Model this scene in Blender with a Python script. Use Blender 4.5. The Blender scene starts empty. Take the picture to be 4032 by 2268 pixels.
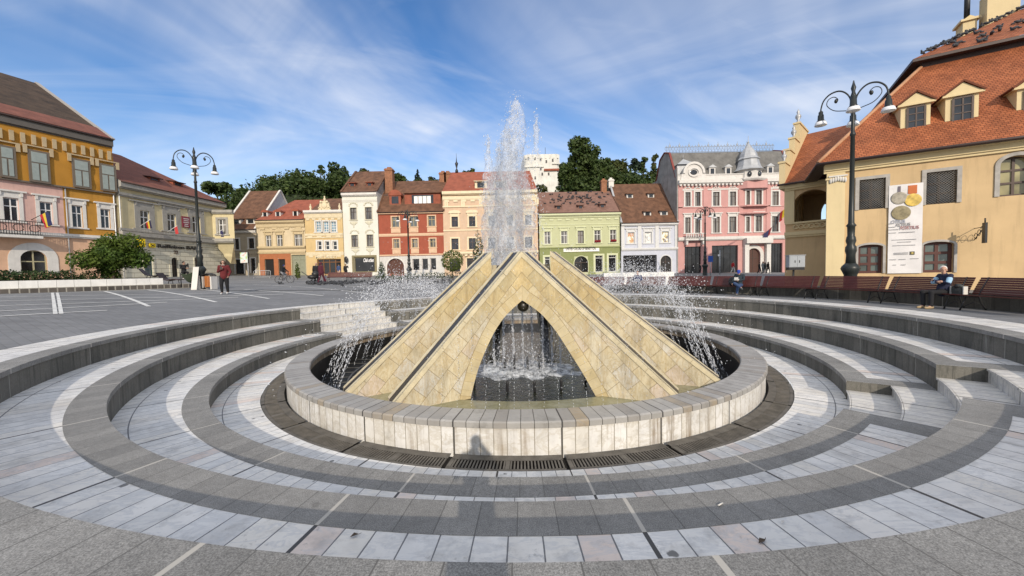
import bpy, bmesh, math, random
from mathutils import Vector, Matrix, noise
random.seed(7)
PI = math.pi
def rad(d): return d*PI/180
V = Vector
scene = bpy.context.scene
COL = scene.collection

# ------------------------------------------------------------------ the camera and the map it gives of the place
FPX, PITCH, ROLL, CAMZ = 1475.6, .0417, -.0208, 1.4025
_f = V((0, math.cos(PITCH), -math.sin(PITCH))); _r0 = V((1, 0, 0)); _u0 = _r0.cross(_f)
_r = math.cos(ROLL)*_r0 + math.sin(ROLL)*_u0; _u = -math.sin(ROLL)*_r0 + math.cos(ROLL)*_u0
CAM = V((0, 0, CAMZ))
def ray(x, y): return (x-2016)*_r - (y-1134)*_u + FPX*_f
def at(x, y, Y):                       # the surveyed point at distance Y north of the viewpoint
    d = ray(x, y); return CAM + d*(Y/d.y)
CX, CY = .2854, 12.257                 # centre of the fountain
L1, L2, LF = -.470, -.965, -1.357      # terrace levels; the plaza rim is 0
RIM = -.86
def sstep(a, b, x):
    t = min(1, max(0, (x-a)/(b-a))); return t*t*(3-2*t)
_prof = [(11.88, 0), (15, .20), (20, .42), (26, .53), (31, .57), (40, .66), (52, .86), (58, 1.0), (75, 1.05), (2000, 1.05)]
def gz(x, y):                          # height of the sloping square
    R = math.hypot(x-CX, y-CY)
    if R < 11.88: return 0.0
    s = 0
    for k in range(-3, 4):               # eased profile, so that no crease shows in the paving
        q = max(11.88, R+k*min(1.0, (R-11.88)*.3))
        for (a, za), (b, zb) in zip(_prof, _prof[1:]):
            if q <= b: s += (za+(zb-za)*(q-a)/(b-a))/7; break
        else: s += 1.05/7
    near = sstep(30, 46, R)
    w = near + (1-near)*(1-sstep(-2, 9, x))
    w *= sstep(3, 13, y)
    return s*w*(1.12-.0148*max(-60, min(50, x)))
def gnd(x, y, zoff=0):                 # surveyed point on the square
    d = ray(x, y).normalized(); t = 1.0; p = CAM
    while t < 300:
        p = CAM + d*t
        if p.z <= gz(p.x, p.y)+zoff: break
        t += .02 if t < 60 else .1
    return p

# ------------------------------------------------------------------ object helpers
def link(o, parent=None):
    COL.objects.link(o)
    if parent is not None: o.parent = parent
    return o
def tag(o, label=None, cat=None, group=None, kind=None):
    if label: o['label'] = label
    if cat: o['category'] = cat
    if group: o['group'] = group
    if kind: o['kind'] = kind
    return o
def empty(name, loc=(0, 0, 0), rz=0, label=None, cat=None, group=None):
    o = bpy.data.objects.new(name, None); o.empty_display_size = .2
    o.location = loc; o.rotation_euler = (0, 0, rz); COL.objects.link(o)
    return tag(o, label, cat, group)
def copy_tree(o, parent=None):
    c = o.copy(); COL.objects.link(c)
    if parent is not None: c.parent = parent
    for ch in list(o.children): copy_tree(ch, c)
    return c

class MB:
    def __init__(s): s.v = []; s.f = []; s.uv = []; s.mi = []; s.cur = 0; s.sm = []; s.smooth = False
    def face(s, pts, uv=None):
        n = len(s.v); s.v += [tuple(p) for p in pts]
        s.f.append(tuple(range(n, n+len(pts)))); s.uv.append(uv); s.mi.append(s.cur); s.sm.append(s.smooth)
    def mesh(s, vs, fs):
        n = len(s.v); s.v += [tuple(p) for p in vs]
        for f in fs:
            s.f.append(tuple(n+i for i in f)); s.uv.append(None); s.mi.append(s.cur); s.sm.append(s.smooth)
    def box(s, x0, y0, z0, x1, y1, z1):
        if x0 > x1: x0, x1 = x1, x0
        if y0 > y1: y0, y1 = y1, y0
        if z0 > z1: z0, z1 = z1, z0
        s.mesh([(x0,y0,z0),(x1,y0,z0),(x1,y1,z0),(x0,y1,z0),(x0,y0,z1),(x1,y0,z1),(x1,y1,z1),(x0,y1,z1)],
               [(0,3,2,1),(4,5,6,7),(0,1,5,4),(1,2,6,5),(2,3,7,6),(3,0,4,7)])
    def obox(s, c, ax, ay, az):        # oriented box: centre and half axes
        c = V(c); ax = V(ax); ay = V(ay); az = V(az)
        q = [c+i*ax+j*ay+k*az for k in (-1, 1) for i, j in ((-1,-1),(1,-1),(1,1),(-1,1))]
        s.mesh(q, [(0,3,2,1),(4,5,6,7),(0,1,5,4),(1,2,6,5),(2,3,7,6),(3,0,4,7)])
    def prism(s, poly, y0, y1):        # polygon in x,z pushed along y
        n = len(poly)
        a = sum(poly[i][0]*poly[(i+1) % n][1]-poly[(i+1) % n][0]*poly[i][1] for i in range(n))
        if a < 0: poly = poly[::-1]
        vs = [(x, y0, z) for x, z in poly]+[(x, y1, z) for x, z in poly]
        s.mesh(vs, [tuple(range(n)), tuple(range(2*n-1, n-1, -1))]+[((i+1) % n, i, n+i, n+(i+1) % n) for i in range(n)])
    def vprism(s, poly, z0, z1):       # polygon in x,y pushed along z
        n = len(poly)
        a = sum(poly[i][0]*poly[(i+1) % n][1]-poly[(i+1) % n][0]*poly[i][1] for i in range(n))
        if a < 0: poly = poly[::-1]
        vs = [(x, y, z0) for x, y in poly]+[(x, y, z1) for x, y in poly]
        s.mesh(vs, [tuple(range(n-1, -1, -1)), tuple(range(n, 2*n))]+[(i, (i+1) % n, n+(i+1) % n, n+i) for i in range(n)])
    def tube(s, pts, r, n=8, cap=True, closed=False):
        pts = [V(p) for p in pts]; m = len(pts)
        rs = r if isinstance(r, (list, tuple)) else [r]*m
        base = len(s.v); prev = None
        for i, p in enumerate(pts):
            if closed: t = pts[(i+1) % m]-pts[i-1]
            else: t = pts[min(i+1, m-1)]-pts[max(i-1, 0)]
            t.normalize()
            if prev is None:
                a = V((0, 0, 1)) if abs(t.z) < .9 else V((1, 0, 0)); u = a.cross(t).normalized()
            else:
                u = prev-t*prev.dot(t)
                if u.length < 1e-4: u = V((1, 0, 0)).cross(t)
                u.normalize()
            prev = u; w = t.cross(u)
            for k in range(n):
                an = 2*PI*k/n; s.v.append(tuple(p+(u*math.cos(an)+w*math.sin(an))*rs[i]))
        def q(f): s.f.append(f); s.uv.append(None); s.mi.append(s.cur); s.sm.append(True)
        for i in range(m if closed else m-1):
            for k in range(n):
                j = (i+1) % m
                q((base+i*n+k, base+i*n+(k+1) % n, base+j*n+(k+1) % n, base+j*n+k))
        if cap and not closed:
            s.f.append(tuple(base+k for k in range(n-1, -1, -1))); s.uv.append(None); s.mi.append(s.cur); s.sm.append(False)
            s.f.append(tuple(base+(m-1)*n+k for k in range(n))); s.uv.append(None); s.mi.append(s.cur); s.sm.append(False)
    def lathe(s, prof, c=(0, 0, 0), n=16, smooth=True):   # profile of (r, z)
        base = len(s.v); m = len(prof)
        for r, z in prof:
            for k in range(n):
                a = 2*PI*k/n; s.v.append((c[0]+r*math.cos(a), c[1]+r*math.sin(a), c[2]+z))
        for i in range(m-1):
            for k in range(n):
                s.f.append((base+i*n+k, base+i*n+(k+1) % n, base+(i+1)*n+(k+1) % n, base+(i+1)*n+k))
                s.uv.append(None); s.mi.append(s.cur); s.sm.append(smooth)
        if prof[0][0] > 1e-4: s.f.append(tuple(base+k for k in range(n-1, -1, -1))); s.uv.append(None); s.mi.append(s.cur); s.sm.append(False)
        if prof[-1][0] > 1e-4: s.f.append(tuple(base+(m-1)*n+k for k in range(n))); s.uv.append(None); s.mi.append(s.cur); s.sm.append(False)
    def ball(s, c, rx, ry=None, rz=None, n=10, m=7, rot=None):
        ry = rx if ry is None else ry; rz = rx if rz is None else rz
        base = len(s.v); c = V(c)
        for i in range(m+1):
            ph = PI*i/m
            for k in range(n):
                a = 2*PI*k/n; p = V((rx*math.sin(ph)*math.cos(a), ry*math.sin(ph)*math.sin(a), -rz*math.cos(ph)))
                if rot is not None: p = rot @ p
                s.v.append(tuple(c+p))
        for i in range(m):
            for k in range(n):
                s.f.append((base+i*n+k, base+i*n+(k+1) % n, base+(i+1)*n+(k+1) % n, base+(i+1)*n+k))
                s.uv.append(None); s.mi.append(s.cur); s.sm.append(True)
    def build(s, name, mats, parent=None, loc=None, rz=None, merge=False):
        me = bpy.data.meshes.new(name)
        me.from_pydata(s.v, [], s.f)
        mats = mats if isinstance(mats, (list, tuple)) else [mats]
        for m in mats: me.materials.append(m)
        me.polygons.foreach_set('material_index', s.mi)
        me.polygons.foreach_set('use_smooth', s.sm)
        if any(u is not None for u in s.uv):
            ul = me.uv_layers.new(name='UVMap'); d = []
            for f, u in zip(s.f, s.uv):
                if u is None: d += [0.0]*(2*len(f))
                else:
                    for q in u: d += [q[0], q[1]]
            ul.data.foreach_set('uv', d)
        if merge:
            bm = bmesh.new(); bm.from_mesh(me); bmesh.ops.remove_doubles(bm, verts=bm.verts, dist=1e-4); bm.to_mesh(me); bm.free()
        me.update()
        o = bpy.data.objects.new(name, me)
        if loc is not None: o.location = loc
        if rz is not None: o.rotation_euler = (0, 0, rz)
        return link(o, parent)

# ------------------------------------------------------------------ materials
class NT:
    def __init__(s, name):
        s.m = bpy.data.materials.new(name); s.m.use_nodes = True
        s.t = s.m.node_tree; s.t.nodes.clear()
        s.out = s.n('ShaderNodeOutputMaterial'); s._tc = None
    def n(s, ty, **kw):
        x = s.t.nodes.new(ty)
        for k, v in kw.items(): setattr(x, k, v)
        return x
    def l(s, a, b): s.t.links.new(a, b)
    def tc(s, o='Object'):
        if s._tc is None: s._tc = s.n('ShaderNodeTexCoord')
        return s._tc.outputs[o]
    def inp(s, sock, v):
        if hasattr(v, 'is_linked') or hasattr(v, 'node'): s.l(v, sock)
        else: sock.default_value = v
    def math(s, op, a, b=None, c=None, clamp=False):
        x = s.n('ShaderNodeMath', operation=op); x.use_clamp = clamp
        s.inp(x.inputs[0], a)
        if b is not None: s.inp(x.inputs[1], b)
        if c is not None: s.inp(x.inputs[2], c)
        return x.outputs[0]
    def mapp(s, vec, scale=(1, 1, 1), rot=(0, 0, 0), loc=(0, 0, 0)):
        x = s.n('ShaderNodeMapping'); s.l(vec, x.inputs[0])
        x.inputs['Scale'].default_value = scale; x.inputs['Rotation'].default_value = rot; x.inputs['Location'].default_value = loc
        return x.outputs[0]
    def noise(s, vec, scale, detail=4, rough=.55, dist=0):
        x = s.n('ShaderNodeTexNoise'); s.l(vec, x.inputs['Vector'])
        x.inputs['Scale'].default_value = scale; x.inputs['Detail'].default_value = detail
        x.inputs['Roughness'].default_value = rough; x.inputs['Distortion'].default_value = dist
        return x.outputs['Fac']
    def ramp(s, fac, stops, interp='LINEAR'):
        x = s.n('ShaderNodeValToRGB'); s.l(fac, x.inputs[0]); e = x.color_ramp.elements; x.color_ramp.interpolation = interp
        while len(e) < len(stops): e.new(.5)
        for q, (p, c) in zip(e, stops):
            q.position = p; q.color = (c, c, c, 1) if isinstance(c, (int, float)) else (*c, 1)
        return x.outputs[0]
    def mix(s, fac, a, b, mode='MIX'):
        x = s.n('ShaderNodeMix', data_type='RGBA', blend_type=mode); x.clamp_factor = True
        s.inp(x.inputs[0], fac)
        for i, v in ((6, a), (7, b)):
            if isinstance(v, (tuple, list)): x.inputs[i].default_value = (*v[:3], 1)
            else: s.l(v, x.inputs[i])
        return x.outputs[2]
    def bsdf(s, col, rough=.8, bump=None, bdist=.01, bstr=.5, metal=0, spec=.4):
        b = s.n('ShaderNodeBsdfPrincipled')
        if isinstance(col, (tuple, list)): b.inputs['Base Color'].default_value = (*col[:3], 1)
        else: s.l(col, b.inputs['Base Color'])
        s.inp(b.inputs['Roughness'], rough); b.inputs['Metallic'].default_value = metal
        b.inputs['Specular IOR Level'].default_value = spec
        if bump is not None:
            x = s.n('ShaderNodeBump'); s.l(bump, x.inputs['Height']); x.inputs['Distance'].default_value = bdist; x.inputs['Strength'].default_value = bstr
            s.l(x.outputs[0], b.inputs['Normal'])
        s.l(b.outputs[0], s.out.inputs[0]); return b
def sc(c, k): return tuple(min(1, x*k) for x in c)
_mc = {}
def flat(name, col, rough=.7, var=.12, scale=3, bump=.0, metal=0, spec=.4, stain=0, fine=0):
    if name in _mc: return _mc[name]
    t = NT(name); o = t.tc()
    c = t.ramp(t.noise(o, scale, 5, .6), [(.25, sc(col, 1-var)), (.75, sc(col, 1+var))])
    if stain:                          # rain streaks running down
        st = t.noise(t.mapp(o, (1.6, 1.6, .16)), 2.2, 5, .65)
        c = t.mix(t.math('MULTIPLY', t.ramp(st, [(.5, 0), (.72, 1)]), stain), c, sc(col, .45))
    h = None
    if bump: h = t.noise(o, fine or scale*8, 4, .6)
    t.bsdf(c, rough, h, bump or .01, .6, metal, spec)
    _mc[name] = t.m; return t.m
def glass(name, col=(.02, .024, .03), curtain=0.0, rough=.08):
    if name in _mc: return _mc[name]
    t = NT(name); o = t.tc()
    c = t.ramp(t.noise(o, .9, 2), [(.3, sc(col, .6)), (.7, sc(col, 1.7))])
    if curtain:
        w = t.noise(t.mapp(o, (5, 5, .12)), 1.3, 2)
        c = t.mix(t.math('MULTIPLY', t.ramp(w, [(.42, 0), (.56, 1)]), curtain), c, (.30, .28, .25))
    t.bsdf(c, rough, None, spec=.6)
    _mc[name] = t.m; return t.m
# ------------------------------------------------------------------ stone materials laid out by tile number and radius
def tiles(name, stops, jcol, jw, scol, sw, nt, veins=None, speck=0, rowj=None, rough=.6, stain=0, bump=.004, dirt=.25, streak=0, spots=0):
    t = NT(name); uv = t.n('ShaderNodeUVMap').outputs[0]
    sp = t.n('ShaderNodeSeparateXYZ'); t.l(uv, sp.inputs[0]); u, v = sp.outputs[0], sp.outputs[1]
    o = t.tc()
    fl = t.math('FLOOR', u); fr = t.math('FRACT', u)
    wn = t.n('ShaderNodeTexWhiteNoise', noise_dimensions='2D'); cb = t.n('ShaderNodeCombineXYZ')
    t.l(fl, cb.inputs[0]); t.l(cb.outputs[0], wn.inputs['Vector'])
    c = t.ramp(wn.outputs['Value'], stops)
    # soft clouds of wear, then veins and specks of the stone itself
    c = t.mix(.45, c, t.ramp(t.noise(o, 1.7, 6, .65), [(.3, .72), (.7, 1.2)]), 'MULTIPLY')
    if veins:
        wv = t.n('ShaderNodeVectorMath', operation='ADD'); t.l(o, wv.inputs[0])
        sh = t.n('ShaderNodeVectorMath', operation='SCALE'); t.l(wn.outputs['Color'], sh.inputs[0]); sh.inputs['Scale'].default_value = 40
        t.l(sh.outputs[0], wv.inputs[1])
        f = t.noise(t.mapp(wv.outputs[0], (2.0, 5.5, 3.5), (0, 0, .7)), 1.1, 8, .66, .7)
        f = t.math('ABSOLUTE', t.math('SUBTRACT', f, .5))
        c = t.mix(t.ramp(f, [(0, .55), (.055, 0)]), c, veins)
    if speck:
        n2 = t.noise(o, 120, 3, .7)
        c = t.mix(speck, c, t.ramp(n2, [(.36, .45), (.5, .95), (.66, 1.5)]), 'MULTIPLY')
        c = t.mix(.6, c, t.ramp(t.noise(o, .8, 6, .7), [(.3, .78), (.7, 1.2)]), 'MULTIPLY')
        c = t.mix(.5, c, t.ramp(t.noise(o, 22, 4, .7), [(.3, .7), (.7, 1.25)]), 'MULTIPLY')
    if stain:                          # brown water marks hanging from the cap
        st = t.noise(t.mapp(o, (3.2, 3.2, .22)), 2.1, 6, .7)
        side = t.ramp(t.noise(o, .45, 1), [(.42, .15), (.6, 1)])
        c = t.mix(t.math('MULTIPLY', t.math('MULTIPLY', t.ramp(st, [(.5, 0), (.68, 1)]), side), stain), c, (.17, .105, .045))
    if streak:                         # lime and algae streaks on the risers
        st = t.noise(t.mapp(o, (5, 5, .5)), 1.6, 6, .7)
        c = t.mix(t.math('MULTIPLY', t.ramp(st, [(.3, 1), (.48, 0)]), streak), c, (.035, .036, .03))
        st = t.noise(t.mapp(o, (7, 7, .35), loc=(3, 8, 0)), 1.7, 4, .6)
        c = t.mix(t.math('MULTIPLY', t.ramp(st, [(.64, 0), (.75, 1)]), streak*.7), c, (.34, .34, .31))
    if dirt:
        d = t.noise(t.mapp(o, (1, 1, 1), loc=(9, 4, 2)), 3.3, 7, .7)
        c = t.mix(t.math('MULTIPLY', t.ramp(d, [(.52, 0), (.74, 1)]), dirt), c, (.12, .112, .10))
        d = t.noise(t.mapp(o, (1, 1, 1), loc=(2, 7, 5)), 14, 5, .75)
        c = t.mix(t.math('MULTIPLY', t.ramp(d, [(.60, 0), (.72, 1)]), dirt), c, (.16, .15, .135))
    if dirt and veins:                 # wide soft stains that ignore the joints
        d = t.noise(t.mapp(o, (1, 1, 1), loc=(1, 3, 8)), .85, 6, .68)
        c = t.mix(t.math('MULTIPLY', t.ramp(d, [(.54, 0), (.70, 1)]), .38), c, (.27, .26, .24))
    if spots:                          # droppings and chewing gum
        vo = t.n('ShaderNodeTexVoronoi'); t.l(t.mapp(o, (1, 1, 0)), vo.inputs['Vector']); vo.inputs['Scale'].default_value = 2.6
        rr = t.noise(o, 30, 2)
        rad_ = t.math('ADD', vo.outputs['Distance'], t.math('MULTIPLY', rr, .09))
        sc3 = t.n('ShaderNodeSeparateXYZ'); t.l(vo.outputs['Color'], sc3.inputs[0]); some = t.math('GREATER_THAN', sc3.outputs[0], .62)
        c = t.mix(t.math('MULTIPLY', t.math('MULTIPLY', t.ramp(rad_, [(.12, 1), (.145, 0)]), some), spots), c, (.06, .057, .052))
    wob = t.math('MULTIPLY', t.math('SUBTRACT', t.noise(o, 9, 3), .5), jw*1.1)
    dj = t.math('ADD', t.math('MINIMUM', fr, t.math('SUBTRACT', 1.0, fr)), wob)
    mj = t.math('LESS_THAN', dj, jw)
    c = t.mix(mj, c, jcol)
    if rowj is not None:
        mr = t.math('LESS_THAN', t.math('ABSOLUTE', t.math('SUBTRACT', v, rowj)), .008)
        c = t.mix(mr, c, jcol); mj = t.math('MAXIMUM', mj, mr)
    if scol is not None:
        g = t.math('FRACT', t.math('DIVIDE', u, nt))
        ds = t.math('MULTIPLY', t.math('MINIMUM', g, t.math('SUBTRACT', 1.0, g)), nt)
        ms = t.math('LESS_THAN', ds, sw)
        c = t.mix(ms, c, scol); mj = t.math('MAXIMUM', mj, ms)
    h = t.math('SUBTRACT', t.math('MULTIPLY', t.noise(o, 60 if speck else 12, 4, .6), .35), mj)
    t.bsdf(c, rough, h, bump, .8, spec=.35)
    return t.m
JC = (.065, .062, .06)
marble_st = [(0, (.68, .67, .64)), (.2, (.77, .75, .71)), (.4, (.71, .705, .685)), (.6, (.62, .615, .60)), (.7, (.78, .755, .71)), (.93, (.73, .70, .64)), (.95, (.68, .57, .50)), (1, (.71, .61, .54))]
granite_st = [(0, (.205, .202, .192)), (.5, (.23, .226, .214)), (1, (.255, .25, .236))]
m_marble = {}
for key, row in (('rim', 11.4), ('one', 10.3), ('two', 9.07), ('floor', 7.83), ('stair', None)):
    m_marble[key] = tiles('white marble '+key, marble_st, (.16, .16, .165), .022, JC, .07, 10, veins=(.50, .51, .52), rowj=row, rough=.5, spots=.8, dirt=.45)
m_granite = tiles('grey granite', granite_st, (.115, .112, .105), .013, (.42, .40, .36), .055, 8, speck=.8, rough=.75, spots=.35, dirt=.3)
m_riser = tiles('granite riser', [(0, (.10, .098, .085)), (.5, (.135, .13, .112)), (1, (.165, .157, .135))], (.09, .087, .078), .016, (.3, .29, .26), .03, 8, speck=.4, streak=.85, rough=.8)
m_rim_wall = tiles('basin marble', [(0, (.70, .69, .66)), (.5, (.74, .735, .715)), (1, (.68, .66, .61))], (.3, .27, .22), .03, (.09, .085, .075), .07, 8, veins=(.5, .46, .38), stain=.8, rough=.45)
m_cap = tiles('basin cap marble', [(0, (.33, .32, .30)), (.5, (.39, .38, .36)), (.9, (.29, .275, .255)), (1, (.35, .29, .21))], (.085, .08, .072), .028, JC, .06, 8, veins=(.3, .29, .27), dirt=.55, rough=.5)

def ring(mb, R0, R1, z, nt, a0=-86.3, a1=273.7, step=1.2, z1=None, flip=False, cyl=False):
    """flat ring (or a standing cylinder from z to z1 when cyl) with tile-number UVs; joints every 14.4 degrees"""
    n = max(1, round((a1-a0)/step)); R0_, R1_ = R0, R1
    for i in range(n):
        p, q = a0+(a1-a0)*i/n, a0+(a1-a0)*(i+1)/n
        cp, sp_, cq, sq = math.cos(rad(p)), math.sin(rad(p)), math.cos(rad(q)), math.sin(rad(q))
        up, uq = (p+86.3)/14.4*nt, (q+86.3)/14.4*nt
        if up < 0: up += 25*nt; uq += 25*nt
        j = lambda R, a: R+.007*noise.noise(V((10*math.cos(rad(a)), 10*math.sin(rad(a)), round(R*8)*3.7)))   # edges worn a little out of true
        A, B, C, D = j(R0, p), j(R1, p), j(R1, q), j(R0, q)
        zb = z if z1 is None else z1
        f = [(CX+A*cp, CY+A*sp_, z), (CX+B*cp, CY+B*sp_, zb), (CX+C*cq, CY+C*sq, zb), (CX+D*cq, CY+D*sq, z)]
        uvv = [(up, z), (up, zb), (uq, zb), (uq, z)] if cyl else [(up, R0), (up, R1), (uq, R1), (uq, R0)]
        if cyl and flip: f = f[::-1]; uvv = uvv[::-1]
        mb.face(f, uvv)
# stair cuts in the terraces: near right and far left
CUTS = [(-50.0, -35.3), (134.0, 156.5)]
NORM = [(-35.3, 134.0), (156.5, 310.0)]
M12, M2F, M01 = (L1+L2)/2, (L2+LF)/2, L1/2
terr = empty('terrace', (0, 0, 0), 0, 'sunken ring of grey granite and white marble steps round the fountain', 'steps')
def part(name, fn, mat):
    mb = MB(); fn(mb); return mb.build(name, mat, terr)
def norm(mb, *a, **k):
    for p, q in NORM: ring(mb, *a, a0=p, a1=q, **k)
def cuts(mb, *a, **k):
    for p, q in CUTS: ring(mb, *a, a0=p, a1=q, **k)
def arcs(name, fn, mat, which):         # one part for each unbroken run of steps
    for p, q in which:
        mb = MB(); fn(lambda *a, **k: ring(mb, *a, a0=p, a1=q, **k)); mb.build(name, mat, terr)
arcs('marble_rim', lambda r: r(10.95, 11.88, 0, 10), m_marble['rim'], NORM)
arcs('stair_landing', lambda r: r(11.1, 11.88, 0, 10), m_marble['rim'], CUTS)
for R0, R1, z, zl in ((10.51, 10.952, .003, L1), (9.277, 9.68, L1+.003, L2), (8.026, 8.416, L2+.003, LF)):
    def f(r):
        r(R0, R1, z, 8); r(R0, R0, z-.085, 8, z1=z, cyl=True, flip=True); r(R0, R0+.03, z-.085, 8, z1=z-.085)
    arcs('granite_nosing', f, m_granite, NORM)
    arcs('granite_riser', lambda r: r(R0+.025, R0+.025, zl-.02, 8, z1=z-.083, cyl=True, flip=True), m_riser, NORM)
LAND = [(-53.4, -50.0), (-35.3, -32.2), (130.9, 134.0), (156.5, 159.8)]
arcs('granite_landing', lambda r: r(9.678, 10.535, L1+.004, 8), m_granite, LAND)
arcs('granite_landing', lambda r: r(8.414, 9.302, L2+.004, 8), m_granite, LAND)
arcs('marble_tread', lambda r: r(9.678, 10.56, L1, 10), m_marble['one'], NORM)
arcs('marble_tread', lambda r: r(8.414, 9.33, L2, 10), m_marble['two'], NORM)
part('marble_floor', lambda mb: ring(mb, 7.176, 8.08, LF, 9), m_marble['floor'])
m_stair = tiles('stair marble', [(0, (.60, .58, .53)), (1, (.66, .64, .59))], (.3, .29, .28), .03, JC, .07, 10, veins=(.4, .4, .42), rough=.5, dirt=.35)
def f(r):
    for R0, R1, z in ((8.05, 8.72, M2F), (8.70, 9.32, L2), (9.30, 9.92, M12), (9.90, 10.52, L1), (10.50, 11.12, M01)): r(R0, R1, z, 10)
    for R0, z0, z1 in ((8.05, LF, M2F), (8.70, M2F, L2), (9.30, L2, M12), (9.90, M12, L1), (10.50, L1, M01), (11.10, M01, 0)):
        r(R0, R0, z0-.01, 10, z1=z1-.035, cyl=True, flip=True); r(R0-.02, R0-.02, z1-.035, 10, z1=z1, cyl=True, flip=True); r(R0-.02, R0+.005, z1, 10)
arcs('marble_stair', f, m_stair, CUTS)
for a in (CUTS[0][0], CUTS[0][1], CUTS[1][0], CUTS[1][1]):   # cheeks where the seats stop at the stairs
    c, s_ = math.cos(rad(a)), math.sin(rad(a))
    for R0, R1, z0, z1 in ((8.026, 8.72, LF, L2), (9.277, 9.92, L2, L1), (10.51, 11.12, L1, 0)):
        mb = MB(); mb.face([(CX+R*c, CY+R*s_, z) for R, z in ((R0, z0), (R1, z0), (R1, z1+.002), (R0, z1+.002))], [(.1, z0), (2.9, z0), (2.9, z1), (.1, z1)]); mb.build('stair_cheek', m_riser, terr)

# drain: iron grating in 25 lengths over a dark channel
m_iron = flat('drain iron', (.115, .105, .09), .75, .4, 6, .004)
m_dark = flat('channel black', (.012, .011, .01), .9)
part('drain_channel', lambda mb: ring(mb, 6.6, 7.2, LF-.09, 8), m_dark)
def f(mb):
    for k in range(25):
        a0, a1 = -86.3+14.4*k+.25, -86.3+14.4*(k+1)-.25
        ring(mb, 6.71, 6.86, LF-.012, 8, a0, a1, 2.4); ring(mb, 7.10, 7.165, LF-.012, 8, a0, a1, 2.4)
        nb = 34
        for i in range(nb):
            a = a0+(a1-a0)*(i+.5)/nb
            if i % 17 == 0: w = .5
            else: w = .19
            c, s_ = math.cos(rad(a)), math.sin(rad(a)); d = V((-s_, c, 0)); p = V((CX+6.98*c, CY+6.98*s_, LF-.02))
            mb.obox(p, d*(7*rad(w)*.5), V((c, s_, 0))*.125, (0, 0, .008))
part('drain_grate', f, m_iron)

# ------------------------------------------------------------------ the square
m_plaza = None
t = NT('plaza setts'); o = t.tc()
br = t.n('ShaderNodeTexBrick'); t.l(t.mapp(o, (1, 1, 1), (0, 0, rad(31))), br.inputs['Vector'])
br.inputs['Scale'].default_value = 1.0; br.inputs['Brick Width'].default_value = .42; br.inputs['Row Height'].default_value = .21; br.inputs['Mortar Size'].default_value = .012
br.inputs['Color1'].default_value = (.165, .168, .172, 1); br.inputs['Color2'].default_value = (.19, .193, .197, 1); br.inputs['Mortar'].default_value = (.145, .146, .148, 1)
c = t.mix(.6, br.outputs[0], t.ramp(t.noise(o, .35, 6, .65), [(.3, .72), (.7, 1.3)]), 'MULTIPLY')
c = t.mix(.4, c, t.ramp(t.noise(t.mapp(o, (.3, 3, 1), (0, 0, -.25)), 1.2, 5, .6), [(.3, .6), (.7, 1.3)]), 'MULTIPLY')
t.bsdf(c, .75, t.noise(o, 30, 3), .004, .6); m_plaza = t.m
mb = MB()
Rs = [11.88, 12.3, 12.8, 13.5, 14.3, 15.2, 16.2, 17.4, 18.8, 20.5, 22, 24, 26, 28.5, 31, 34, 37, 40, 44, 48, 52, 56, 60, 66, 75, 100, 150, 300, 900, 2500]
NA = 120
idx = []
for R in Rs:
    row = []
    for k in range(NA):
        a = 2*PI*k/NA; x, y = CX+R*math.cos(a), CY+R*math.sin(a)
        row.append(len(mb.v)); mb.v.append((x, y, gz(x, y)-(.004 if R == 11.88 else 0)))
    idx.append(row)
for i in range(len(Rs)-1):
    for k in range(NA):
        mb.f.append((idx[i][k], idx[i+1][k], idx[i+1][(k+1) % NA], idx[i][(k+1) % NA])); mb.uv.append(None); mb.mi.append(0); mb.sm.append(True)
tag(mb.build('plaza', m_plaza), kind='structure')
# pale stone bands let into the square
m_band = flat('pale paving band', (.60, .60, .58), .8, .2, 2)
mb = MB()
def strip(p, q, w, n=14, lift=.012):
    a, b = gnd(*p), gnd(*q); d = (b-a); d.z = 0; L = d.length; d.normalize(); s_ = V((-d.y, d.x, 0))*w/2
    n = max(4, int(L/.5))
    for i in range(n):
        u, w_ = a.lerp(b, i/n), a.lerp(b, (i+1)/n)
        f4 = []
        for P in (u+s_, u-s_, w_-s_, w_+s_): f4.append((P.x, P.y, gz(P.x, P.y)+lift))
        mb.face(f4[::-1])
K2 = lambda x, y: (.5866*x, 1050+.5866*y)
for a, b, w in (((352, 176), (372, 320), .2), ((385, 176), (412, 318), .2), ((700, 166), (1000, 268), .3), ((985, 156), (1450, 239), .3), ((1300, 150), (1805, 216), .3), ((1640, 155), (2170, 196), .3), ((1700, 120), (2500, 185), .25), ((1750, 100), (2450, 140), .2)):
    strip(K2(*a), K2(*b), w*.5)
for a, b in (((0, 335), (720, 294)), ((0, 300), (1120, 240)), ((0, 264), (1600, 206)), ((0, 232), (1900, 186)), ((0, 205), (2100, 166)), ((300, 172), (1300, 150)), ((1580, 128), (2500, 118)), ((1600, 108), (2500, 104)), ((1600, 95), (2450, 92))):
    strip(K2(*a), K2(*b), .13)
mb.smooth = False
for q in range(len(mb.f)): pass
tag(mb.build('paving', m_band), kind='structure')
mb = MB(); strip((900, 1144), (1760, 1139), .18, lift=.014)
tag(mb.build('gutter', flat('gutter dark', (.05, .05, .05), .8)), kind='structure')

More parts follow.
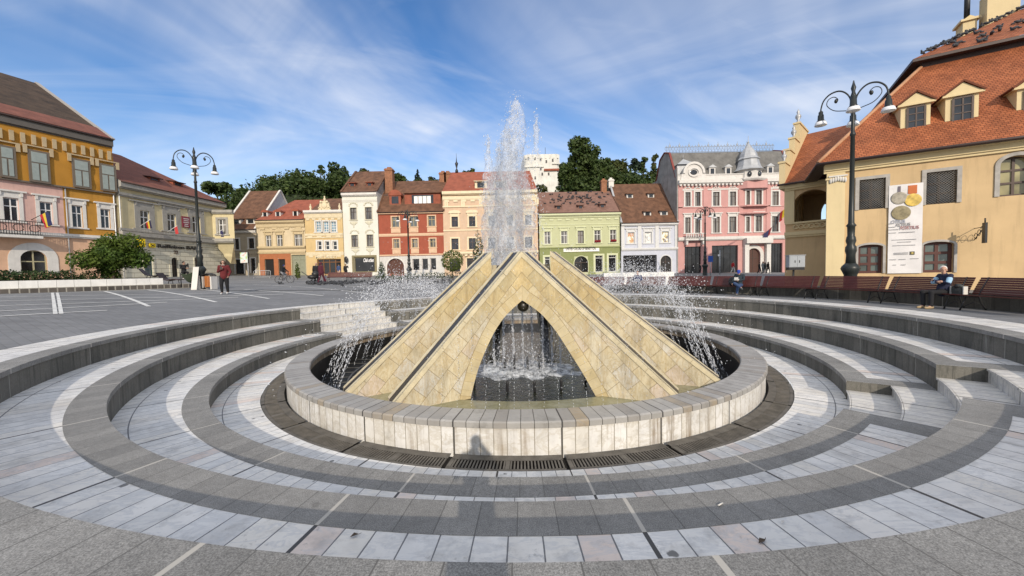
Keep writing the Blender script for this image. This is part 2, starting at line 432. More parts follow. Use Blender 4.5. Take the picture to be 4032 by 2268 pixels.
# ------------------------------------------------------------------ the fountain
fnt = empty('fountain', (CX, CY, LF), 0, 'round marble basin with yellow stone arches and leaping water jets', 'fountain')
OFF = V((-CX, -CY, -LF))
def fpart(name, mb, mat):
    o = mb.build(name, mat, fnt); o.matrix_parent_inverse = Matrix.Translation(OFF); return o
mb = MB()
ring(mb, 6.655, 6.655, LF-.1, 8, z1=RIM-.095, cyl=True)
fpart('basin_wall', mb, m_rim_wall)
mb = MB(); ring(mb, 6.2, 6.2, LF-.36, 8, z1=RIM-.26, cyl=True, flip=True); fpart('basin_lining', mb, flat('wet black lining', (.016, .015, .013), .5, .6, 3))
mb = MB(); ring(mb, 6.19, 6.19, RIM-.27, 8, z1=RIM-.095, cyl=True, flip=True); fpart('lining_course', mb, tiles('stained lining', [(0, (.30, .22, .14)), (.5, (.40, .33, .24)), (1, (.24, .17, .10))], (.05, .04, .03), .04, None, 0, 8, dirt=.8))
mb = MB()
ring(mb, 6.165, 6.665, RIM, 8)
for Ra, za, Rb, zb in ((6.665, RIM, 6.69, RIM-.02), (6.69, RIM-.02, 6.692, RIM-.1), (6.692, RIM-.1, 6.62, RIM-.1)):
    ring(mb, Ra, Rb, za, 8, z1=zb, cyl=True, flip=True)
for Ra, za, Rb, zb in ((6.165, RIM, 6.143, RIM-.02), (6.143, RIM-.02, 6.143, RIM-.1), (6.143, RIM-.1, 6.22, RIM-.1)):
    ring(mb, Ra, Rb, za, 8, z1=zb, cyl=True)
fpart('basin_cap', mb, m_cap)

# yellow stone arch slabs
def slabmat(name, yellow):
    t = NT(name); uv = t.n('ShaderNodeUVMap').outputs[0]; o = t.tc()
    br = t.n('ShaderNodeTexBrick'); t.l(t.mapp(uv, (1, 1, 1), (0, 0, rad(47))), br.inputs['Vector'])
    br.offset = .5; br.inputs['Scale'].default_value = 1
    br.inputs['Brick Width'].default_value = .43; br.inputs['Row Height'].default_value = .32; br.inputs['Mortar Size'].default_value = .005
    br.inputs['Color1'].default_value = (.0, .0, .0, 1); br.inputs['Color2'].default_value = (1, 1, 1, 1); br.inputs['Mortar'].default_value = (.5, .5, .5, 1)
    c1 = t.ramp(br.outputs[0], [(0, (.47, .40, .24)), (.3, (.57, .46, .25)), (.6, (.60, .53, .36)), (1, (.54, .41, .19))])
    c2 = t.ramp(br.outputs[0], [(0, (.52, .51, .47)), (.4, (.57, .50, .34)), (.75, (.55, .55, .53)), (1, (.58, .45, .32))])
    sp = t.n('ShaderNodeSeparateXYZ'); t.l(uv, sp.inputs[0])
    hz = t.math('ADD', sp.outputs[1], t.math('MULTIPLY', t.math('SUBTRACT', t.noise(o, 1.1, 4), .5), 1.6))
    c = t.mix(t.ramp(t.math('MULTIPLY_ADD', hz, .42, .5), [(.28, 0), (.78, 1)]), c2, c1)
    f = t.noise(t.mapp(o, (3, 3, 1.2), (0, .6, 0)), 1.6, 8, .65, 1.6)
    c = t.mix(t.ramp(t.math('ABSOLUTE', t.math('SUBTRACT', f, .5)), [(0, .5), (.05, 0)]), c, (.40, .29, .13))
    c = t.mix(.7, c, t.ramp(t.noise(o, 2.4, 6, .7), [(.3, .72), (.7, 1.22)]), 'MULTIPLY')
    st = t.noise(t.mapp(o, (4, 4, .35)), 1.8, 5, .7)
    c = t.mix(t.math('MULTIPLY', t.ramp(st, [(.55, 0), (.72, 1)]), .45), c, (.42, .27, .09))
    c = t.mix(t.ramp(t.noise(o, 26, 4, .7), [(.6, 0), (.72, .5)]), c, (.2, .14, .06))
    wt = t.noise(t.mapp(o, (2.2, 2.2, .3), loc=(4, 1, 0)), 2.0, 6, .7)
    c = t.mix(t.math('MULTIPLY', t.ramp(wt, [(.52, 0), (.68, 1)]), .5), c, (.24, .20, .13))
    c = t.mix(t.math('MULTIPLY', br.outputs['Fac'], .75), c, (.27, .21, .12))
    t.bsdf(c, .42, t.math('SUBTRACT', t.math('MULTIPLY', t.noise(o, 14, 4), .4), br.outputs['Fac']), .006, .8, spec=.45)
    return t.m
m_slab = slabmat('arch stone', 1)
m_edge = flat('arch edging stone', (.56, .49, .33), .5, .22, 4, .003)
m_gutter = flat('wet slate gutter', (.03, .027, .024), .35, .3, 5)
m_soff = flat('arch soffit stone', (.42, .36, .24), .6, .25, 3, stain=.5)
class Panel:
    """upright slab: s runs along the slab in plan, z is height, thickness goes back along n"""
    def __init__(s, P, Q, flip=1):
        s.P = V((P[0], P[1], 0)); s.d = V((Q[0]-P[0], Q[1]-P[1], 0)).normalized()
        s.nrm = V((-s.d.y, s.d.x, 0))
        if s.nrm.y < 0: s.nrm = -s.nrm
    def px(s, x, y):                    # survey point on the slab's front
        r = ray(x, y); k = (s.P-CAM).dot(s.nrm)/r.dot(s.nrm); p = CAM+r*k
        return ((p-s.P).dot(s.d), p.z)
    def at(s, a, z, w=0): p = s.P+s.d*a+s.nrm*w; return (p.x, p.y, z)
def offset_top(o0, o1, d):              # the sloping edge o0->o1 moved in by d
    a, b = V((o0[0], o0[1])), V((o1[0], o1[1])); e = (b-a).normalized(); n = V((e.y, -e.x))
    if n.y > 0: n = -n
    return a+n*d, b+n*d
def arch_half(pn, top, foot, inner, tag_, thick=.46):
    """inner: list of (s,z) from the seam (top of the opening) down to the floor; the slab fills between it and the slope"""
    tS, tZ = top; fS, fZ = foot
    fl = LF+.03
    def slab(mb, w0, w1, drop, fm):
        # top edge lowered by drop
        sl = (fZ-tZ)/(fS-tS); dz = drop*math.hypot(1, sl)
        out = [(tS, tZ-dz), (fS, max(fZ-dz, fl+.02)), (fS, fl)]+[(a, z) for a, z in inner[::-1]]
        n = len(out)
        F = [pn.at(a, z, w0) for a, z in out]; B = [pn.at(a, z, w1) for a, z in out]
        mb.face(F, [(a, z) for a, z in out]); mb.face(B[::-1], [(a, z) for a, z in out[::-1]])
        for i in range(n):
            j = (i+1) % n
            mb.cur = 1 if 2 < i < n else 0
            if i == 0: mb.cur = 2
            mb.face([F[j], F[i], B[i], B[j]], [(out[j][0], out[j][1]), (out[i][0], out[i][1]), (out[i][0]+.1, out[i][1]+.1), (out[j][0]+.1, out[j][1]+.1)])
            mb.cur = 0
    mb = MB()
    slab(mb, 0, .13, 0, 0); slab(mb, .35, thick, 0, 0)
    mb2 = MB(); slab(mb2, .13, .35, .008, 0)
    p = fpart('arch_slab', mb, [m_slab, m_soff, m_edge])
    g = mb2.build('water_gutter', [m_gutter, m_gutter, m_gutter], p)
    # raised edging along the slope, with its own joints
    mb3 = MB(); a, b = V((tS, tZ)), V((fS, fZ)); e = (b-a); L = e.length; e.normalize(); n2 = V((e.y, -e.x))
    if n2.y > 0: n2 = -n2
    k = max(2, int(L/.62))
    for i in range(k):
        q0, q1 = a+e*(L*i/k+.004), a+e*(L*(i+1)/k-.004)
        A = [q0, q1, q1+n2*.085, q0+n2*.085]
        if i == 0: A[0] = V((tS, tZ)); A[3] = V((tS, tZ-.085*math.hypot(1, (fZ-tZ)/(fS-tS))))
        F = [pn.at(v.x, v.y, -.018) for v in A]; B = [pn.at(v.x, v.y, .05) for v in A]
        mb3.face(F); 
        for i2 in range(4): mb3.face([F[(i2+1) % 4], F[i2], B[i2], B[(i2+1) % 4]])
    mb3.build('edging', m_edge, p)
    # border course following the opening
    mb4 = MB(); cv = [V(q) for q in inner]
    acc = 0
    for i in range(len(cv)-1):
        e0 = (cv[min(i+1, len(cv)-1)]-cv[max(i-1, 0)]).normalized(); e1 = (cv[min(i+2, len(cv)-1)]-cv[i]).normalized()
        def nn(e): 
            n_ = V((e.y, -e.x)); 
            return n_ if n_.x*(fS-tS) > 0 else -n_
        A = [cv[i], cv[i+1], cv[i+1]+nn(e1)*.24, cv[i]+nn(e0)*.24]
        if i == 0: A[3] = V((cv[0].x, cv[0].y+.33))
        A = [V((max(v.x, tS), v.y)) if fS > tS else V((min(v.x, tS), v.y)) for v in A]
        F = [pn.at(v.x, v.y, -.004) for v in A]
        mb4.face(F, [(acc, 0), (acc+.4, 0), (acc+.4, .2), (acc, .2)]); acc += .4
    mb4.build('arch_border', m_slab2, p)
    return p
t = NT('arch border stone'); uv = t.n('ShaderNodeUVMap').outputs[0]; o = t.tc(); sp = t.n('ShaderNodeSeparateXYZ'); t.l(uv, sp.inputs[0])
fr = t.math('FRACT', t.math('MULTIPLY', sp.outputs[0], 2.5))
wn = t.n('ShaderNodeTexWhiteNoise', noise_dimensions='1D'); t.l(t.math('FLOOR', t.math('MULTIPLY', sp.outputs[0], 2.5)), wn.inputs['W'])
c = t.ramp(wn.outputs['Value'], [(0, (.50, .40, .22)), (.5, (.55, .47, .30)), (1, (.52, .43, .25))])
c = t.mix(.8, c, t.ramp(t.noise(o, 2.4, 6, .7), [(.3, .75), (.7, 1.2)]), 'MULTIPLY')
ed = t.math('MAXIMUM', t.math('LESS_THAN', fr, .025), t.math('GREATER_THAN', sp.outputs[1], .192))
c = t.mix(ed, c, (.27, .2, .1)); t.bsdf(c, .45, t.noise(o, 14, 4), .004); m_slab2 = t.m
def curve(pts, n):                      # smooth run through surveyed points
    out = []
    for i in range(len(pts)-1):
        p0 = V(pts[max(i-1, 0)]); p1 = V(pts[i]); p2 = V(pts[i+1]); p3 = V(pts[min(i+2, len(pts)-1)])
        for k in range(n):
            u = k/n; out.append(tuple(.5*((2*p1)+(p2-p0)*u+(2*p0-5*p1+4*p2-p3)*u*u+(3*p1-p0-3*p2+p3)*u**3)))
    out.append(tuple(pts[-1])); return out
SEAM = (.215, 8.04)
WL = Panel(SEAM, (-2.17, 6.64)); WR = Panel(SEAM, (2.985, 6.738))
topz = 1.85
inL = [WL.px(*p) for p in ((2060, 1182), (2022, 1212), (1985, 1250), (1945, 1310), (1905, 1395), (1876, 1475), (1855, 1560))]
inL[0] = (0, inL[0][1])
inR = [WR.px(*p) for p in ((2060, 1182), (2098, 1210), (2140, 1245), (2190, 1305), (2245, 1390), (2295, 1470), (2345, 1558))]
inR[0] = (0, inL[0][1])
def down(c): a, b = c[-1], c[-2]; return c+[(a[0]+(a[0]-b[0])/(a[1]-b[1])*(LF+.03-a[1])*.8, LF+.03)]
fL, fR = WL.px(1550, 1590), WR.px(2670, 1558)
arch_half(WL, (0, topz), fL, down(curve(inL, 3)), 'l'); arch_half(WR, (0, topz), fR, down(curve(inR, 3)), 'r')
B2L, B2R = (-.49, 9.07), (.94, 9.07)
WL2 = Panel(B2L, (-3.36, 7.39)); WR2 = Panel(B2R, (4.26, 7.63))
def inner2(h0, sgn=1): return [(0, h0), (.45, h0-.25), (.95, h0-.72), (1.35, -.3), (1.6, -.85), (1.72, LF+.03)]
f2L, f2R = WL2.px(1362, 1545), WR2.px(2838, 1500)
arch_half(WL2, (0, 1.9), f2L, inner2(.75), 'l2'); arch_half(WR2, (0, 1.9), f2R, inner2(.75), 'r2')
# the third pair runs back from the two inner ends
WL3 = Panel((-.52, 9.75), (-1.05, 13.4)); WR3 = Panel((.98, 9.75), (1.55, 13.4))
arch_half(WL3, (0, 1.6), (3.6, -.95), inner2(.6), 'l3', .4); arch_half(WR3, (0, 1.6), (3.6, -.95), inner2(.6), 'r3', .4)
# round lamp boss hung in the head of the front arch
mb = MB(); mb.ball((.235, 8.16, .66), .125, .1, .125, 14, 10)
b = fpart('arch_boss', mb, flat('black boss', (.02, .018, .012), .35, .3, 8)); 
# nozzles: short black pipes standing in the pool
POOL = -1.10
m_pipe = flat('black pipe', (.02, .02, .022), .4)
for px_, py_, h in ((1998, 1545, .25), (2105, 1543, .25), (2210, 1535, .25), (2306, 1512, .25), (1868, 1530, .3), (2026, 1465, .42), (2078, 1468, .42), (2125, 1458, .42), (1988, 1455, .3), (2160, 1440, .3)):
    d = ray(px_, py_); k = (POOL-CAMZ)/d.z; p = CAM+d*k
    mb = MB(); mb.tube([(p.x, p.y, POOL-.2), (p.x, p.y, POOL+h-.06), (p.x, p.y, POOL+h)], [.028, .028, .018], 8)
    o = fpart('nozzle', mb, m_pipe)

# ------------------------------------------------------------------ water
t = NT('pool water'); o = t.tc()
n1 = t.noise(o, 5.5, 5, .6, .6); n2 = t.noise(o, 19, 3, .6)
sp = t.n('ShaderNodeSeparateXYZ'); t.l(o, sp.inputs[0])
dep = t.math('ADD', sp.outputs[2], 0)
c = t.mix(t.ramp(t.noise(o, 1.3, 3), [(.35, 0), (.65, 1)]), (.010, .012, .008), (.028, .030, .016))
t.bsdf(c, .06, t.math('ADD', n1, t.math('MULTIPLY', n2, .4)), .05, .55, spec=.5); m_pool = t.m
mb = MB(); ring(mb, .01, 3.2, POOL, 8, step=6); ring(mb, 3.2, 6.21, POOL, 8, a0=-124, a1=-49, step=3)
tag(mb.build('water', m_pool), kind='structure')
m_bfl = flat('basin floor wet black', (.014, .014, .013), .55, .5, 2)
mb = MB(); ring(mb, .01, 6.21, LF-.35, 8, step=4); ring(mb, 3.2, 3.2, LF-.35, 8, z1=POOL, cyl=True, step=5, flip=False); fpart('basin_floor', mb, m_bfl)
m_grid = flat('basin pipework', (.10, .10, .095), .5, .3)
mb = MB()
for k in range(60):
    a = rad(6*k); mb.tube([(CX+3.3*math.cos(a), CY+3.3*math.sin(a), LF-.28), (CX+6.1*math.cos(a), CY+6.1*math.sin(a), LF-.28)], .016, 4)
for R_ in (3.9, 4.6, 5.3): mb.tube([(CX+R_*math.cos(rad(5*k)), CY+R_*math.sin(rad(5*k)), LF-.25) for k in range(72)], .03, 5, closed=True)
fpart('pipework', mb, m_grid)
t = NT('shallow wet ledge'); o = t.tc()
c = t.mix(t.ramp(t.noise(o, 3.1, 5, .7), [(.35, 0), (.65, 1)]), (.17, .165, .085), (.28, .27, .17))
t.bsdf(c, .12, t.noise(o, 11, 4, .6), .02, .5, spec=.5); m_ledge = t.m
mb = MB(); ring(mb, 5.15, 6.21, POOL+.02, 8, a0=-125, a1=-50, step=2)
fpart('basin_ledge', mb, m_ledge)
# droplets: little eight sided beads gathered in one spray per kind of jet
def watermat(name, al, col=(.78, .81, .86)):
    t = NT(name)
    a = t.n('ShaderNodeBsdfTransparent'); b = t.n('ShaderNodeBsdfPrincipled')
    b.inputs['Base Color'].default_value = (*col, 1); b.inputs['Roughness'].default_value = .12; b.inputs['Specular IOR Level'].default_value = .6
    mx = t.n('ShaderNodeMixShader'); mx.inputs[0].default_value = al
    t.l(a.outputs[0], mx.inputs[1]); t.l(b.outputs[0], mx.inputs[2]); t.l(mx.outputs[0], t.out.inputs[0]); return t.m
m_drop = watermat('water drops', .55)
rnd = random.Random(11)
def bead(mb, p, r, st=1.0, d=None):
    d = V((0, 0, 1)) if d is None else d
    a = d.orthogonal().normalized(); b = d.cross(a)
    an = rnd.random()*6.28; a, b = a*math.cos(an)+b*math.sin(an), b*math.cos(an)-a*math.sin(an)
    p = V(p); n = len(mb.v)
    mb.v += [tuple(p+d*r*st), tuple(p-d*r*st), tuple(p+a*r), tuple(p+b*r), tuple(p-a*r), tuple(p-b*r)]
    for f_ in ((0,2,3),(0,3,4),(0,4,5),(0,5,2),(1,3,2),(1,4,3),(1,5,4),(1,2,5)):
        mb.f.append(tuple(n+i for i in f_)); mb.uv.append(None); mb.mi.append(0); mb.sm.append(True)
def stream(mb, R0, z0, Rp, zp, Rl, zl, th, jit=0, breakup=.5, beads=210, bs=1.0):
    """a jet thrown outwards along bearing th: rises to (Rp,zp), lands at (Rl,zl)"""
    g = 1.0
    c, s_ = math.cos(rad(th)), math.sin(rad(th))
    h = zp-z0; tu = math.sqrt(2*h); td = math.sqrt(2*(zp-zl)); vx = (Rl-R0)/(tu+td)
    for i in range(beads):
        tt = (tu+td)*(i+rnd.random())/beads
        z = z0+math.sqrt(2*h)*tt-.5*tt*tt; R = R0+vx*tt
        near = math.exp(-((tt-tu*1.05)/(breakup*(tu+td)*.5))**2)
        j = .010+.21*near
        P = V((CX+R*c, CY+R*s_, z))+V((rnd.gauss(0, j), rnd.gauss(0, j), rnd.gauss(0, j*1.1)))
        vz = math.sqrt(2*h)-tt; d = V((vx*c, vx*s_, vz)).normalized()
        r = (.007+.009*rnd.random()**2)*bs*(1.1 if near > .25 else 1.15)
        bead(mb, P, r*(1-.3*rnd.random()), 1.0+5.5*rnd.random()*(1-near), d)
mb = MB()
th = 143
while th < 217:
    stream(mb, 2.2, -.3, 4.5+rnd.uniform(-.45, .35), 1.25+rnd.uniform(-.25, .15), 5.8+rnd.uniform(-.25, .2), LF-.3, th+rnd.uniform(-.6, .6)); th += 2.5
th = -41
while th < 36:
    stream(mb, 2.2, -.3, 4.5+rnd.uniform(-.45, .35), 1.4+rnd.uniform(-.25, .15), 5.8+rnd.uniform(-.25, .2), LF-.3, th+rnd.uniform(-.6, .6), beads=230); th += 2.4
# loose spray in the crests
for side, n in ((180, 2000), (-2, 2600)):
    for _ in range(n):
        a = side+rnd.gauss(0, 22); R = rnd.gauss(4.35, .95); z = rnd.gauss(.95, .3)-.25*(R-4.2)**2
        bead(mb, (CX+R*math.cos(rad(a)), CY+R*math.sin(rad(a)), z), .006+.013*rnd.random()**2, 1+rnd.random(), V((rnd.gauss(0, 1), rnd.gauss(0, 1), rnd.gauss(0, 1))).normalized())
tag(mb.build('water_jets', m_drop), 'fan of broken water jets arching from the fountain arches down into the basin', 'water jets', kind='stuff')
# strings of beads falling in front of the arch
mb = MB()
for x0 in (-.52, -.27, .0, .27, .54, .80, 1.07, 1.33, 1.62, -.78, -1.05, 1.9, 2.2, -1.35, 2.5):
    y0 = 6.6+.02*abs(x0-.3)+ (.06*(x0-.3)**2)
    top = .45+rnd.uniform(-.5, .3)
    z = POOL; 
    while z < top:
        k = (z-POOL)
        bead(mb, (x0*(1-.02*k)+rnd.gauss(0, .004+.008*k), y0+.18*k+rnd.gauss(0, .006), z), .0045+.004*rnd.random(), 1.3+rnd.random()*2)
        z += .02+.05*rnd.random()+.02*max(0, k)
for _ in range(1500):                   # sparkle thrown over the slab faces
    x = rnd.gauss(.3, 1.5); z = rnd.uniform(-.9, 2.1); y = rnd.uniform(6.6, 7.8)
    bead(mb, (x, y, z), .0035+.004*rnd.random(), 1+rnd.random())
for _ in range(3200):                   # falling curtain inside the arch
    k = rnd.randrange(9); x = -.75+k*.25+rnd.gauss(0, .015); z = POOL+2.0*rnd.random()
    bead(mb, (x, 9.4+.25*(k % 3)+rnd.gauss(0, .02), z), .005+.008*rnd.random(), 1.5+rnd.random()*4.5)
for _ in range(2600):
    x = rnd.gauss(.3, .75); z = POOL+abs(rnd.gauss(0, .42)); y = rnd.uniform(8.6, 10.6)
    bead(mb, (x, y, z), .005+.011*rnd.random()**2, 1+rnd.random())
tag(mb.build('falling_water', m_drop), 'strings of drops falling in front of and inside the arch', 'water drops', kind='stuff')
# foam on the pool
mb = MB(); n = 60
grid = [[None]*(n+1) for _ in range(n+1)]
for i in range(n+1):
    for j in range(n+1):
        x = -1.75+4.0*i/n; y = 8.25+2.6*j/n
        e = min(1, max(0, 3*min(i/n, 1-i/n)-.2))*min(1, max(0, 3.2*min(j/n, 1-j/n)-.25-.5*noise.noise(V((x*1.7, y*1.7, 9)))))
        z = POOL-.03+e*(.07+.10*max(0, noise.fractal(V((x*2.6, y*2.6, 3)), 1, 2, 4)+.35))
        grid[i][j] = len(mb.v); mb.v.append((x, y, z))
for i in range(n):
    for j in range(n):
        mb.f.append((grid[i][j], grid[i+1][j], grid[i+1][j+1], grid[i][j+1])); mb.uv.append(None); mb.mi.append(0); mb.sm.append(True)
t = NT('foam'); o = t.tc()
fm = t.ramp(t.noise(o, 7, 6, .7), [(.4, 0), (.62, 1)])
b = t.bsdf(t.mix(fm, (.10, .11, .12), (.72, .75, .78)), .35, t.noise(o, 16, 4), .03, .7); m_foam = t.m
tag(mb.build('foam', m_foam), 'white foam churning on the pool under the arch', 'foam', kind='stuff')

# the tall plume: a bundle of rising water ropes, torn open in places, with beads all round
t = NT('plume water'); o = t.tc()
al = t.ramp(t.noise(t.mapp(o, (1, 1, .5)), 5.5, 6, .68, .8), [(.36, .03), (.5, .17), (.66, .50)])
a = t.n('ShaderNodeBsdfTransparent'); b = t.n('ShaderNodeBsdfPrincipled'); b.inputs['Base Color'].default_value = (.66, .70, .76, 1); b.inputs['Roughness'].default_value = .25
bp = t.n('ShaderNodeBump'); bp.inputs['Distance'].default_value = .05; bp.inputs['Strength'].default_value = .8; t.l(t.noise(o, 14, 5, .6), bp.inputs['Height']); t.l(bp.outputs[0], b.inputs['Normal'])
mx = t.n('ShaderNodeMixShader'); t.l(al, mx.inputs[0]); t.l(a.outputs[0], mx.inputs[1]); t.l(b.outputs[0], mx.inputs[2]); t.l(mx.outputs[0], t.out.inputs[0]); m_plume = t.m
mb = MB(); PY = 11.2
def col(px_, py_): return at(px_, py_, PY)
def rope(pts, rs, y=0, seed=0, n=14, seg=10, amp=.5):
    P = [col(*p)+V((0, y, 0)) for p in pts]
    fine, fr_ = [], []
    for i in range(len(P)-1):
        for k in range(seg):
            u = k/seg; fine.append(P[i].lerp(P[i+1], u)); fr_.append(rs[i]+(rs[i+1]-rs[i])*u)
    fine.append(P[-1]); fr_.append(rs[-1])
    s0 = len(mb.v); mb.tube(fine, fr_, n)
    for i in range(s0, len(mb.v)):
        v = V(mb.v[i]); a_ = fine[min(len(fine)-1, (i-s0)//n)]
        d = v-a_; k = 1+amp*noise.fractal(V((v.x*3.2+seed, v.y*3.2, v.z*2.3)), 1, 2.1, 4)
        mb.v[i] = tuple(a_+d*max(.25, k))
M = .00759                              # metres per survey pixel at the plume
rope([(2012, 1090), (2010, 900), (2012, 700), (2025, 560), (2035, 470), (2030, 395)], [.42, .40, .36, .33, .26, .05], 0, 1)
rope([(2012, 1090), (2012, 900), (2016, 700), (2020, 540)], [.3, .28, .22, .05], .1, 5, amp=.7)
rope([(1985, 1090), (1978, 900), (1988, 740), (1995, 640), (1990, 525)], [.3, .3, .27, .2, .08], -.15, 2)
rope([(1930, 1090), (1926, 860), (1924, 700), (1922, 610), (1924, 545)], [.24, .22, .17, .10, .02], .1, 3, amp=.9)
rope([(1955, 1090), (1950, 850), (1956, 690), (1964, 580)], [.26, .24, .16, .03], .2, 8, amp=.9)
rope([(2078, 1090), (2074, 900), (2066, 760), (2060, 640)], [.26, .25, .2, .05], .1, 4, amp=.9)
rope([(2118, 620), (2112, 540), (2114, 490), (2113, 452)], [.012, .06, .07, .015], .2, 6, n=8, amp=1.2)
tag(mb.build('plume', m_plume), 'tall white column of water shooting up from the middle of the fountain', 'water jet', kind='stuff')
mb = MB()
for _ in range(7500):
    z = rnd.random(); y_ = 395+(1085-395)*z**.75
    w = (18+75*min(1, (y_-395)/420))*1.0
    cx_ = 2030-26*min(1, (y_-395)/420)
    p = col(cx_+rnd.gauss(0, w*.62), y_+rnd.uniform(-20, 20))+V((0, rnd.gauss(0, .28), 0))
    bead(mb, p, .006+.012*rnd.random()**2, 1+rnd.random()*1.8, V((rnd.gauss(0, .4), rnd.gauss(0, .4), 1)).normalized())
for cx_, top, n in ((2112, 450, 420), (1922, 540, 500), (1965, 570, 500)):
    for _ in range(n):
        u = rnd.random()**1.3; p = col(cx_+rnd.gauss(0, 6+16*u), top+u*480)+V((0, rnd.gauss(0, .15), 0))
        bead(mb, p, .007+.016*rnd.random()**2, 1+rnd.random())
tag(mb.build('plume_spray', watermat('plume drops', .42)), 'loose white drops flying round the tall fountain plume', 'water drops', kind='stuff')

# fine mist standing in the plume
t = NT('mist'); pv = t.n('ShaderNodeVolumePrincipled'); pv.inputs['Color'].default_value = (.86, .89, .93, 1); pv.inputs['Density'].default_value = .26; pv.inputs['Anisotropy'].default_value = .1; t.l(pv.outputs[0], t.out.inputs[1])
mb = MB(); mb.lathe([(.0, 0), (.75, .05), (.8, .5), (.6, 1.1), (.25, 1.7), (0, 1.75)], (.3, 9.7, POOL+.03), 14); o = mb.build('mist', t.m); tag(o, 'pale mist of falling water filling the arch opening', 'mist', kind='stuff')
mb = MB(); c0, c1 = col(2008, 1090), col(2014, 520); mb.lathe([(.05, 0), (.78, .15), (.80, 1.2), (.72, 2.6), (.45, 3.6), (.15, c1.z-c0.z), (.0, c1.z-c0.z+.1)], (c0.x, PY, c0.z), 16); o = mb.build('mist', t.m)
tag(o, 'pale mist hanging inside the tall fountain plume', 'mist', kind='stuff')
# ------------------------------------------------------------------ buildings
C1 = lambda x, y: (.6557*x, 250+.6557*y)
C2 = lambda x, y: (750+.4487*x, 550+.4487*y)
C3 = lambda x, y: (1250+.4142*x, 600+.4142*y)
C4 = lambda x, y: (1700+.5178*x, 350+.5178*y)
C5 = lambda x, y: (2050+.4487*x, 500+.4487*y)
CP = lambda x, y: (2600+.3726*x, 560+.3726*y)
C7 = lambda x, y: (3032+.690*x, 250+.690*y)
C8 = lambda x, y: (3332+.483*x, .483*y)
m_roofb = flat('old brown tiles', (.125, .062, .036), .85, .5, 1.3, .03, fine=7)
m_roofr = flat('red tiles', (.26, .075, .042), .8, .28, 1.1, .03, fine=7)
m_roofg = flat('weathered rose tiles', (.19, .105, .08), .85, .3, 1.4, .03, fine=7)
m_slate = flat('grey slates', (.13, .125, .115), .6, .35, 1.2, .03, fine=5)
m_zinc = flat('zinc sheet', (.40, .41, .42), .45, .2, 1.5, metal=.3)
m_white = flat('white trim', (.62, .60, .56), .7, .1, 2, stain=.25)
m_winw = flat('white window paint', (.72, .72, .70), .5, .06)
m_winb = flat('brown window paint', (.07, .045, .035), .5, .2)
m_wing = flat('ochre window paint', (.42, .34, .18), .6, .1)
m_gut = flat('gutter brown', (.05, .03, .025), .5, .2)
m_void = flat('shop dark', (.012, .011, .011), .5)
g_dark = glass('dark glass'); g_curt = glass('glass with curtains', curtain=.8); g_sky = glass('pale glass', (.10, .115, .12)); g_shop = glass('shop glass', (.012, .013, .015))
m_brick = flat('chimney brick', (.26, .12, .065), .85, .35, 4)
m_grey = flat('grey render', (.30, .29, .275), .9, .3, .8, stain=.5)
m_iron2 = flat('black iron', (.02, .02, .021), .45, .2)

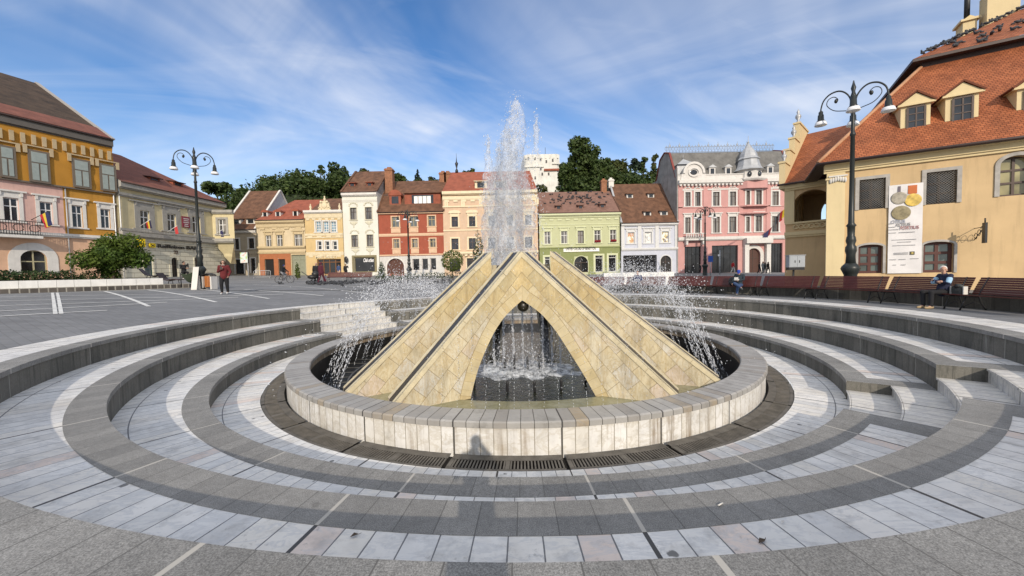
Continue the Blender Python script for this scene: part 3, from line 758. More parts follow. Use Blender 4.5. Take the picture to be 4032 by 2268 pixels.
class Bld:
    def __init__(s, name, label, A, B, zg, D=9, cat='building'):
        s.A = V((A[0], A[1], 0)); d = V((B[0]-A[0], B[1]-A[1], 0)); s.W = d.length; s.d = d.normalized(); s.n = V((-s.d.y, s.d.x, 0))
        s.zg = zg; s.D = D; s.rz = math.atan2(s.d.y, s.d.x)
        s.e = empty(name, (A[0], A[1], zg), s.rz, label, cat)
    def L(s, px, py, w=0):               # survey point on the facade (w metres behind it) -> u, z
        r = ray(px, py); o = s.A+s.n*w; k = (o-CAM).dot(s.n)/r.dot(s.n); p = CAM+r*k
        return ((p-s.A).dot(s.d), p.z-s.zg)
    def R(s, m, x0, y0, x1, y1, w=0):
        xm, ym = (x0+x1)/2, (y0+y1)/2
        return (s.L(*m(x0, ym), w)[0], s.L(*m(x1, ym), w)[0], s.L(*m(xm, y1), w)[1], s.L(*m(xm, y0), w)[1])
    def part(s, name, mb, mats, parent=None): return mb.build(name, mats, parent or s.e)
    def wall(s, mat, H, holes=(), name='wall', z0=-.6, u0=0, u1=None, t=.32, y=0, body=True, D=None):
        """front wall with real openings (u0,u1,z0,z1,arched) and the block behind it"""
        u1 = s.W if u1 is None else u1; D = D or s.D
        mb = MB()
        us = sorted(set([u0, u1]+[q for h in holes for q in h[:2]])); zs = sorted(set([z0, H]+[q for h in holes for q in h[2:4]]))
        us = [q for q in us if u0-1e-6 <= q <= u1+1e-6]; zs = [q for q in zs if z0-1e-6 <= q <= H+1e-6]
        for i in range(len(us)-1):
            for j in range(len(zs)-1):
                cu, cz = (us[i]+us[i+1])/2, (zs[j]+zs[j+1])/2
                if any(h[0] < cu < h[1] and h[2] < cz < h[3] for h in holes): continue
                mb.face([(us[i], y, zs[j]), (us[i+1], y, zs[j]), (us[i+1], y, zs[j+1]), (us[i], y, zs[j+1])])
        for h in holes:
            a, b, c, d = h[:4]
            mb.face([(a, y, c), (a, y+t, c), (a, y+t, d), (a, y, d)]); mb.face([(b, y, d), (b, y+t, d), (b, y+t, c), (b, y, c)])
            mb.face([(a, y, c), (b, y, c), (b, y+t, c), (a, y+t, c)])
            ar = h[4] if len(h) > 4 else 0
            if not ar: mb.face([(a, y, d), (a, y+t, d), (b, y+t, d), (b, y, d)])
            else:
                n = 14; r = (b-a)/2; rise = ar*r; q = [((a+b)/2-r*math.cos(PI*k/n), d-rise+rise*math.sin(PI*k/n)) for k in range(n+1)]
                for k in range(n):
                    p0, p1 = q[k], q[k+1]
                    mb.face([(p0[0], y, p0[1]), (p1[0], y, p1[1]), (p1[0], y, d), (p0[0], y, d)])
                    mb.face([(p0[0], y, p0[1]), (p0[0], y+t, p0[1]), (p1[0], y+t, p1[1]), (p1[0], y, p1[1])])
        if body:
            mb.face([(u0, y+D, z0), (u0, y, z0), (u0, y, H), (u0, y+D, H)]); mb.face([(u1, y, z0), (u1, y+D, z0), (u1, y+D, H), (u1, y, H)])
            mb.face([(u1, y+D, z0), (u0, y+D, z0), (u0, y+D, H), (u1, y+D, H)])
            mb.face([(u0, y, H), (u1, y, H), (u1, y+D, H), (u0, y+D, H)])
        return s.part(name, mb, mat)
    def win(s, r, fm, gm, bars=(1, .62), dep=.16, fr=.07, sur=None, st='flat', name='window', arch=0, pw=.16, big=False):
        """window set in its opening: frame and glazing bars, a pane, and the stone or plaster surround round it"""
        a, b, c, d = r[:4]; mb = MB(); y0, y1 = dep, dep+.07
        def bx(u0, z0, u1, z1, yy=0): mb.box(u0, y0-yy, z0, u1, y1, z1)
        bx(a, c, a+fr, d); bx(b-fr, c, b, d); bx(a+fr, c, b-fr, c+fr); bx(a+fr, d-fr, b-fr, d)
        nv, tr = bars
        for k in range(nv): u = a+(b-a)*(k+1)/(nv+1); bx(u-fr*.5, c+fr, u+fr*.5, d-fr, .004)
        for q in (tr if isinstance(tr, (list, tuple)) else ([tr] if tr else [])): z = c+(d-c)*q; bx(a+fr, z-fr*.5, b-fr, z+fr*.5, .008)
        w = s.part(name, mb, fm)
        mp = MB(); mp.face([(a, y1-.02, c), (b, y1-.02, c), (b, y1-.02, d), (a, y1-.02, d)]); s.part('pane', mp, gm, w)
        if sur is not None:
            ms = MB(); p = -.06
            def sb(u0, z0, u1, z1, pr=.06): ms.box(u0, -pr, z0, u1, .03, z1)
            if arch:
                n = 14; rr = (b-a)/2; rise = arch*rr; uc = (a+b)/2
                for k in range(n):
                    q = [(uc-(rr+e)*math.cos(PI*kk/n), d-rise+(rise+e)*math.sin(PI*kk/n)) for kk, e in ((k, 0), (k+1, 0), (k+1, pw), (k, pw))]
                    ms.prism(q, -.06, .03)
                sb(a-pw, c, a, d-rise); sb(b, c, b+pw, d-rise)
            else:
                sb(a-pw, c, a, d); sb(b, c, b+pw, d); sb(a-pw, d, b+pw, d+pw)
            if st != 'bare': sb(a-pw*1.5, c-.14, b+pw*1.5, c, .13)
            if st in ('ped', 'hood', 'tri', 'seg'):
                sb(a-pw, d+pw, b+pw, d+pw+.3, .04); sb(a-pw*1.9, d+pw+.3, b+pw*1.9, d+pw+.45, .2)
                for uu in (a-pw*.7, b+pw*.7): sb(uu-.09, d+pw-.1, uu+.09, d+pw+.3, .14)
                zt = d+pw+.45; w2 = (b-a)/2+pw*1.9; uc = (a+b)/2
                if st == 'tri': ms.prism([(uc-w2, zt), (uc+w2, zt), (uc, zt+.5)], -.18, .03)
                if st == 'seg': ms.prism([(uc-w2*math.cos(PI*k/10), zt+.36*math.sin(PI*k/10)) for k in range(11)], -.18, .03)
            if st == 'apron': sb(a-pw, c-.95, b+pw, c-.14, .05); sb(a+.05, c-.82, b-.05, c-.3, .1)
            if st == 'orn':
                for k in range(7):
                    an = PI*k/6; ms.ball(((a+b)/2-(b-a)*.62*math.cos(an), -.02, d+.35+.42*math.sin(an)), .16, .07, .14, 6, 4)
            s.part('surround', ms, sur, w)
        return w
    def bands(s, items, name='cornice'):
        """string courses and cornices: (z0, z1, projection, material, dentil pitch)"""
        for z0, z1, pr, mat, *dn in items:
            mb = MB(); mb.box(-.01, -pr, z0, s.W+.01, .05, z1)
            if z1-z0 > .25: mb.box(-.01, -pr*.6, z0-.14, s.W+.01, .05, z0)
            if dn and dn[0]:
                n = int(s.W/dn[0])
                for k in range(n): u = (k+.5)*s.W/n; mb.box(u-dn[0]*.26, -pr*.8, z0-.42, u+dn[0]*.26, .03, z0-.14)
            s.part(name, mb, mat)
    def roof(s, mat, He, Hr, d, ov=.35, u0=0, u1=None, hipl=0, hipr=0, brk=None, gmat=None, verge=None, sag=.0):
        """saddle roof along the facade; brk=(depth,z) gives the lower pitch of a mansard"""
        u1 = s.W if u1 is None else u1; mb = MB()
        prof = [(-ov, He)]+([brk] if brk else [])+[(d, Hr)]+([(2*d-brk[0], brk[1])] if brk else [])+[(2*d+ov, He)]
        def xl(y, z): return u0+hipl*min(1, max(0, (z-He)/(Hr-He)))
        def xr(y, z): return u1-hipr*min(1, max(0, (z-He)/(Hr-He)))
        for (ya, za), (yb, zb) in zip(prof, prof[1:]):
            n = 12
            for k in range(n):
                def P(f, y, z): return (xl(y, z)+(xr(y, z)-xl(y, z))*f, y, z)
                L = math.hypot(yb-ya, zb-za)
                q = [P(k/n, ya, za), P((k+1)/n, ya, za), P((k+1)/n, yb, zb), P(k/n, yb, zb)]
                mb.face(q, [(q[0][0], 0), (q[1][0], 0), (q[2][0], L), (q[3][0], L)])
        mb.face([(u1, -ov, He-.12), (u0, -ov, He-.12), (u0, -ov, He), (u1, -ov, He)]); mb.face([(u0, -ov, He-.12), (u1, -ov, He-.12), (u1, .3, He-.12), (u0, .3, He-.12)])
        for xx, hip, f in ((u0, hipl, 1), (u1, hipr, -1)):
            if hip:
                e = (xx, -ov, He), (xx, 2*d+ov, He), (xx+f*hip, d, Hr)
                mb.face(e if f < 0 else e[::-1])
        r = s.part('roof', mb, mat)
        for xx, hip in ((u0, hipl), (u1, hipr)):
            if not hip:
                g = MB(); g.face([(xx, y, z-.02) for y, z in prof] if xx == u1 else [(xx, y, z-.02) for y, z in prof[::-1]]); s.part('gable', g, gmat or m_grey)
                if verge:
                    v = MB()
                    for (ya, za), (yb, zb) in zip(prof, prof[1:]):
                        v.obox(((xx), (ya+yb)/2, (za+zb)/2+.05), (.16, 0, 0), (0, (yb-ya)/2, (zb-za)/2), (0, -.09*(zb-za)/math.hypot(yb-ya, zb-za), .09*(yb-ya)/math.hypot(yb-ya, zb-za)))
                    s.part('verge', v, verge)
        gt = MB(); gt.tube([(u0, -ov-.06, He-.06), (u1, -ov-.06, He-.06)], .085, 6); s.part('gutter', gt, m_gut)
        return r
    def dormer(s, u, y, z, w, h, mat, rm, gm=None, roof='flat', dep=2.0, fm=None):
        """small roof window whose front stands at (u, y, z)"""
        mb = MB(); mb.box(u-w/2, y, z, u+w/2, y+dep, z+h)
        dm = s.part('dormer', mb, mat)
        rf = MB()
        if roof == 'arch':
            rf.prism([(u-(w/2+.15)*math.cos(PI*k/10), z+h-.1+(w/2)*math.sin(PI*k/10)) for k in range(11)], y-.12, y+dep)
        elif roof == 'tri':
            rf.prism([(u-w/2-.18, z+h), (u+w/2+.18, z+h), (u, z+h+w*.48)], y-.15, y+dep+.4)
        else:
            rf.obox((u, y+dep/2-.15, z+h+.16), (w/2+.14, 0, 0), (0, dep/2+.25, .16), (0, -.012, .05))
        s.part('dormer_roof', rf, rm, dm)
        fr = MB(); fr.box(u-w*.3, y-.03, z+h*.16, u+w*.3, y-.002, z+h*.86)
        s.part('dormer_pane', fr, gm or g_dark, dm)
        return dm
    def chimney(s, u, y, z0, z1, w=.9, mat=None):
        mb = MB(); mb.box(u-w/2, y-w/2, z0, u+w/2, y+w/2, z1); mb.box(u-w/2-.1, y-w/2-.1, z1-.35, u+w/2+.1, y+w/2+.1, z1-.15); mb.box(u-w*.25, y-w*.25, z1, u+w*.25, y+w*.25, z1+.3)
        return s.part('chimney', mb, mat or m_brick)
    def text(s, body, u, z, size, mat, parent=None, y=-.12, name='lettering', ext=.02, wid=None, shear=0):
        o = text_mesh(body, size, ext, shear); 
        xs = [v.co.x for v in o.vertices]; w = max(xs)-min(xs); k = (wid/w) if wid else 1
        ob = bpy.data.objects.new(name, o); o.materials.append(mat); link(ob, parent or s.e)
        ob.location = (u, y, z); ob.rotation_euler = (PI/2, 0, 0); ob.scale = (k, 1, 1)
        return ob
def text_mesh(body, size, ext=.01, shear=0):
    cu = bpy.data.curves.new('lettering', 'FONT'); cu.body = body; cu.size = size; cu.extrude = ext; cu.shear = shear; cu.offset = size*.022; cu.resolution_u = 3
    o = bpy.data.objects.new('lettering', cu); COL.objects.link(o)
    bpy.context.view_layer.update()
    me = bpy.data.meshes.new_from_object(o.evaluated_get(bpy.context.evaluated_depsgraph_get()))
    bpy.data.objects.remove(o); bpy.data.curves.remove(cu); return me
def front(name, label, m, x0, x1, ybase, Y, D=9, cat='building'):
    """house on the far side of the square, its front facing the viewer at distance Y"""
    a, b = m(x0, ybase), m(x1, ybase); pa, pb = at(*a, Y), at(*b, Y)
    return Bld(name, label, (pa.x, Y), (pb.x, Y), gz((pa.x+pb.x)/2, Y)-.02, D, cat)
def downpipe(b, u, z1, mat=None, y=-.12, z0=-.2):
    mb = MB(); mb.tube([(u, y, z0), (u, y, z1)], .055, 6); b.part('downpipe', mb, mat or m_gut)

# --- brown roofed house half hidden by the bank
b = front('brown_roof_house', 'grey beige corner house with steep brown tiled roof beside the bank', C2, 305, 597, 1195, 62.5)
m = flat('beige plaster', (.40, .34, .25), .9, .12, 1, stain=.2)
He = b.L(*C2(500, 788))[1]; Hr = b.L(*C2(640, 450), 7)[1]
w1 = [b.R(C2, 392, 870, 428, 965), b.R(C2, 512, 865, 560, 955)]
w0 = [b.R(C2, 395, 1050, 470, 1180), b.R(C2, 532, 1040, 570, 1170)]
b.wall(m, He, w1+w0)
for r in w1: b.win(r, m_winb, g_dark, sur=m_white, pw=.2)
for r in w0: b.win(r, m_winb, g_shop, bars=(0, None), sur=m_white, name='shop_window', st='bare')
b.bands([(He-.45, He-.1, .3, m_white), (b.L(*C2(500, 1000))[1], b.L(*C2(500, 980))[1], .12, m)])
b.roof(m_roofb, He, Hr, 7, verge=m_white, gmat=flat('pale gable', (.55, .55, .55), .9))
for x, y in ((417, 727), (543, 722)):
    u, z = b.L(*C2(x, y), 1.0); b.dormer(u, .6, z-.4, 1.5, .9, m_white, m_roofb)
# --- cream house with red roof
b = front('cream_house', 'cream two storey house with red roof and grey green garage doors', C2, 600, 1022, 1195, 62)
m = flat('cream plaster', (.58, .48, .32), .85, .1, 1, stain=.25); m2 = flat('cream trim', (.50, .40, .24), .8, .1)
mor = flat('orange shopfront', (.36, .13, .055), .8, .12, 2)
He = b.L(*C2(800, 704))[1]; Hr = b.L(*C2(950, 530), 7)[1]
w1 = [b.R(C2, 662, 840, 712, 942), b.R(C2, 758, 836, 810, 938), b.R(C2, 912, 830, 984, 934)]
g = [b.R(C2, 655, 1048, 735, 1192), b.R(C2, 775, 1048, 835, 1192), b.R(C2, 892, 1010, 1014, 1192)]
b.wall(m, He, w1+g)
zs = b.L(*C2(800, 995))[1]
o = MB(); ua = b.L(*C2(610, 1100))[0]; ub = b.L(*C2(885, 1100))[0]
gu = [g[0], g[1]]
for u0, u1 in ((ua, g[0][0]), (g[0][1], g[1][0]), (g[1][1], ub)): o.box(u0, -.06, -.4, u1, .02, zs)
for r in gu: o.box(r[0], -.06, r[3], r[1], .02, zs)
b.part('shopfront', o, mor)
for r in w1: b.win(r, m_winw, g_curt, bars=(1, .68), sur=m2, st='tri', pw=.2)
for r in g[:2]: b.win(r, m_winb, m_void, bars=(0, None), name='shop_window')
b.win(g[2], flat('sage garage paint', (.26, .27, .19), .7, .1), flat('sage garage leaf', (.24, .25, .18), .7, .12), bars=(1, .78), sur=m2, st='bare', name='garage_door', fr=.1)
z = lambda y: b.L(*C2(800, y))[1]
b.bands([(He-.4, He-.02, .4, m2), (z(765), z(740), .18, m2, 1.6), (z(950), z(935), .35, m2), (z(992), z(978), .2, m2)])
b.roof(m_roofr, He, Hr, 7, verge=m_roofr, hipl=2.5)
for x, y in ((667, 662), (780, 658), (932, 652)):
    u, zz = b.L(*C2(x, y), 1.3); b.dormer(u, .9, zz-.55, .85, 1.05, m_white, m_roofr, roof='arch')
# --- yellow baroque house
b = front('yellow_baroque_house', 'narrow yellow house with statues and a baroque gable ornament on its parapet', C2, 1024, 1352, 1190, 61.85)
m = flat('yellow plaster', (.56, .41, .20), .85, .08, 1, stain=.2); mt = flat('pale yellow stone', (.62, .53, .36), .8, .15, 3)
Ht = b.L(*C2(1180, 620))[1]
w1 = [b.R(C2, x, 718, x+46, 810) for x in (1100, 1166, 1232)]
w0 = [b.R(C2, x, 893, x+36, 966) for x in (1115, 1183, 1249)]
g = [b.R(C2, 1112, 1047, 1322, 1183)]
b.wall(m, Ht, w1+w0+g)
gb = glass('blue panelled glass', (.16, .26, .33))
for r in w1: b.win(r, m_winw, gb, bars=(1, (.25, .5, .75)), sur=m_white, pw=.22)
for r in w0: b.win(r, m_winw, g_dark, bars=(0, .5), sur=m_white, pw=.25, fr=.09)
mw = flat('shop joinery', (.17, .075, .025), .6, .2)
r = g[0]; b.win(r, mw, g_shop, bars=(3, .8), name='shop_window', fr=.13, dep=.25)
z = lambda y: b.L(*C2(1180, y))[1]
b.bands([(Ht-.35, Ht, .45, m_white), (z(683), z(640), .12, mt, 1.0), (z(862), z(853), .1, mt), (z(838), z(822), .12, mt, 1.5), (z(1008), z(985), .06, mt, 1.4)])
mb = MB(); uc = b.L(*C2(1172, 600))[0]                      # ornament: scrolls, clock roundel, crowning figure
mb.prism([(uc-1.05, Ht), (uc+1.05, Ht), (uc+.85, Ht+.6), (uc+.7, Ht+1.35), (uc+.35, Ht+1.55), (uc-.35, Ht+1.55), (uc-.7, Ht+1.35), (uc-.85, Ht+.6)], .1, .45)
for q in (-1, 1): mb.tube([(uc+q*(.72+.25*math.cos(k*.7)), .05, Ht+.33+.25*math.sin(k*.7)) for k in range(8)], .09, 6); mb.ball((uc+q*.5, 0, Ht+1.4), .2, .15, .2, 8, 6)
mb.ball((uc, .05, Ht+.78), .45, .12, .45, 14, 8); mb.lathe([(.2, 0), (.17, .22), (.2, .45), (.11, .6), (.13, .78), (.02, .92)], (uc, .3, Ht+1.5), 8)
b.part('gable_ornament', mb, mt)
for x in (1048, 1303):
    u = b.L(*C2(x, 600))[0]; mb = MB(); mb.lathe([(.2, 0), (.2, .16), (.1, .27), (.2, .55), (.14, .8), (.06, .9), (.1, 1.02), (.02, 1.15)], (u, .2, Ht), 10); b.part('roof_figure', mb, mt)
b.roof(m_roofb, Ht-.3, b.L(*C2(1130, 520), 7)[1], 7, ov=-.7)
mc = flat('cut letters', (.70, .62, .45), .6)
b.text('MARTURISESTI', b.L(*C2(1100, 1030))[0], z(1040), .62, mc, wid=b.L(*C2(1285, 1030))[0]-b.L(*C2(1100, 1030))[0], name='shop_lettering')
# --- white house
b = front('white_house', 'tall white three storey house with a dark cafe window at street level', C3, 262, 592, 1140, 62)
m = flat('white plaster', (.64, .63, .56), .85, .06, .8, stain=.12); mt = flat('stone cream ornament', (.55, .52, .40), .85, .15, 3)
He = b.L(*C3(420, 378))[1]; Hr = b.L(*C3(520, 180), 6)[1]
ws = [b.R(C3, *q) for q in ((312, 527, 373, 640), (455, 522, 518, 636), (325, 787, 386, 900), (470, 782, 531, 895))]
g = [b.R(C3, 348, 995, 548, 1140)]
b.wall(m, He, ws+g)
for r in ws: b.win(r, m_winb, g_curt, bars=(1, .66), sur=mt, st='orn', pw=.1)
b.win(g[0], flat('olive shopfront', (.20, .17, .09), .6), g_shop, bars=(0, None), sur=flat('olive shopfront', (1, 1, 1)), name='shop_window', fr=.14, st='bare', pw=.3)
z = lambda y: b.L(*C3(420, y))[1]
b.bands([(He-.5, He-.02, .42, m_white), (z(455), z(435), .1, m), (z(470), z(462), .06, m)])
mb = MB()
for q in ((345, 675), (490, 670), (362, 935), (500, 930)):
    u, zz = b.L(*C3(*q)); mb.ball((u, -.01, zz), .42, .05, .34, 8, 5); mb.ball((u-.4, -.01, zz+.1), .24, .05, .2, 8, 5); mb.ball((u+.4, -.01, zz+.1), .24, .05, .2, 8, 5); mb.ball((u, -.01, zz-.5), .1, .04, .3, 6, 4)
b.part('plaster_swag', mb, mt)
b.text('Club urban', b.L(*C3(432, 1030))[0], z(1042), .85, flat('sign white', (.8, .8, .8), .5), wid=b.L(*C3(530, 1030))[0]-b.L(*C3(432, 1030))[0], shear=.35, y=.12, name='cafe_lettering')
b.roof(m_roofb, He, Hr, 6, verge=m_roofb, hipl=0)
for x, y in ((340, 320), (503, 316)):
    u, zz = b.L(*C3(x, y), 1.8); b.dormer(u, 1.4, zz-.3, 1.0, .7, m_roofr, m_roofr)
u, zz = b.L(*C3(705, 285), 4); b.chimney(u-.3, 4, zz-2.5, b.L(*C3(705, 160), 4)[1], 1.3)
mb = MB(); u, zz = b.L(*C3(283, 1020)); mb.ball((u, -.45, zz), .3, .12, .55, 10, 8); mb.tube([(u, -.4, zz+.3), (u, 0, zz+.35)], .03, 5); b.part('hanging_sign', mb, m_iron2)
# --- red house
b = front('red_house', 'brick red two storey house with brown mansard roof and white window panels', C3, 598, 1218, 1150, 62.1)
m = flat('red plaster', (.30, .078, .045), .88, .14, 1.2, stain=.15); mt = flat('salmon trim', (.60, .42, .28), .8, .1); mw = flat('whitewash', (.54, .53, .50), .9, .12, 1.5, stain=.3)
He = b.L(*C3(900, 566))[1]; zb = b.L(*C3(900, 403), 3.0)[1]; Hr = b.L(*C3(900, 272), 7)[1]
w1 = [b.R(C3, *q) for q in ((708, 613, 776, 711), (880, 608, 946, 707), (1052, 604, 1119, 702))]
w0 = [b.R(C3, *q) for q in ((722, 826, 779, 911), (898, 823, 953, 906), (1068, 820, 1123, 901))]
g = [(*b.R(C3, 662, 1008, 824, 1152), 1), b.R(C3, 905, 1012, 970, 1122), b.R(C3, 995, 1010, 1052, 1120), b.R(C3, 1074, 1006, 1130, 1118)]
b.wall(m, He, w1+w0+g)
zt = b.L(*C3(900, 985))[1]
mb = MB()                                                  # whitewashed ground floor shows as a thin skin over the red
us = [0, g[0][0], g[0][1], g[1][0], g[1][1], g[2][0], g[2][1], g[3][0], g[3][1], b.W]
for i in range(0, 10, 2): mb.box(us[i], -.05, -.5, us[i+1], .02, zt)
for r in g[1:]: mb.box(r[0], -.05, r[3], r[1], .02, zt); mb.box(r[0], -.05, -.5, r[1], .02, r[2])
a, c_, zz0, zz1 = g[0][:4]; rr = (c_-a)/2
for k in range(14):
    q = [((a+c_)/2-rr*math.cos(PI*kk/14), zz1-rr+rr*math.sin(PI*kk/14)) for kk in (k, k+1)]
    mb.prism([q[0], q[1], (q[1][0], zt), (q[0][0], zt)], -.05, .02)
b.part('ground_floor', mb, mw)
for r in w1: b.win(r, m_wing, g_sky, bars=(1, .66), sur=mt, st='apron', pw=.18)
for r in w0: b.win(r, m_wing, g_curt, bars=(1, .64), sur=mt, st='apron', pw=.18)
b.win(g[0], flat('gate brown', (.10, .045, .03), .6, .2), flat('gate leaf', (.085, .035, .025), .7, .25), bars=(1, None), name='gate', dep=.26, sur=m_white, st='bare', arch=1, pw=.22)
for r in g[1:]: b.win(r, m_winw, g_shop, bars=(0, None), name='shop_window')
z = lambda y: b.L(*C3(900, y))[1]
b.bands([(He-.3, He-.05, .3, mt), (z(788), z(770), .12, mt), (z(980), z(968), .14, mt)])
b.roof(m_roofb, He, Hr, 7, brk=(2.6, zb), verge=m_roofb)
mb = MB(); mb.box(-.1, 2.45, zb-.16, b.W+.1, 2.9, zb+.02); b.part('roof_ledge', mb, m_gut)
u, zz = b.L(*C3(745, 500), 1.2); b.dormer(u, .9, zz-.1, 1.9, 1.7, m_roofr, m_roofr, roof='arch', fm=m_winw)
u, zz = b.L(*C3(1005, 500), 1.2); dm = b.dormer(u, .9, zz-.1, 6.0, 2.0, m_roofr, m_roofb)
mb = MB()
for k in range(4): mb.box(u-1.4+k*.72, .8, zz+.2, u-1.4+k*.72+.62, .87, zz+1.4)
b.part('dormer_window', mb, m_winw, dm)
for x in (1195, 1240): uu, z9 = b.L(*C3(x, 240), 7); b.chimney(uu, 7, z9-1.5, b.L(*C3(x, 196), 7)[1], 1.2)
# --- peach house behind the plume
b = front('peach_house', 'peach three storey house with white ornament and red hipped roof behind the plume', C4, 98, 812, 1395, 61.95)
m = flat('peach plaster', (.55, .40, .28), .85, .1, 1, stain=.15); mt = flat('cream ornament', (.68, .58, .40), .8, .1, 3)
He = b.L(*C4(450, 775))[1]; Hr = b.L(*C4(300, 632), 6)[1]
xs = (176, 308, 456, 597, 735); ws = []
for i, x in enumerate(xs):
    dy = -i*3.2; ws += [b.R(C4, x-25, 972+dy, x+24, 1050+dy), b.R(C4, x-26, 1138+dy, x+28, 1222+dy)]
g = [b.R(C4, x-40, 1290-i*3, x+40, 1390-i*3) for i, x in enumerate(xs)]
b.wall(m, He, ws+g)
for i, r in enumerate(ws): b.win(r, m_winb, g_dark, bars=(1, .64), sur=mt, st=('seg' if i % 2 == 0 else 'flat'), pw=.24)
for r in g: b.win(r, m_winb, g_shop, bars=(1, .8), sur=mt, name='shop_window', st='bare')
z = lambda y: b.L(*C4(450, y))[1]
b.bands([(He-.45, He-.02, .5, mt, 0), (z(835), z(812), .16, mt, 1.35), (z(895), z(885), .14, mt), (z(1075), z(1066), .1, mt), (z(1250), z(1236), .5, mt, .8)])
for x in (103, 118, 230, 245, 365, 380, 520, 535, 660, 675, 790, 806): mb = MB(); u = b.L(*C4(x, 860))[0]; mb.box(u-.14, -.12, z(885), u+.14, .02, z(835)); b.part('pilaster_strip', mb, mt)
hl_ = b.L(*C4(150, 632), 6)[0]; hr_ = b.W-b.L(*C4(745, 628), 6)[0]; b.roof(m_roofr, He, Hr, 6, hipl=hl_, hipr=max(.5, hr_))
for x in (375, 520): u, zz = b.L(*C4(x, 762), .6); dm = b.dormer(u, .4, zz, 2.0, 1.2, mt, mt, dep=2.5)
mb = MB(); u, zz = b.L(*C4(190, 632), 6); mb.lathe([(.3, -.2), (.25, .3), (.08, .6), (.22, 1.2), (.3, 1.5), (.1, 1.8), (.03, 2.6), (.02, 3.3)], (u, 6, zz), 8); b.part('finial', mb, m_iron2)
# --- green house
b = front('green_house', 'light green two storey shop with five windows and a pigeon covered roof', C5, 170, 880, 1275, 62.1)
m = flat('pale green plaster', (.45, .465, .28), .85, .06, 1, stain=.1); m2 = flat('olive green plaster', (.22, .245, .10), .85, .08, 1); mt = flat('green white trim', (.54, .56, .36), .8, .06)
He = b.L(*C5(520, 752))[1]; Hr = b.L(*C5(480, 568), 6)[1]
ws = [b.R(C5, *q) for q in ((208, 918, 262, 1028), (355, 914, 410, 1024), (500, 910, 554, 1021), (646, 906, 701, 1016), (784, 902, 839, 1012))]
g = [(*b.R(C5, 470, 1133, 592, 1275), 1), b.R(C5, 655, 1128, 720, 1272), b.R(C5, 772, 1124, 838, 1270), b.R(C5, 212, 1140, 258, 1276)]
b.wall(m, He, ws+g)
zt = b.L(*C5(520, 1060))[1]
mb = MB(); gs = sorted(g, key=lambda q: q[0]); us = [0]+[q for r in gs for q in r[:2]]+[b.W]
for i in range(0, len(us), 2): mb.box(us[i], -.05, -.5, us[i+1], .02, zt)
for r in gs: mb.box(r[0], -.05, r[3], r[1], .02, zt)
b.part('ground_floor', mb, m2)
for i, r in enumerate(ws): b.win(r, m_winb if i == 2 else m_winw, g_curt, bars=(1, .66), sur=mt, st='hood', pw=.22)
for i in (3, 4):
    r = ws[i]; mb = MB()
    for k in range(40): mb.ball((r[0]+.05+(r[1]-r[0]-.1)*rnd.random(), -.22+rnd.uniform(-.1, .1), r[2]+.1+.32*rnd.random()), .09, .08, .09, 5, 4)
    b.part('flower_box', mb, flat('red geraniums', (.22, .012, .018), .7, .5, 9))
b.win(g[0], m_winb, g_shop, bars=(1, .6), name='shop_window', sur=mt, st='bare', arch=1, pw=.1)
for r in g[1:]: b.win(r, m_winw, g_shop, bars=(0, .85), name='shop_window', sur=mt, st='bare', pw=.3)
z = lambda y: b.L(*C5(520, y))[1]
b.bands([(He-.4, He-.02, .45, mt), (z(778), z(770), .25, flat('gutter dark green', (.06, .07, .03), .8)), (z(795), z(785), .12, mt, 1.3), (z(857), z(850), .06, mt), (z(1062), z(1052), .15, m2)])
r = b.R(C5, 375, 1066, 688, 1094); mb = MB(); mb.box(r[0], -.2, r[2], r[1], -.08, r[3]); sg = b.part('shop_sign', mb, flat('sign board white', (.78, .78, .72), .6, .04))
b.text('UNITED COLORS OF BENETTON.', r[0]+.35, r[2]+.26, .72, m_iron2, parent=sg, y=-.215, wid=r[1]-r[0]-.9, ext=.01)
b.roof(m_roofg, He, Hr, 6, verge=m_roofb)
GREEN, GH = b, (He, Hr, 6)
for x, y in ((330, 705), (522, 702), (712, 692)):
    u, zz = b.L(*C5(x, y), 1.2); b.dormer(u, .8, zz-.4, .9, .6, m_roofg, m_roofg)
u, zz = b.L(*C5(727, 555), 6); b.chimney(u, 6, zz-1, b.L(*C5(727, 470), 6)[1], .95)
downpipe(b, b.W-.1, He, m_iron2)
# --- pale blue white house
b = front('pale_blue_house', 'white and pale blue house with tall brown roof and three posters in its windows', C5, 884, 1378, 1275, 62)
m = flat('pale lilac plaster', (.50, .52, .59), .85, .06, 1, stain=.15); mt = flat('cold white trim', (.58, .58, .57), .8, .06)
He = b.L(*C5(1130, 840))[1]; Hr = b.L(*C5(1010, 500), 6.5)[1]
ws = [b.R(C5, *q) for q in ((940, 925, 998, 1022), (1090, 921, 1149, 1018), (1240, 917, 1299, 1014))]
g = [b.R(C5, 905, 1130, 1188, 1275), (*b.R(C5, 1227, 1128, 1320, 1270), 1)]
b.wall(m, He, ws+g)
mp = []
for i, (c1_, c2_) in enumerate((((.45, .16, .06), (.62, .45, .25)), ((.25, .27, .28), (.5, .5, .48)), ((.05, .05, .14), (.55, .42, .12)))):
    t = NT('poster %d' % i); o = t.tc(); mp.append(t)
    c = t.ramp(t.noise(t.mapp(o, (1, 1, .8)), 1.6, 5, .6, .6), [(.44, (.75, .74, .70)), (.5, c2_), (.58, c1_), (.7, (.74, .73, .7))]); t.bsdf(c, .6)
for r, p in zip(ws, mp): b.win(r, mt, p.m, bars=(0, None), sur=mt, st='hood', pw=.26)
b.win(g[0], m_iron2, g_shop, bars=(2, .8), name='shop_window', fr=.12, sur=m_iron2, st='bare', pw=.1)
b.win(g[1], m_winb, m_void, bars=(1, .6), name='door', sur=mt, st='bare', arch=1)
z = lambda y: b.L(*C5(1130, y))[1]
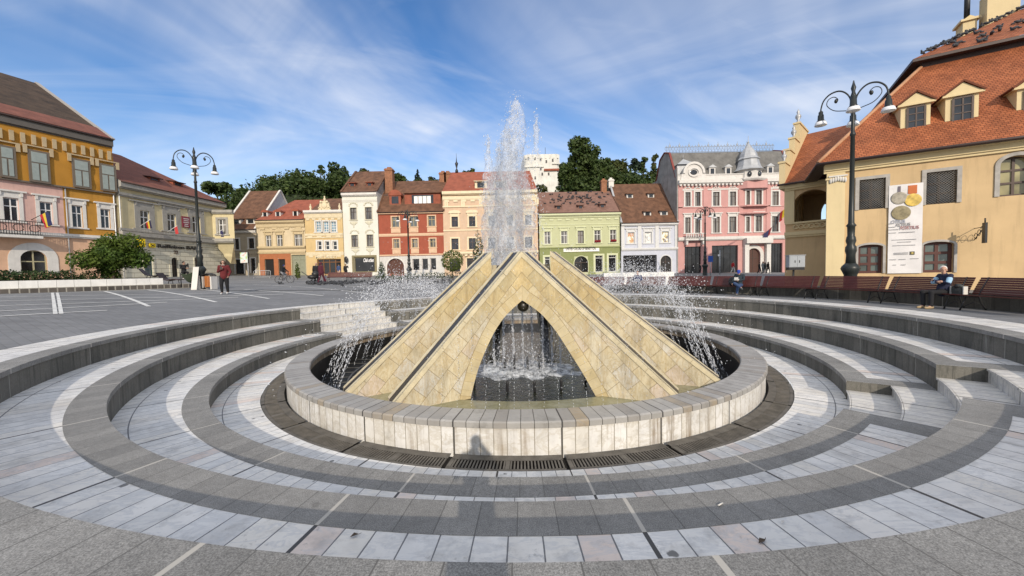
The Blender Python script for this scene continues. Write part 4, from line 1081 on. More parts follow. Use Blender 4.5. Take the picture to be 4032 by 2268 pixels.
for x in (893, 1042, 1195, 1368): mb = MB(); u = b.L(*C5(x, 950))[0]; mb.box(max(0, u-.3), -.14, z(1060), min(b.W, u+.3), .02, z(858)); b.part('pilaster', mb, mt)
b.bands([(He-.35, He-.02, .4, mt), (z(868), z(855), .2, mt), (z(1074), z(1060), .25, mt)])
b.roof(m_roofb, He, Hr, 6.5, verge=m_zinc)
for x, y, w_ in ((952, 612, 1.1), (1137, 608, 1.1), (1106, 767, 1.2), (1250, 762, 1.2)):
    dd = 1.2 if y > 700 else 4.3; u, zz = b.L(*C5(x, y), dd); b.dormer(u, dd-.4, zz-.35, w_, .75, m_white, m_roofb)
u, zz = b.L(*C5(790, 490), 6.5); b.chimney(u, 6.5, zz-1, b.L(*C5(790, 462), 6.5)[1], .9, m_white)
# --- pink palace
b = front('pink_palace', 'ornate pink three storey palace with grey slate mansard, corner turret and iron roof cresting', CP, 188, 1420, 1385, 61.8, 11)
m = flat('pink plaster', (.50, .27, .25), .85, .1, 1, stain=.12); mt = flat('palace white', (.58, .56, .53), .75, .1, 3, stain=.15)
He = b.L(*CP(600, 400))[1]
def P(*q): return b.R(CP, *q)
up = [(263, 528, 318, 676), (367, 526, 423, 675), (556, 526, 624, 672), (732, 522, 799, 671), (1010, 508, 1070, 658), (1182, 520, 1249, 667)]
lo = [(262, 795, 318, 960), (366, 793, 421, 958), (554, 789, 626, 956), (728, 786, 801, 953), (1004, 776, 1070, 943), (1178, 782, 1248, 946)]
nar = [(908, 513, 945, 664), (906, 789, 943, 946)]
g = [P(257, 1103, 430, 1385), P(545, 1090, 820, 1380), (*P(918, 1120, 1056, 1380), 1), P(1162, 1066, 1290, 1380)]
ws = [P(*q) for q in up+lo+nar]
b.wall(m, He, ws+g)
for i, r in enumerate(ws): b.win(r, m_winb, g_curt, bars=(1, .7), sur=mt, st='ped' if 6 <= i < 12 else ('orn' if i < 6 else 'flat'), pw=.24, fr=.05)
for k in (0, 1, 3): b.win(g[k], m_iron2, g_shop, bars=(3, .72), name='shop_window', dep=.28)
b.win(g[2], m_winb, flat('palace door', (.07, .03, .02), .5), bars=(1, .6), name='door', sur=mt, st='bare', arch=1, pw=.55, dep=.28)
z = lambda y: b.L(*CP(600, y))[1]
b.bands([(He-.5, He, .55, mt, .62), (z(505), z(490), .08, mt), (z(690), z(680), .1, m), (z(1028), z(998), .35, mt)])
mb = MB(); mb.box(0, .05, He, b.W, .6, He+.85); mb.box(-.05, -.05, He+.85, b.W+.05, .7, He+1.0); b.part('parapet', mb, mt)
for x in (210, 475, 850, 1140): mb = MB(); u = b.L(*CP(x, 700))[0]; mb.box(u-.35, -.1, z(1000), u+.35, .02, z(420)); b.part('pilaster', mb, m)
mb = MB(); r = P(872, 1015, 1145, 1070)                    # door porch with columns and balcony
mb.box(r[0], -1.1, r[2], r[1], .02, r[3]); 
for uu in (r[0]+.35, r[1]-.35): mb.box(uu-.35, -.6, -.3, uu+.35, .02, r[2])
b.part('porch', mb, mt)
r = P(245, 965, 455, 1040); mb = MB(); mb.box(r[0], -.9, r[2], r[1], .02, r[2]+.28); mb.box(r[0], -.9, r[3]-.15, r[1], -.72, r[3])
for k in range(9): u = r[0]+.15+(r[1]-r[0]-.3)*k/8; mb.lathe([(.08, r[2]+.28), (.12, r[2]+.7), (.07, r[3]-.15)], (u, -.81, 0), 6)
for uu in (r[0]+.3, r[1]-.3): mb.box(uu-.15, -.7, r[2]-.7, uu+.15, .02, r[2])
b.part('balcony', mb, mt)
# bow front under the turret
r = P(880, 420, 1130, 1000); uc = (r[0]+r[1])/2
Hm = b.L(*CP(600, 100), 5)[1]
b.roof(m_slate, He+.6, Hm, 5.2, ov=-.6, brk=(3.2, Hm-.7), gmat=m_grey, verge=flat('red verge', (.2, .05, .04), .8))
mb = MB(); mb.box(-.15, -.0, -.6, -.005, 12, Hm-4); mb.prism([], 0, 0) if 0 else None
b.part('firewall', mb, m_grey)
mb = MB()                                                  # cresting
n = 34
for k in range(n):
    u = (k+.5)*b.W/n; y0 = 5.1; s_ = b.W/n
    mb.tube([(u+s_*.46*math.cos(a*.6), y0, Hm+.7+.42*math.sin(a*.6)) for a in range(-2, 8)], .035, 4, cap=False)
    mb.tube([(u, y0, Hm), (u, y0, Hm+(1.75 if k % 3 == 1 else 1.25))], .04, 4)
    if k % 3 == 1: mb.ball((u, y0, Hm+1.2), .2, .05, .26, 6, 4)
mb.tube([(0, 5.1, Hm+.1), (b.W, 5.1, Hm+.1)], .05, 4); mb.tube([(0, 5.1, Hm+.95), (b.W, 5.1, Hm+.95)], .04, 4)
b.part('roof_cresting', mb, flat('blue grey iron', (.30, .34, .40), .5))
# round gable on the left
uc2 = b.L(*CP(350, 320))[0]; zc = He+1.3; mb = MB()
mb.prism([(uc2-2.1, He), (uc2+2.1, He), (uc2+2.0, He+1.0)]+[(uc2+1.65*math.cos(PI*k/16), He+1.15+1.7*math.sin(PI*k/16)) for k in range(17)]+[(uc2-2.0, He+1.0)], -.12, .8)
for k in range(20):
    a0, a1 = 2*PI*k/20, 2*PI*(k+1)/20
    mb.prism([(uc2+q*math.cos(a), zc+q*.8*math.sin(a)) for q, a in ((.72, a0), (.72, a1), (.95, a1), (.95, a0))], -.3, -.1)
    if k < 10: mb.prism([(uc2+q*math.cos(a), He+1.15+q*1.03*math.sin(a)) for q, a in ((1.45, a0), (1.45, a1), (1.8, a1), (1.8, a0))], -.32, -.1)
gb_ = b.part('round_gable', mb, mt)
mb = MB(); mb.ball((uc2, -.1, zc), .62, .06, .45, 18, 8); b.part('oval_window', mb, g_dark, gb_)
mb = MB(); q = 1.75; zq = He+2.95; up_ = uc2-.6              # little pyramid roof behind it
for a_, c_ in (((-q, -.3), (q, -.3)), ((q, -.3), (q, 3.2)), ((q, 3.2), (-q, 3.2)), ((-q, 3.2), (-q, -.3))):
    mb.face([(up_+a_[0], a_[1]+.9, zq-.1), (up_+c_[0], c_[1]+.9, zq-.1), (up_+c_[0]*.4, 2.35+(c_[1]-1.45)*.4, zq+.65), (up_+a_[0]*.4, 2.35+(a_[1]-1.45)*.4, zq+.65)])
    mb.face([(up_+a_[0]*.4, 2.35+(a_[1]-1.45)*.4, zq+.65), (up_+c_[0]*.4, 2.35+(c_[1]-1.45)*.4, zq+.65), (up_, 2.35, zq+1.25)])
mb.box(up_-1.6, 1.0, He+.8, up_+1.6, 3.8, zq-.1)
mb.tube([(up_, 2.35, zq+1.2), (up_, 2.35, zq+2.0)], .04, 5); b.part('pavilion_roof', mb, m_zinc)
# turret
uc = b.L(*CP(972, 320))[0]
mb = MB(); mb.lathe([(1.95, -.1), (1.95, 1.4), (2.15, 1.5), (2.15, 1.6)], (uc, 1.1, He), 8, smooth=False)
mb.lathe([(2.5, -.35), (2.7, -.1), (2.7, .1), (2.2, .12)], (uc, 1.1, He), 8, smooth=False)
tu = b.part('turret', mb, mt)
mb = MB(); mb.lathe([(2.5, 1.5), (2.1, 1.75), (1.8, 2.2), (1.6, 2.9), (1.5, 3.3), (1.7, 3.4), (1.65, 3.5), (1.35, 3.8), (1.25, 4.3), (.95, 4.85), (.6, 5.35), (.27, 5.8), (.13, 6.1), (.18, 6.3), (.05, 6.5), (.03, 7.4)], (uc, 1.1, He), 10, smooth=False)
b.part('turret_dome', mb, m_zinc, tu)
for a in (-66, -114): mb = MB(); mb.ball((uc+1.93*math.cos(rad(a)), 1.1+1.86*math.sin(rad(a)), He+.75), .34, .2, .45, 10, 8); b.part('turret_window', mb, g_dark, tu)
# bow below the turret is the same plan carried down the front
mb = MB(); 
pl = [(uc-2.4, .02), (uc-1.3, -.8), (uc+1.9, -.8), (uc+2.7, .02)]
for z0_, z1_ in ((z(770)+.05, z(765)+.2), (z(690), z(675)), (z(500), He-.1)): mb = MB(); mb.vprism(pl, z0_, z1_); b.part('bow_front', mb, m)
for x, y in ((540, 300), (708, 300), (1150, 295)):
    u, zz = b.L(*CP(x, y), 1.2); dm = b.dormer(u, .9, He+1.0, 1.0, 1.3, mt, m_zinc, roof='tri', dep=2)
PINK = b
for j, (x, y, cols) in enumerate(((1245, 740, ((.02, .02, .06), (.5, .35, .02), (.30, .02, .02))), (1075, 960, ((.25, .03, .03), (.05, .05, .12), (.05, .05, .12))))):
    u, zz = b.L(*CP(x, y)); mb = MB(); mb.tube([(u-.1, 0, zz-.6), (u+.7, -1.6, zz+.9)], .035, 5); fp = b.part('flagpole', mb, m_iron2)
    for k, cc in enumerate(cols):
        f = MB(); f.face([(u+.62-.25*k, -1.5+.3*k, zz+.85-.35*k), (u+.38-.25*k, -1.2+.3*k, zz+.5-.35*k), (u+.2-.2*k, -1.1+.3*k, zz-.7-.5*k), (u+.35-.1*k, -1.3+.3*k, zz-.4-.5*k)]); b.part('flag', f, flat('flag %d%d' % (j, k), cc, .8), fp)

# --- left row: orange banner house, then the pink half below, then the bank
def side(px0, Y0, px1, Y1): 
    k = 1/1475.6; return ((px0-2016-10)*k*Y0, Y0), ((px1-2016-6)*k*Y1, Y1)
A, B = side(0, 35, 479, 43); d_ = V((B[0]-A[0], B[1]-A[1])); A2 = (A[0]-d_.x*.75, A[1]-d_.y*.75)
b = Bld('banner_house', 'three storey house behind an orange printed scaffold sheet with a pink and ochre lower front', A2, B, gz(B[0], B[1])-.1, 16)
LB = b
mo = flat('orange banner cloth', (.42, .20, .025), .8, .1, .6, .02, fine=2.2); mpk = flat('faded pink plaster', (.56, .36, .31), .9, .12, 1.2, stain=.35); moc = flat('ochre plaster', (.42, .21, .035), .9, .12, 1.2, stain=.3); mpl = flat('salmon rustic plaster', (.60, .38, .25), .9, .1, 1.2, stain=.2)
zs = lambda x, y: b.L(*C1(x, y))[1]
ztop, zst, zgr = zs(365, 435), zs(365, 742), zs(400, 1030)
usplit = b.L(*C1(385, 900))[0]
upw = [b.R(C1, *q) for q in ((0, 510, 68, 675), (180, 540, 272, 705), (441, 590, 519, 738), (604, 620, 674, 758))]
pkw = [b.R(C1, *q) for q in ((20, 806, 115, 945), (240, 832, 318, 965))]
ocw = [b.R(C1, *q) for q in ((432, 852, 498, 985), (604, 874, 663, 990))]
dr = [(*b.R(C1, 122, 1122, 284, 1262), 1)]
b.wall(mpk, zst, pkw, u1=usplit, z0=zgr); b.wall(moc, zst, ocw, u0=usplit, z0=zgr); b.wall(mpl, zgr, dr, z0=-1.0)
mb = MB(); nU, nZ = 60, 16                                   # the printed sheet hangs in soft folds
for i in range(nU):
    for j in range(nZ):
        def Q(i_, j_):
            u_ = b.W*i_/nU; z_ = zst+(ztop-zst)*j_/nZ; k = max(0, (u_/b.W-.72)/.28)
            return (u_, -.22-.09*k*math.sin((u_*1.3+z_*1.9)*2.0)-.02*noise.noise(V((u_*1.1, z_*.8, 2))), z_)
        mb.face([Q(i, j), Q(i+1, j), Q(i+1, j+1), Q(i, j+1)]); mb.sm[-1] = True
b.part('banner', mb, mo)
mb = MB(); mb.box(0, -.1, zst, b.W, 16, ztop); b.part('upper_wall', mb, moc)
mgf = flat('printed grey frame', (.14, .115, .09), .8, .1)
for r in upw:
    mb = MB(); mb.box(r[0]-.2, -.40, r[2]-.2, r[1]+.2, -.30, r[3]+.2); fr_ = b.part('printed_window', mb, mgf)
    mb = MB(); um = (r[0]+r[1])/2; zm = r[2]+(r[3]-r[2])*.62
    for u0, u1, z0, z1 in ((r[0], um-.06, r[2], zm-.06), (um+.06, r[1], r[2], zm-.06), (r[0], r[1], zm+.06, r[3])): mb.box(u0, -.43, z0, u1, -.39, z1)
    b.part('pane', mb, flat('printed pane', (.27, .31, .29), .5, .12), fr_)
    mb = MB(); mb.box(r[0]-.5, -.42, r[3]+.5, r[1]+.5, -.3, r[3]+.62)
    for uu in (r[0]-.35, r[1]+.35): mb.box(uu-.13, -.44, r[3]-.2, uu+.13, -.3, r[3]+.5)
    b.part('hood', mb, flat('printed stone', (.42, .33, .2), .8), fr_)
mb = MB()
n = 22
for k in range(n): u = (k+.5)*b.W/n; mb.box(u-.14, -.42, ztop-1.55, u+.14, -.3, ztop-.6)
b.part('printed_bracket', mb, flat('printed stone', (1, 1, 1)))
for r in pkw+ocw: b.win(r, m_winw, g_dark, bars=(1, .64), sur=m_white, st='hood', pw=.26, fr=.09)
b.win(dr[0], flat('door putty', (.40, .36, .22), .6), g_shop, bars=(1, .52), name='door', sur=m_white, st='bare', arch=1, pw=.75, fr=.1)
b.bands([(zgr-.15, zgr+.12, .3, m_white), (zst-.05, zst+.1, .28, mgf), (ztop, ztop+.75, .5, flat('grey eaves', (.11, .10, .09), .8))])
u1 = b.L(*C1(222, 1000))[0]; zb_ = zs(120, 1035); mb = MB(); mb.box(0, -1.2, zb_-.25, u1, .02, zb_); bal = b.part('balcony', mb, m_white)
mb = MB(); zt_ = zs(120, 950)
mb.box(0, -1.2, zt_-.07, u1, -1.12, zt_); mb.box(0, -1.2, zb_+.08, u1, -1.14, zb_+.14)
k = 0
while k*.16 < u1: u = k*.16; mb.box(u, -1.18, zb_, u+.03, -1.15, zt_); k += 1
for k in range(int(u1/1.0)): mb.tube([(u1-.5-k+.33*math.cos(a*.5), -1.17, (zb_+zt_)/2+.33*math.sin(a*.5)) for a in range(13)], .03, 4)
b.part('railing', mb, m_iron2, bal)
Hr = b.L(*C1(250, 128), 16)[1]
b.roof(flat('mossy dark tiles', (.055, .035, .022), .9, .55, .9, .03, fine=7), ztop+.75, Hr, 16, ov=.55, verge=flat('grey verge', (.34, .32, .3), .85))
mb = MB(); sl_ = (Hr-ztop-.75)/16.55; mb.obox((b.W/2, .9, ztop+.75+1.45*sl_+.08), (b.W/2, 0, 0), (0, 1.45, 1.45*sl_), (0, -.03*sl_, .03)); b.part('new_tile_strip', mb, flat('dull red tiles', (.17, .062, .042), .85, .3, 1.2, .03, fine=7))
downpipe(b, usplit+.15, zst, m_zinc); downpipe(b, b.W-.1, zst, m_winw)
u, zz = b.L(*C1(215, 935)); mb = MB(); mb.tube([(u-.3, 0, zz-.1), (u+.35, -1.5, zz+.7)], .03, 5); fp = b.part('flagpole', mb, m_iron2)
for k, cc in enumerate(((.02, .025, .09), (.55, .40, .04), (.36, .02, .03))):
    f = MB(); f.face([(u+.35-.12*k, -1.5+.2*k, zz+.7-.12*k), (u+.22-.12*k, -1.3+.2*k, zz+.55-.12*k), (u+.35-.05*k, -1.3+.1*k, zz-.75-.1*k), (u+.6-.06*k, -1.5+.1*k, zz-.6-.1*k)]); b.part('flag', f, flat('tricolour %d' % k, cc, .8), fp)

A, B = side(494, 43.2, 900, 57.5)
b = Bld('bank_building', 'pale yellow bank with grey stone trim, corner oriel and black lettering over its door', A, B, gz(B[0], B[1])-.1, 14)
my = flat('pale yellow plaster', (.58, .50, .30), .88, .1, 1.2, stain=.2); mg = flat('grey stone trim', (.33, .315, .28), .85, .15, 2, stain=.3)
t = NT('rusticated cream'); o = t.tc(); sp = t.n('ShaderNodeSeparateXYZ'); t.l(o, sp.inputs[0]); fr = t.math('FRACT', t.math('DIVIDE', sp.outputs[2], .55)); 
fr2 = t.math('FRACT', t.math('ADD', t.math('DIVIDE', sp.outputs[0], 1.3), t.math('MULTIPLY', t.math('FLOOR', t.math('DIVIDE', sp.outputs[2], .55)), .5)))
ln = t.math('MAXIMUM', t.math('LESS_THAN', fr, .09), t.math('LESS_THAN', fr2, .025)); c = t.mix(ln, t.ramp(t.noise(o, 1.2, 5), [(.3, (.57, .54, .42)), (.7, (.66, .62, .50))]), (.33, .30, .22))
t.bsdf(c, .88, t.math('SUBTRACT', 1.0, ln), .03, .8); mru = t.m
zs = lambda x, y: b.L(*C1(x, y))[1]
He = zs(1000, 770); zc = zs(1000, 1050)
ws = [b.R(C1, *q) for q in ((842, 884, 898, 994), (1005, 903, 1057, 1008), (1155, 920, 1203, 1018))]
g = [(*b.R(C1, 866, 1150, 918, 1272), .8), (*b.R(C1, 1031, 1165, 1068, 1287), .9), (*b.R(C1, 1170, 1160, 1206, 1270), .8)]
b.wall(my, He, ws, z0=zc); b.wall(mru, zc, g, z0=-1.2)
for r in ws: b.win(r, m_winw, g_dark, bars=(1, .64), sur=mg, st='hood', pw=.62, fr=.09)
b.win(g[0], flat('teal frame', (.05, .13, .13), .5), g_sky, bars=(0, .3), name='bank_window', sur=mru, st='bare', arch=.8)
b.win(g[1], m_winb, m_void, bars=(1, .6), name='door', sur=mru, st='bare', arch=.9, pw=.3); b.win(g[2], m_winb, g_shop, bars=(1, .6), name='bank_window', sur=mru, st='bare', arch=.8)
b.bands([(He-.6, He, .6, mg), (He-1.5, He-1.2, .3, mg), (zc-.1, zc+.35, .45, mg), (zs(1000, 1028), zs(1000, 1015), .2, mg), (zc-.75, zc-.6, .15, mru)])
mb = MB()
for r in ws:
    for k in range(6): u = r[0]+(r[1]-r[0])*(k+.5)/6; mb.lathe([(.07, zc+.35), (.11, zc+.75), (.06, r[2]-.2)], (u, -.12, 0), 6)
b.part('balustrade', mb, mg)
Hr = b.L(*C1(810, 575), 8)[1]
b.roof(flat('dull red tiles', (1, 1, 1)), He, Hr, 8, ov=.6, hipr=7.0)
for x, y in ((905, 698), (1048, 725)): u, zz = b.L(*C1(x, y), 2.5); b.dormer(u, 2.0, zz-.4, 1.4, .6, m_roofr, m_gut)
r = b.R(C1, 890, 1080, 1222, 1112)
u0 = b.L(*C1(890, 1092))[0]; u1 = b.L(*C1(926, 1094))[0]; za, zb_ = zs(908, 1105), zs(908, 1081)
mb = MB(); mb.box(u0, -.2, za, u1, -.08, zb_); lg = b.part('bank_emblem', mb, flat('bank yellow', (.80, .58, .01), .5, .03))
mb = MB(); cu, cz, hw = (u0+u1)/2, (za+zb_)/2, (u1-u0)*.3     # crossed gable heads
for q in (1, -1): mb.tube([(cu-q*hw, -.215, cz-(zb_-za)*.3), (cu, -.215, cz), (cu+q*hw*.8, -.215, cz+(zb_-za)*.28), (cu+q*hw*1.1, -.215, cz+(zb_-za)*.12)], (zb_-za)*.075, 5)
b.part('emblem_mark', mb, m_iron2, lg)
u2 = b.L(*C1(1212, 1104))[0]; zt_ = (zs(930, 1108)+zs(1212, 1118))/2
b.text('Raiffeisen BANK', u1+.25, zt_, (zb_-za)*1.25, m_iron2, wid=u2-u1-.25, name='bank_lettering', y=-.16, ext=.04)
u, zz = b.L(*C1(1055, 1133)); b.text('22', u-.3, zz-.2, .6, m_winb, name='house_number', y=-.06)
u, zz = b.L(*C1(800, 1080)); mb = MB(); mb.box(u, -1.3, zz-.45, u+.25, -.2, zz+.5); b.part('projecting_sign', mb, flat('bank yellow', (1, 1, 1)))
r = b.R(C1, 1090, 920, 1135, 985); mb = MB(); mb.box(r[0], -.14, r[2], r[1], -.04, r[3]); pl_ = b.part('notice_board', mb, flat('wine board', (.20, .03, .05), .6))
mb = MB()
for k, wv in enumerate((.8, .7, .8, .5, .6)): um = (r[0]+r[1])/2; hw = (r[1]-r[0])*.45*wv; zz = r[3]-.3-k*(r[3]-r[2])*.17; mb.box(um-hw, -.16, zz-.06, um+hw, -.138, zz+.06)
b.part('notice_lines', mb, flat('notice grey', (.55, .48, .48), .7), pl_)
for j, (x, y, cols) in enumerate(((835, 965, ((.02, .02, .06), (.6, .42, .03), (.35, .02, .02))), (1000, 1000, ((.50, .05, .05),)*2), (1280, 1020, ((.03, .03, .10),)*2))):
    u, zz = b.L(*C1(x, y)); mb = MB(); mb.tube([(u, 0, zz-.3), (u, -1.5, zz+.5)], .03, 5); fp = b.part('flagpole', mb, m_winw)
    for k, cc in enumerate(cols):
        f = MB(); f.face([(u, -1.5+.2*k, zz+.5-.11*k), (u, -1.3+.2*k, zz+.39-.11*k), (u+.16, -1.25+.18*k, zz-.55), (u+.2, -1.45+.18*k, zz-.5)]); b.part('flag', f, flat('bank flag %d%d' % (j, k), cc, .8), fp)
downpipe(b, .12, He, m_winw)
# corner oriel: a square bay turned to face the square, on a tapering corbel
p0 = at(*C1(1262, 1000), 55.5); p1 = at(*C1(1404, 1000), 55.8)
oz0, oz1 = at(*C1(1330, 1062), 55.6).z, at(*C1(1330, 880), 55.6).z
mb = MB()
ow = p1.x-p0.x; iv = b.e.matrix_world.inverted() if 0 else None
bo = Bld('bank_oriel', '', (p0.x, 55.5), (p1.x, 55.9), 0, 3.5); bpy.data.objects.remove(bo.e)
bo.e = bpy.data.objects.new('oriel', None); COL.objects.link(bo.e); bo.e.parent = b.e
bo.e.matrix_parent_inverse = (Matrix.Translation((A[0], A[1], b.zg)) @ Matrix.Rotation(b.rz, 4, 'Z')).inverted(); bo.e.location = (p0.x, 55.5, 0); bo.e.rotation_euler = (0, 0, bo.rz)
r = bo.R(C1, 1311, 936, 1358, 1027)
bo.wall(my, oz1-.4, [r], z0=oz0, name='oriel_wall', body=False, t=.3);
mb = MB(); mb.vprism([(0, .3), (0, 0), (.02, .0), (.02, 3)], oz0, oz1-.4); mb.face([(bo.W, 0, oz0), (bo.W-2.1, 3, oz0), (bo.W-2.1, 3, oz1-.4), (bo.W, 0, oz1-.4)]); mb.face([(0, 0, oz1-.4), (bo.W, 0, oz1-.4), (bo.W-2.1, 3, oz1-.4), (0, 3, oz1-.4)]); mb.face([(0, 3, oz0), (bo.W-2.1, 3, oz0), (bo.W, 0, oz0), (0, 0, oz0)]); bo.part('oriel_side', mb, my)
 
w_ = bo.win(r, m_winw, g_curt, bars=(1, .64), sur=mg, pw=.3, fr=.09, name='oriel_window')
for ch in list(w_.children): ch.parent = bo.e
bo.bands([(oz1-.4, oz1, .4, mg), (oz0-.2, oz0+.25, .4, mg)], 'oriel_cornice')
mb = MB(); zq = oz0-.2
for (e0, z0_), (e1, z1_) in zip([(0, zq), (.15, zq-.3), (.62, zq-1.7), (.66, zq-2.1)], [(.15, zq-.3), (.62, zq-1.7), (.66, zq-2.1), (1.0, zq-3.2)]):
    h = bo.W/2
    def rg(e, z_): q = h*(1-e); return [(h-q, 0+h-q, z_), (h+q, 0+h-q, z_), (h+q-1.9*(1-e), 3.0, z_), (h-q, 3.0, z_)]
    a_, c_ = rg(e0, z0_), rg(e1, z1_)
    for i in range(4): mb.face([c_[i], c_[(i+1) % 4], a_[(i+1) % 4], a_[i]])
bo.part('oriel_corbel', mb, my)

# --- town hall on the right
t = NT('fish scale tiles'); uv = t.n('ShaderNodeUVMap').outputs[0]; o = t.tc()
br = t.n('ShaderNodeTexBrick'); t.l(uv, br.inputs['Vector']); br.offset = .5; br.inputs['Scale'].default_value = 1; br.inputs['Brick Width'].default_value = .20; br.inputs['Row Height'].default_value = .17; br.inputs['Mortar Size'].default_value = .012; br.inputs['Mortar Smooth'].default_value = .6
br.inputs['Color1'].default_value = (.29, .088, .034, 1); br.inputs['Color2'].default_value = (.40, .13, .052, 1); br.inputs['Mortar'].default_value = (.15, .045, .02, 1)
c = t.mix(.75, br.outputs[0], t.ramp(t.noise(o, .7, 7, .72), [(.32, .5), (.7, 1.25)]), 'MULTIPLY')
sp = t.n('ShaderNodeSeparateXYZ'); t.l(uv, sp.inputs[0]); row = t.math('FRACT', t.math('DIVIDE', sp.outputs[1], .17))
t.bsdf(c, .75, t.math('SUBTRACT', t.math('SUBTRACT', 1.0, row), br.outputs['Fac']), .03, .9, spec=.3); m_scale = t.m
mth_ = flat('apricot plaster', (.55, .395, .215), .9, .13, .5, .004, stain=.3); mthp = flat('pale apricot', (.64, .52, .30), .88, .07, 1, stain=.15); mst = flat('grey window stone', (.36, .34, .31), .85, .22, 3, .01)
A, B = (18.9, 22.5), (29.5, 15.9)
b = Bld('town_hall', 'apricot town hall with orange tiled roof, gabled dormers, barred windows and arched loggia', A, B, -.25, 14)
zs = lambda x, y: b.L(*C7(x, y))[1]
He = (zs(470, 565)+zs(1200, 455))/2
W1 = [b.R(C7, 508, 662, 658, 834), b.R(C7, 890, 612, 1065, 797)]
W0 = [(*b.R(C7, 502, 1036, 643, 1198), .3), (*b.R(C7, 872, 1014, 1048, 1192), .3)]
W2 = [(*b.R(C7, 1310, 525, 1505, 752), .75)]
W1 = [(*W1[0][:2], (W1[0][2]+W1[1][2])/2, (W1[0][3]+W1[1][3])/2), (*W1[1][:2], (W1[0][2]+W1[1][2])/2, (W1[0][3]+W1[1][3])/2)]
W0 = [(*q[:2], (W0[0][2]+W0[1][2])/2, (W0[0][3]+W0[1][3])/2, .3) for q in W0]
b.wall(mth_, He, W1+W0+W2, t=.4, body=False, z0=-.8)
mb = MB(); mb.face([(3.5, 14, -.8), (0, 0, -.8), (0, 0, He), (3.5, 14, He)]); mb.face([(0, 0, He), (b.W, 0, He), (b.W, 14, He), (3.5, 14, He)]); mb.face([(b.W, 0, -.8), (b.W, 14, -.8), (b.W, 14, He), (b.W, 0, He)]); b.part('side_wall', mb, mth_)
m_lead = flat('lattice iron', (.16, .15, .135), .5)
for r in W1+W2:
    w_ = b.win(r, m_winb, g_dark if r in W1 else glass('yellow pane glass', (.30, .27, .14)), bars=(1, (.34, .66)), sur=mst, st='bare', pw=.17, dep=.28, fr=.1, arch=r[4] if len(r) > 4 else 0)  # the arched window's pane is yellow in its base colour
    mb = MB(); a, c_, z0_, z1_ = r[:4]; n = 9; Wd = c_-a; Hd = z1_-z0_; st_ = Wd/n*1.0
    k = -int(Hd/st_)-1
    while k < n+1:
        for sg_ in (1, -1):
            u0 = a+k*st_; pts = []
            # clip a 45 degree bar to the opening
            lo_, hi_ = max(0, a-u0 if sg_ > 0 else 0), min(Hd, c_-u0)
            if sg_ > 0:
                t0, t1 = max(0, a-u0), min(Hd, c_-u0)
                if t1 > t0+.02: mb.tube([(u0+t0, .03, z0_+t0), (u0+t1, .03, z0_+t1)], .013, 4)
            else:
                t0, t1 = max(0, a-u0), min(Hd, c_-u0)
                if t1 > t0+.02: mb.tube([(u0+t0, .035, z1_-t0), (u0+t1, .035, z1_-t1)], .013, 4)
        k += 1
    if r not in W2: b.part('window_grille', mb, m_lead, w_)
for r in W0:
    b.win(r, flat('oxblood window', (.085, .03, .022), .5, .15), glass('leaded green glass', (.10, .125, .115)), bars=(1, (.33, .64)), sur=mst, st='bare', pw=.11, dep=.22, fr=.14, arch=.3)
mb = MB(); 
for z0_, z1_, pr in ((He-.55, He-.42, .12), (He-.42, He-.12, .2), (He-.12, He+.06, .42)): mb.box(-.2, -pr, z0_, b.W, .05, z1_)
b.part('cornice', mb, mthp)
u0, u1 = 0, b.L(*C7(424, 900))[0]; mb = MB(); mb.box(-.06, -.10, -.3, u1, .05, He-.95); mb.box(-.12, -.16, He-.95, u1+.05, .05, He-.85); mb.box(-.06, -.10, He-.85, u1, .05, He-.55)
pil = b.part('corner_pilaster', mb, mthp)
mb = MB(); uc, zc = b.L(*C7(385, 668))
for k in range(-3, 4): mb.ball((uc+k*.11, -.14, zc+.08-.03*abs(k)), .07, .07, .16, 6, 5)
mb.box(uc-.42, -.17, zc+.2, uc+.42, -.08, zc+.28); b.part('shell_ornament', mb, m_white, pil)
# roofs: steep skirt with hip, dark break, then the upper roof
EV, EZ = -.55, He+.02
H1, D1 = 13.75, 5.2; H2, D2 = 19.6, 13.4
H1 -= b.zg; H2 -= b.zg
mb = MB(); n = 24
def skirt(d0, z0_, d1, z1_, mb):
    L0, L1_ = d0, d1; Ls = math.hypot(d1-d0, z1_-z0_)
    for k in range(n):
        f0, f1 = k/n, (k+1)/n
        q = [(L0+(b.W+4-L0)*f0, d0, z0_), (L0+(b.W+4-L0)*f1, d0, z0_), (L1_+(b.W+4-L1_)*f1, d1, z1_), (L1_+(b.W+4-L1_)*f0, d1, z1_)]
        mb.face(q, [(q[0][0], 0), (q[1][0], 0), (q[2][0], Ls), (q[3][0], Ls)])
        g_ = [(p[1], p[0]) for p in q]
        q2 = [(d0, L0+(20-L0)*f1, z0_), (d0, L0+(20-L0)*f0, z0_), (d1, L1_+(20-L1_)*f0, z1_), (d1, L1_+(20-L1_)*f1, z1_)]
        mb.face(q2, [(q2[0][1], 0), (q2[1][1], 0), (q2[2][1], Ls), (q2[3][1], Ls)])
skirt(EV, EZ, D1, H1, mb); rf = b.part('roof', mb, m_scale)
mb = MB(); skirt(D1-.5, H1+.45, D2, H2, mb); b.part('upper_roof', mb, m_scale)
mb = MB(); mb.vprism([(D1-.5, D1-.5), (b.W+4, D1-.5), (b.W+4, D1+.3), (D1+.3, D1+.3), (D1+.3, 20), (D1-.5, 20)], H1+.28, H1+.44)
mb.vprism([(D1+.05, D1+.05), (b.W+4, D1+.05), (b.W+4, D1+.4), (D1+.4, D1+.4), (D1+.4, 20), (D1+.05, 20)], H1-.2, H1+.28); b.part('roof_break', mb, m_gut)
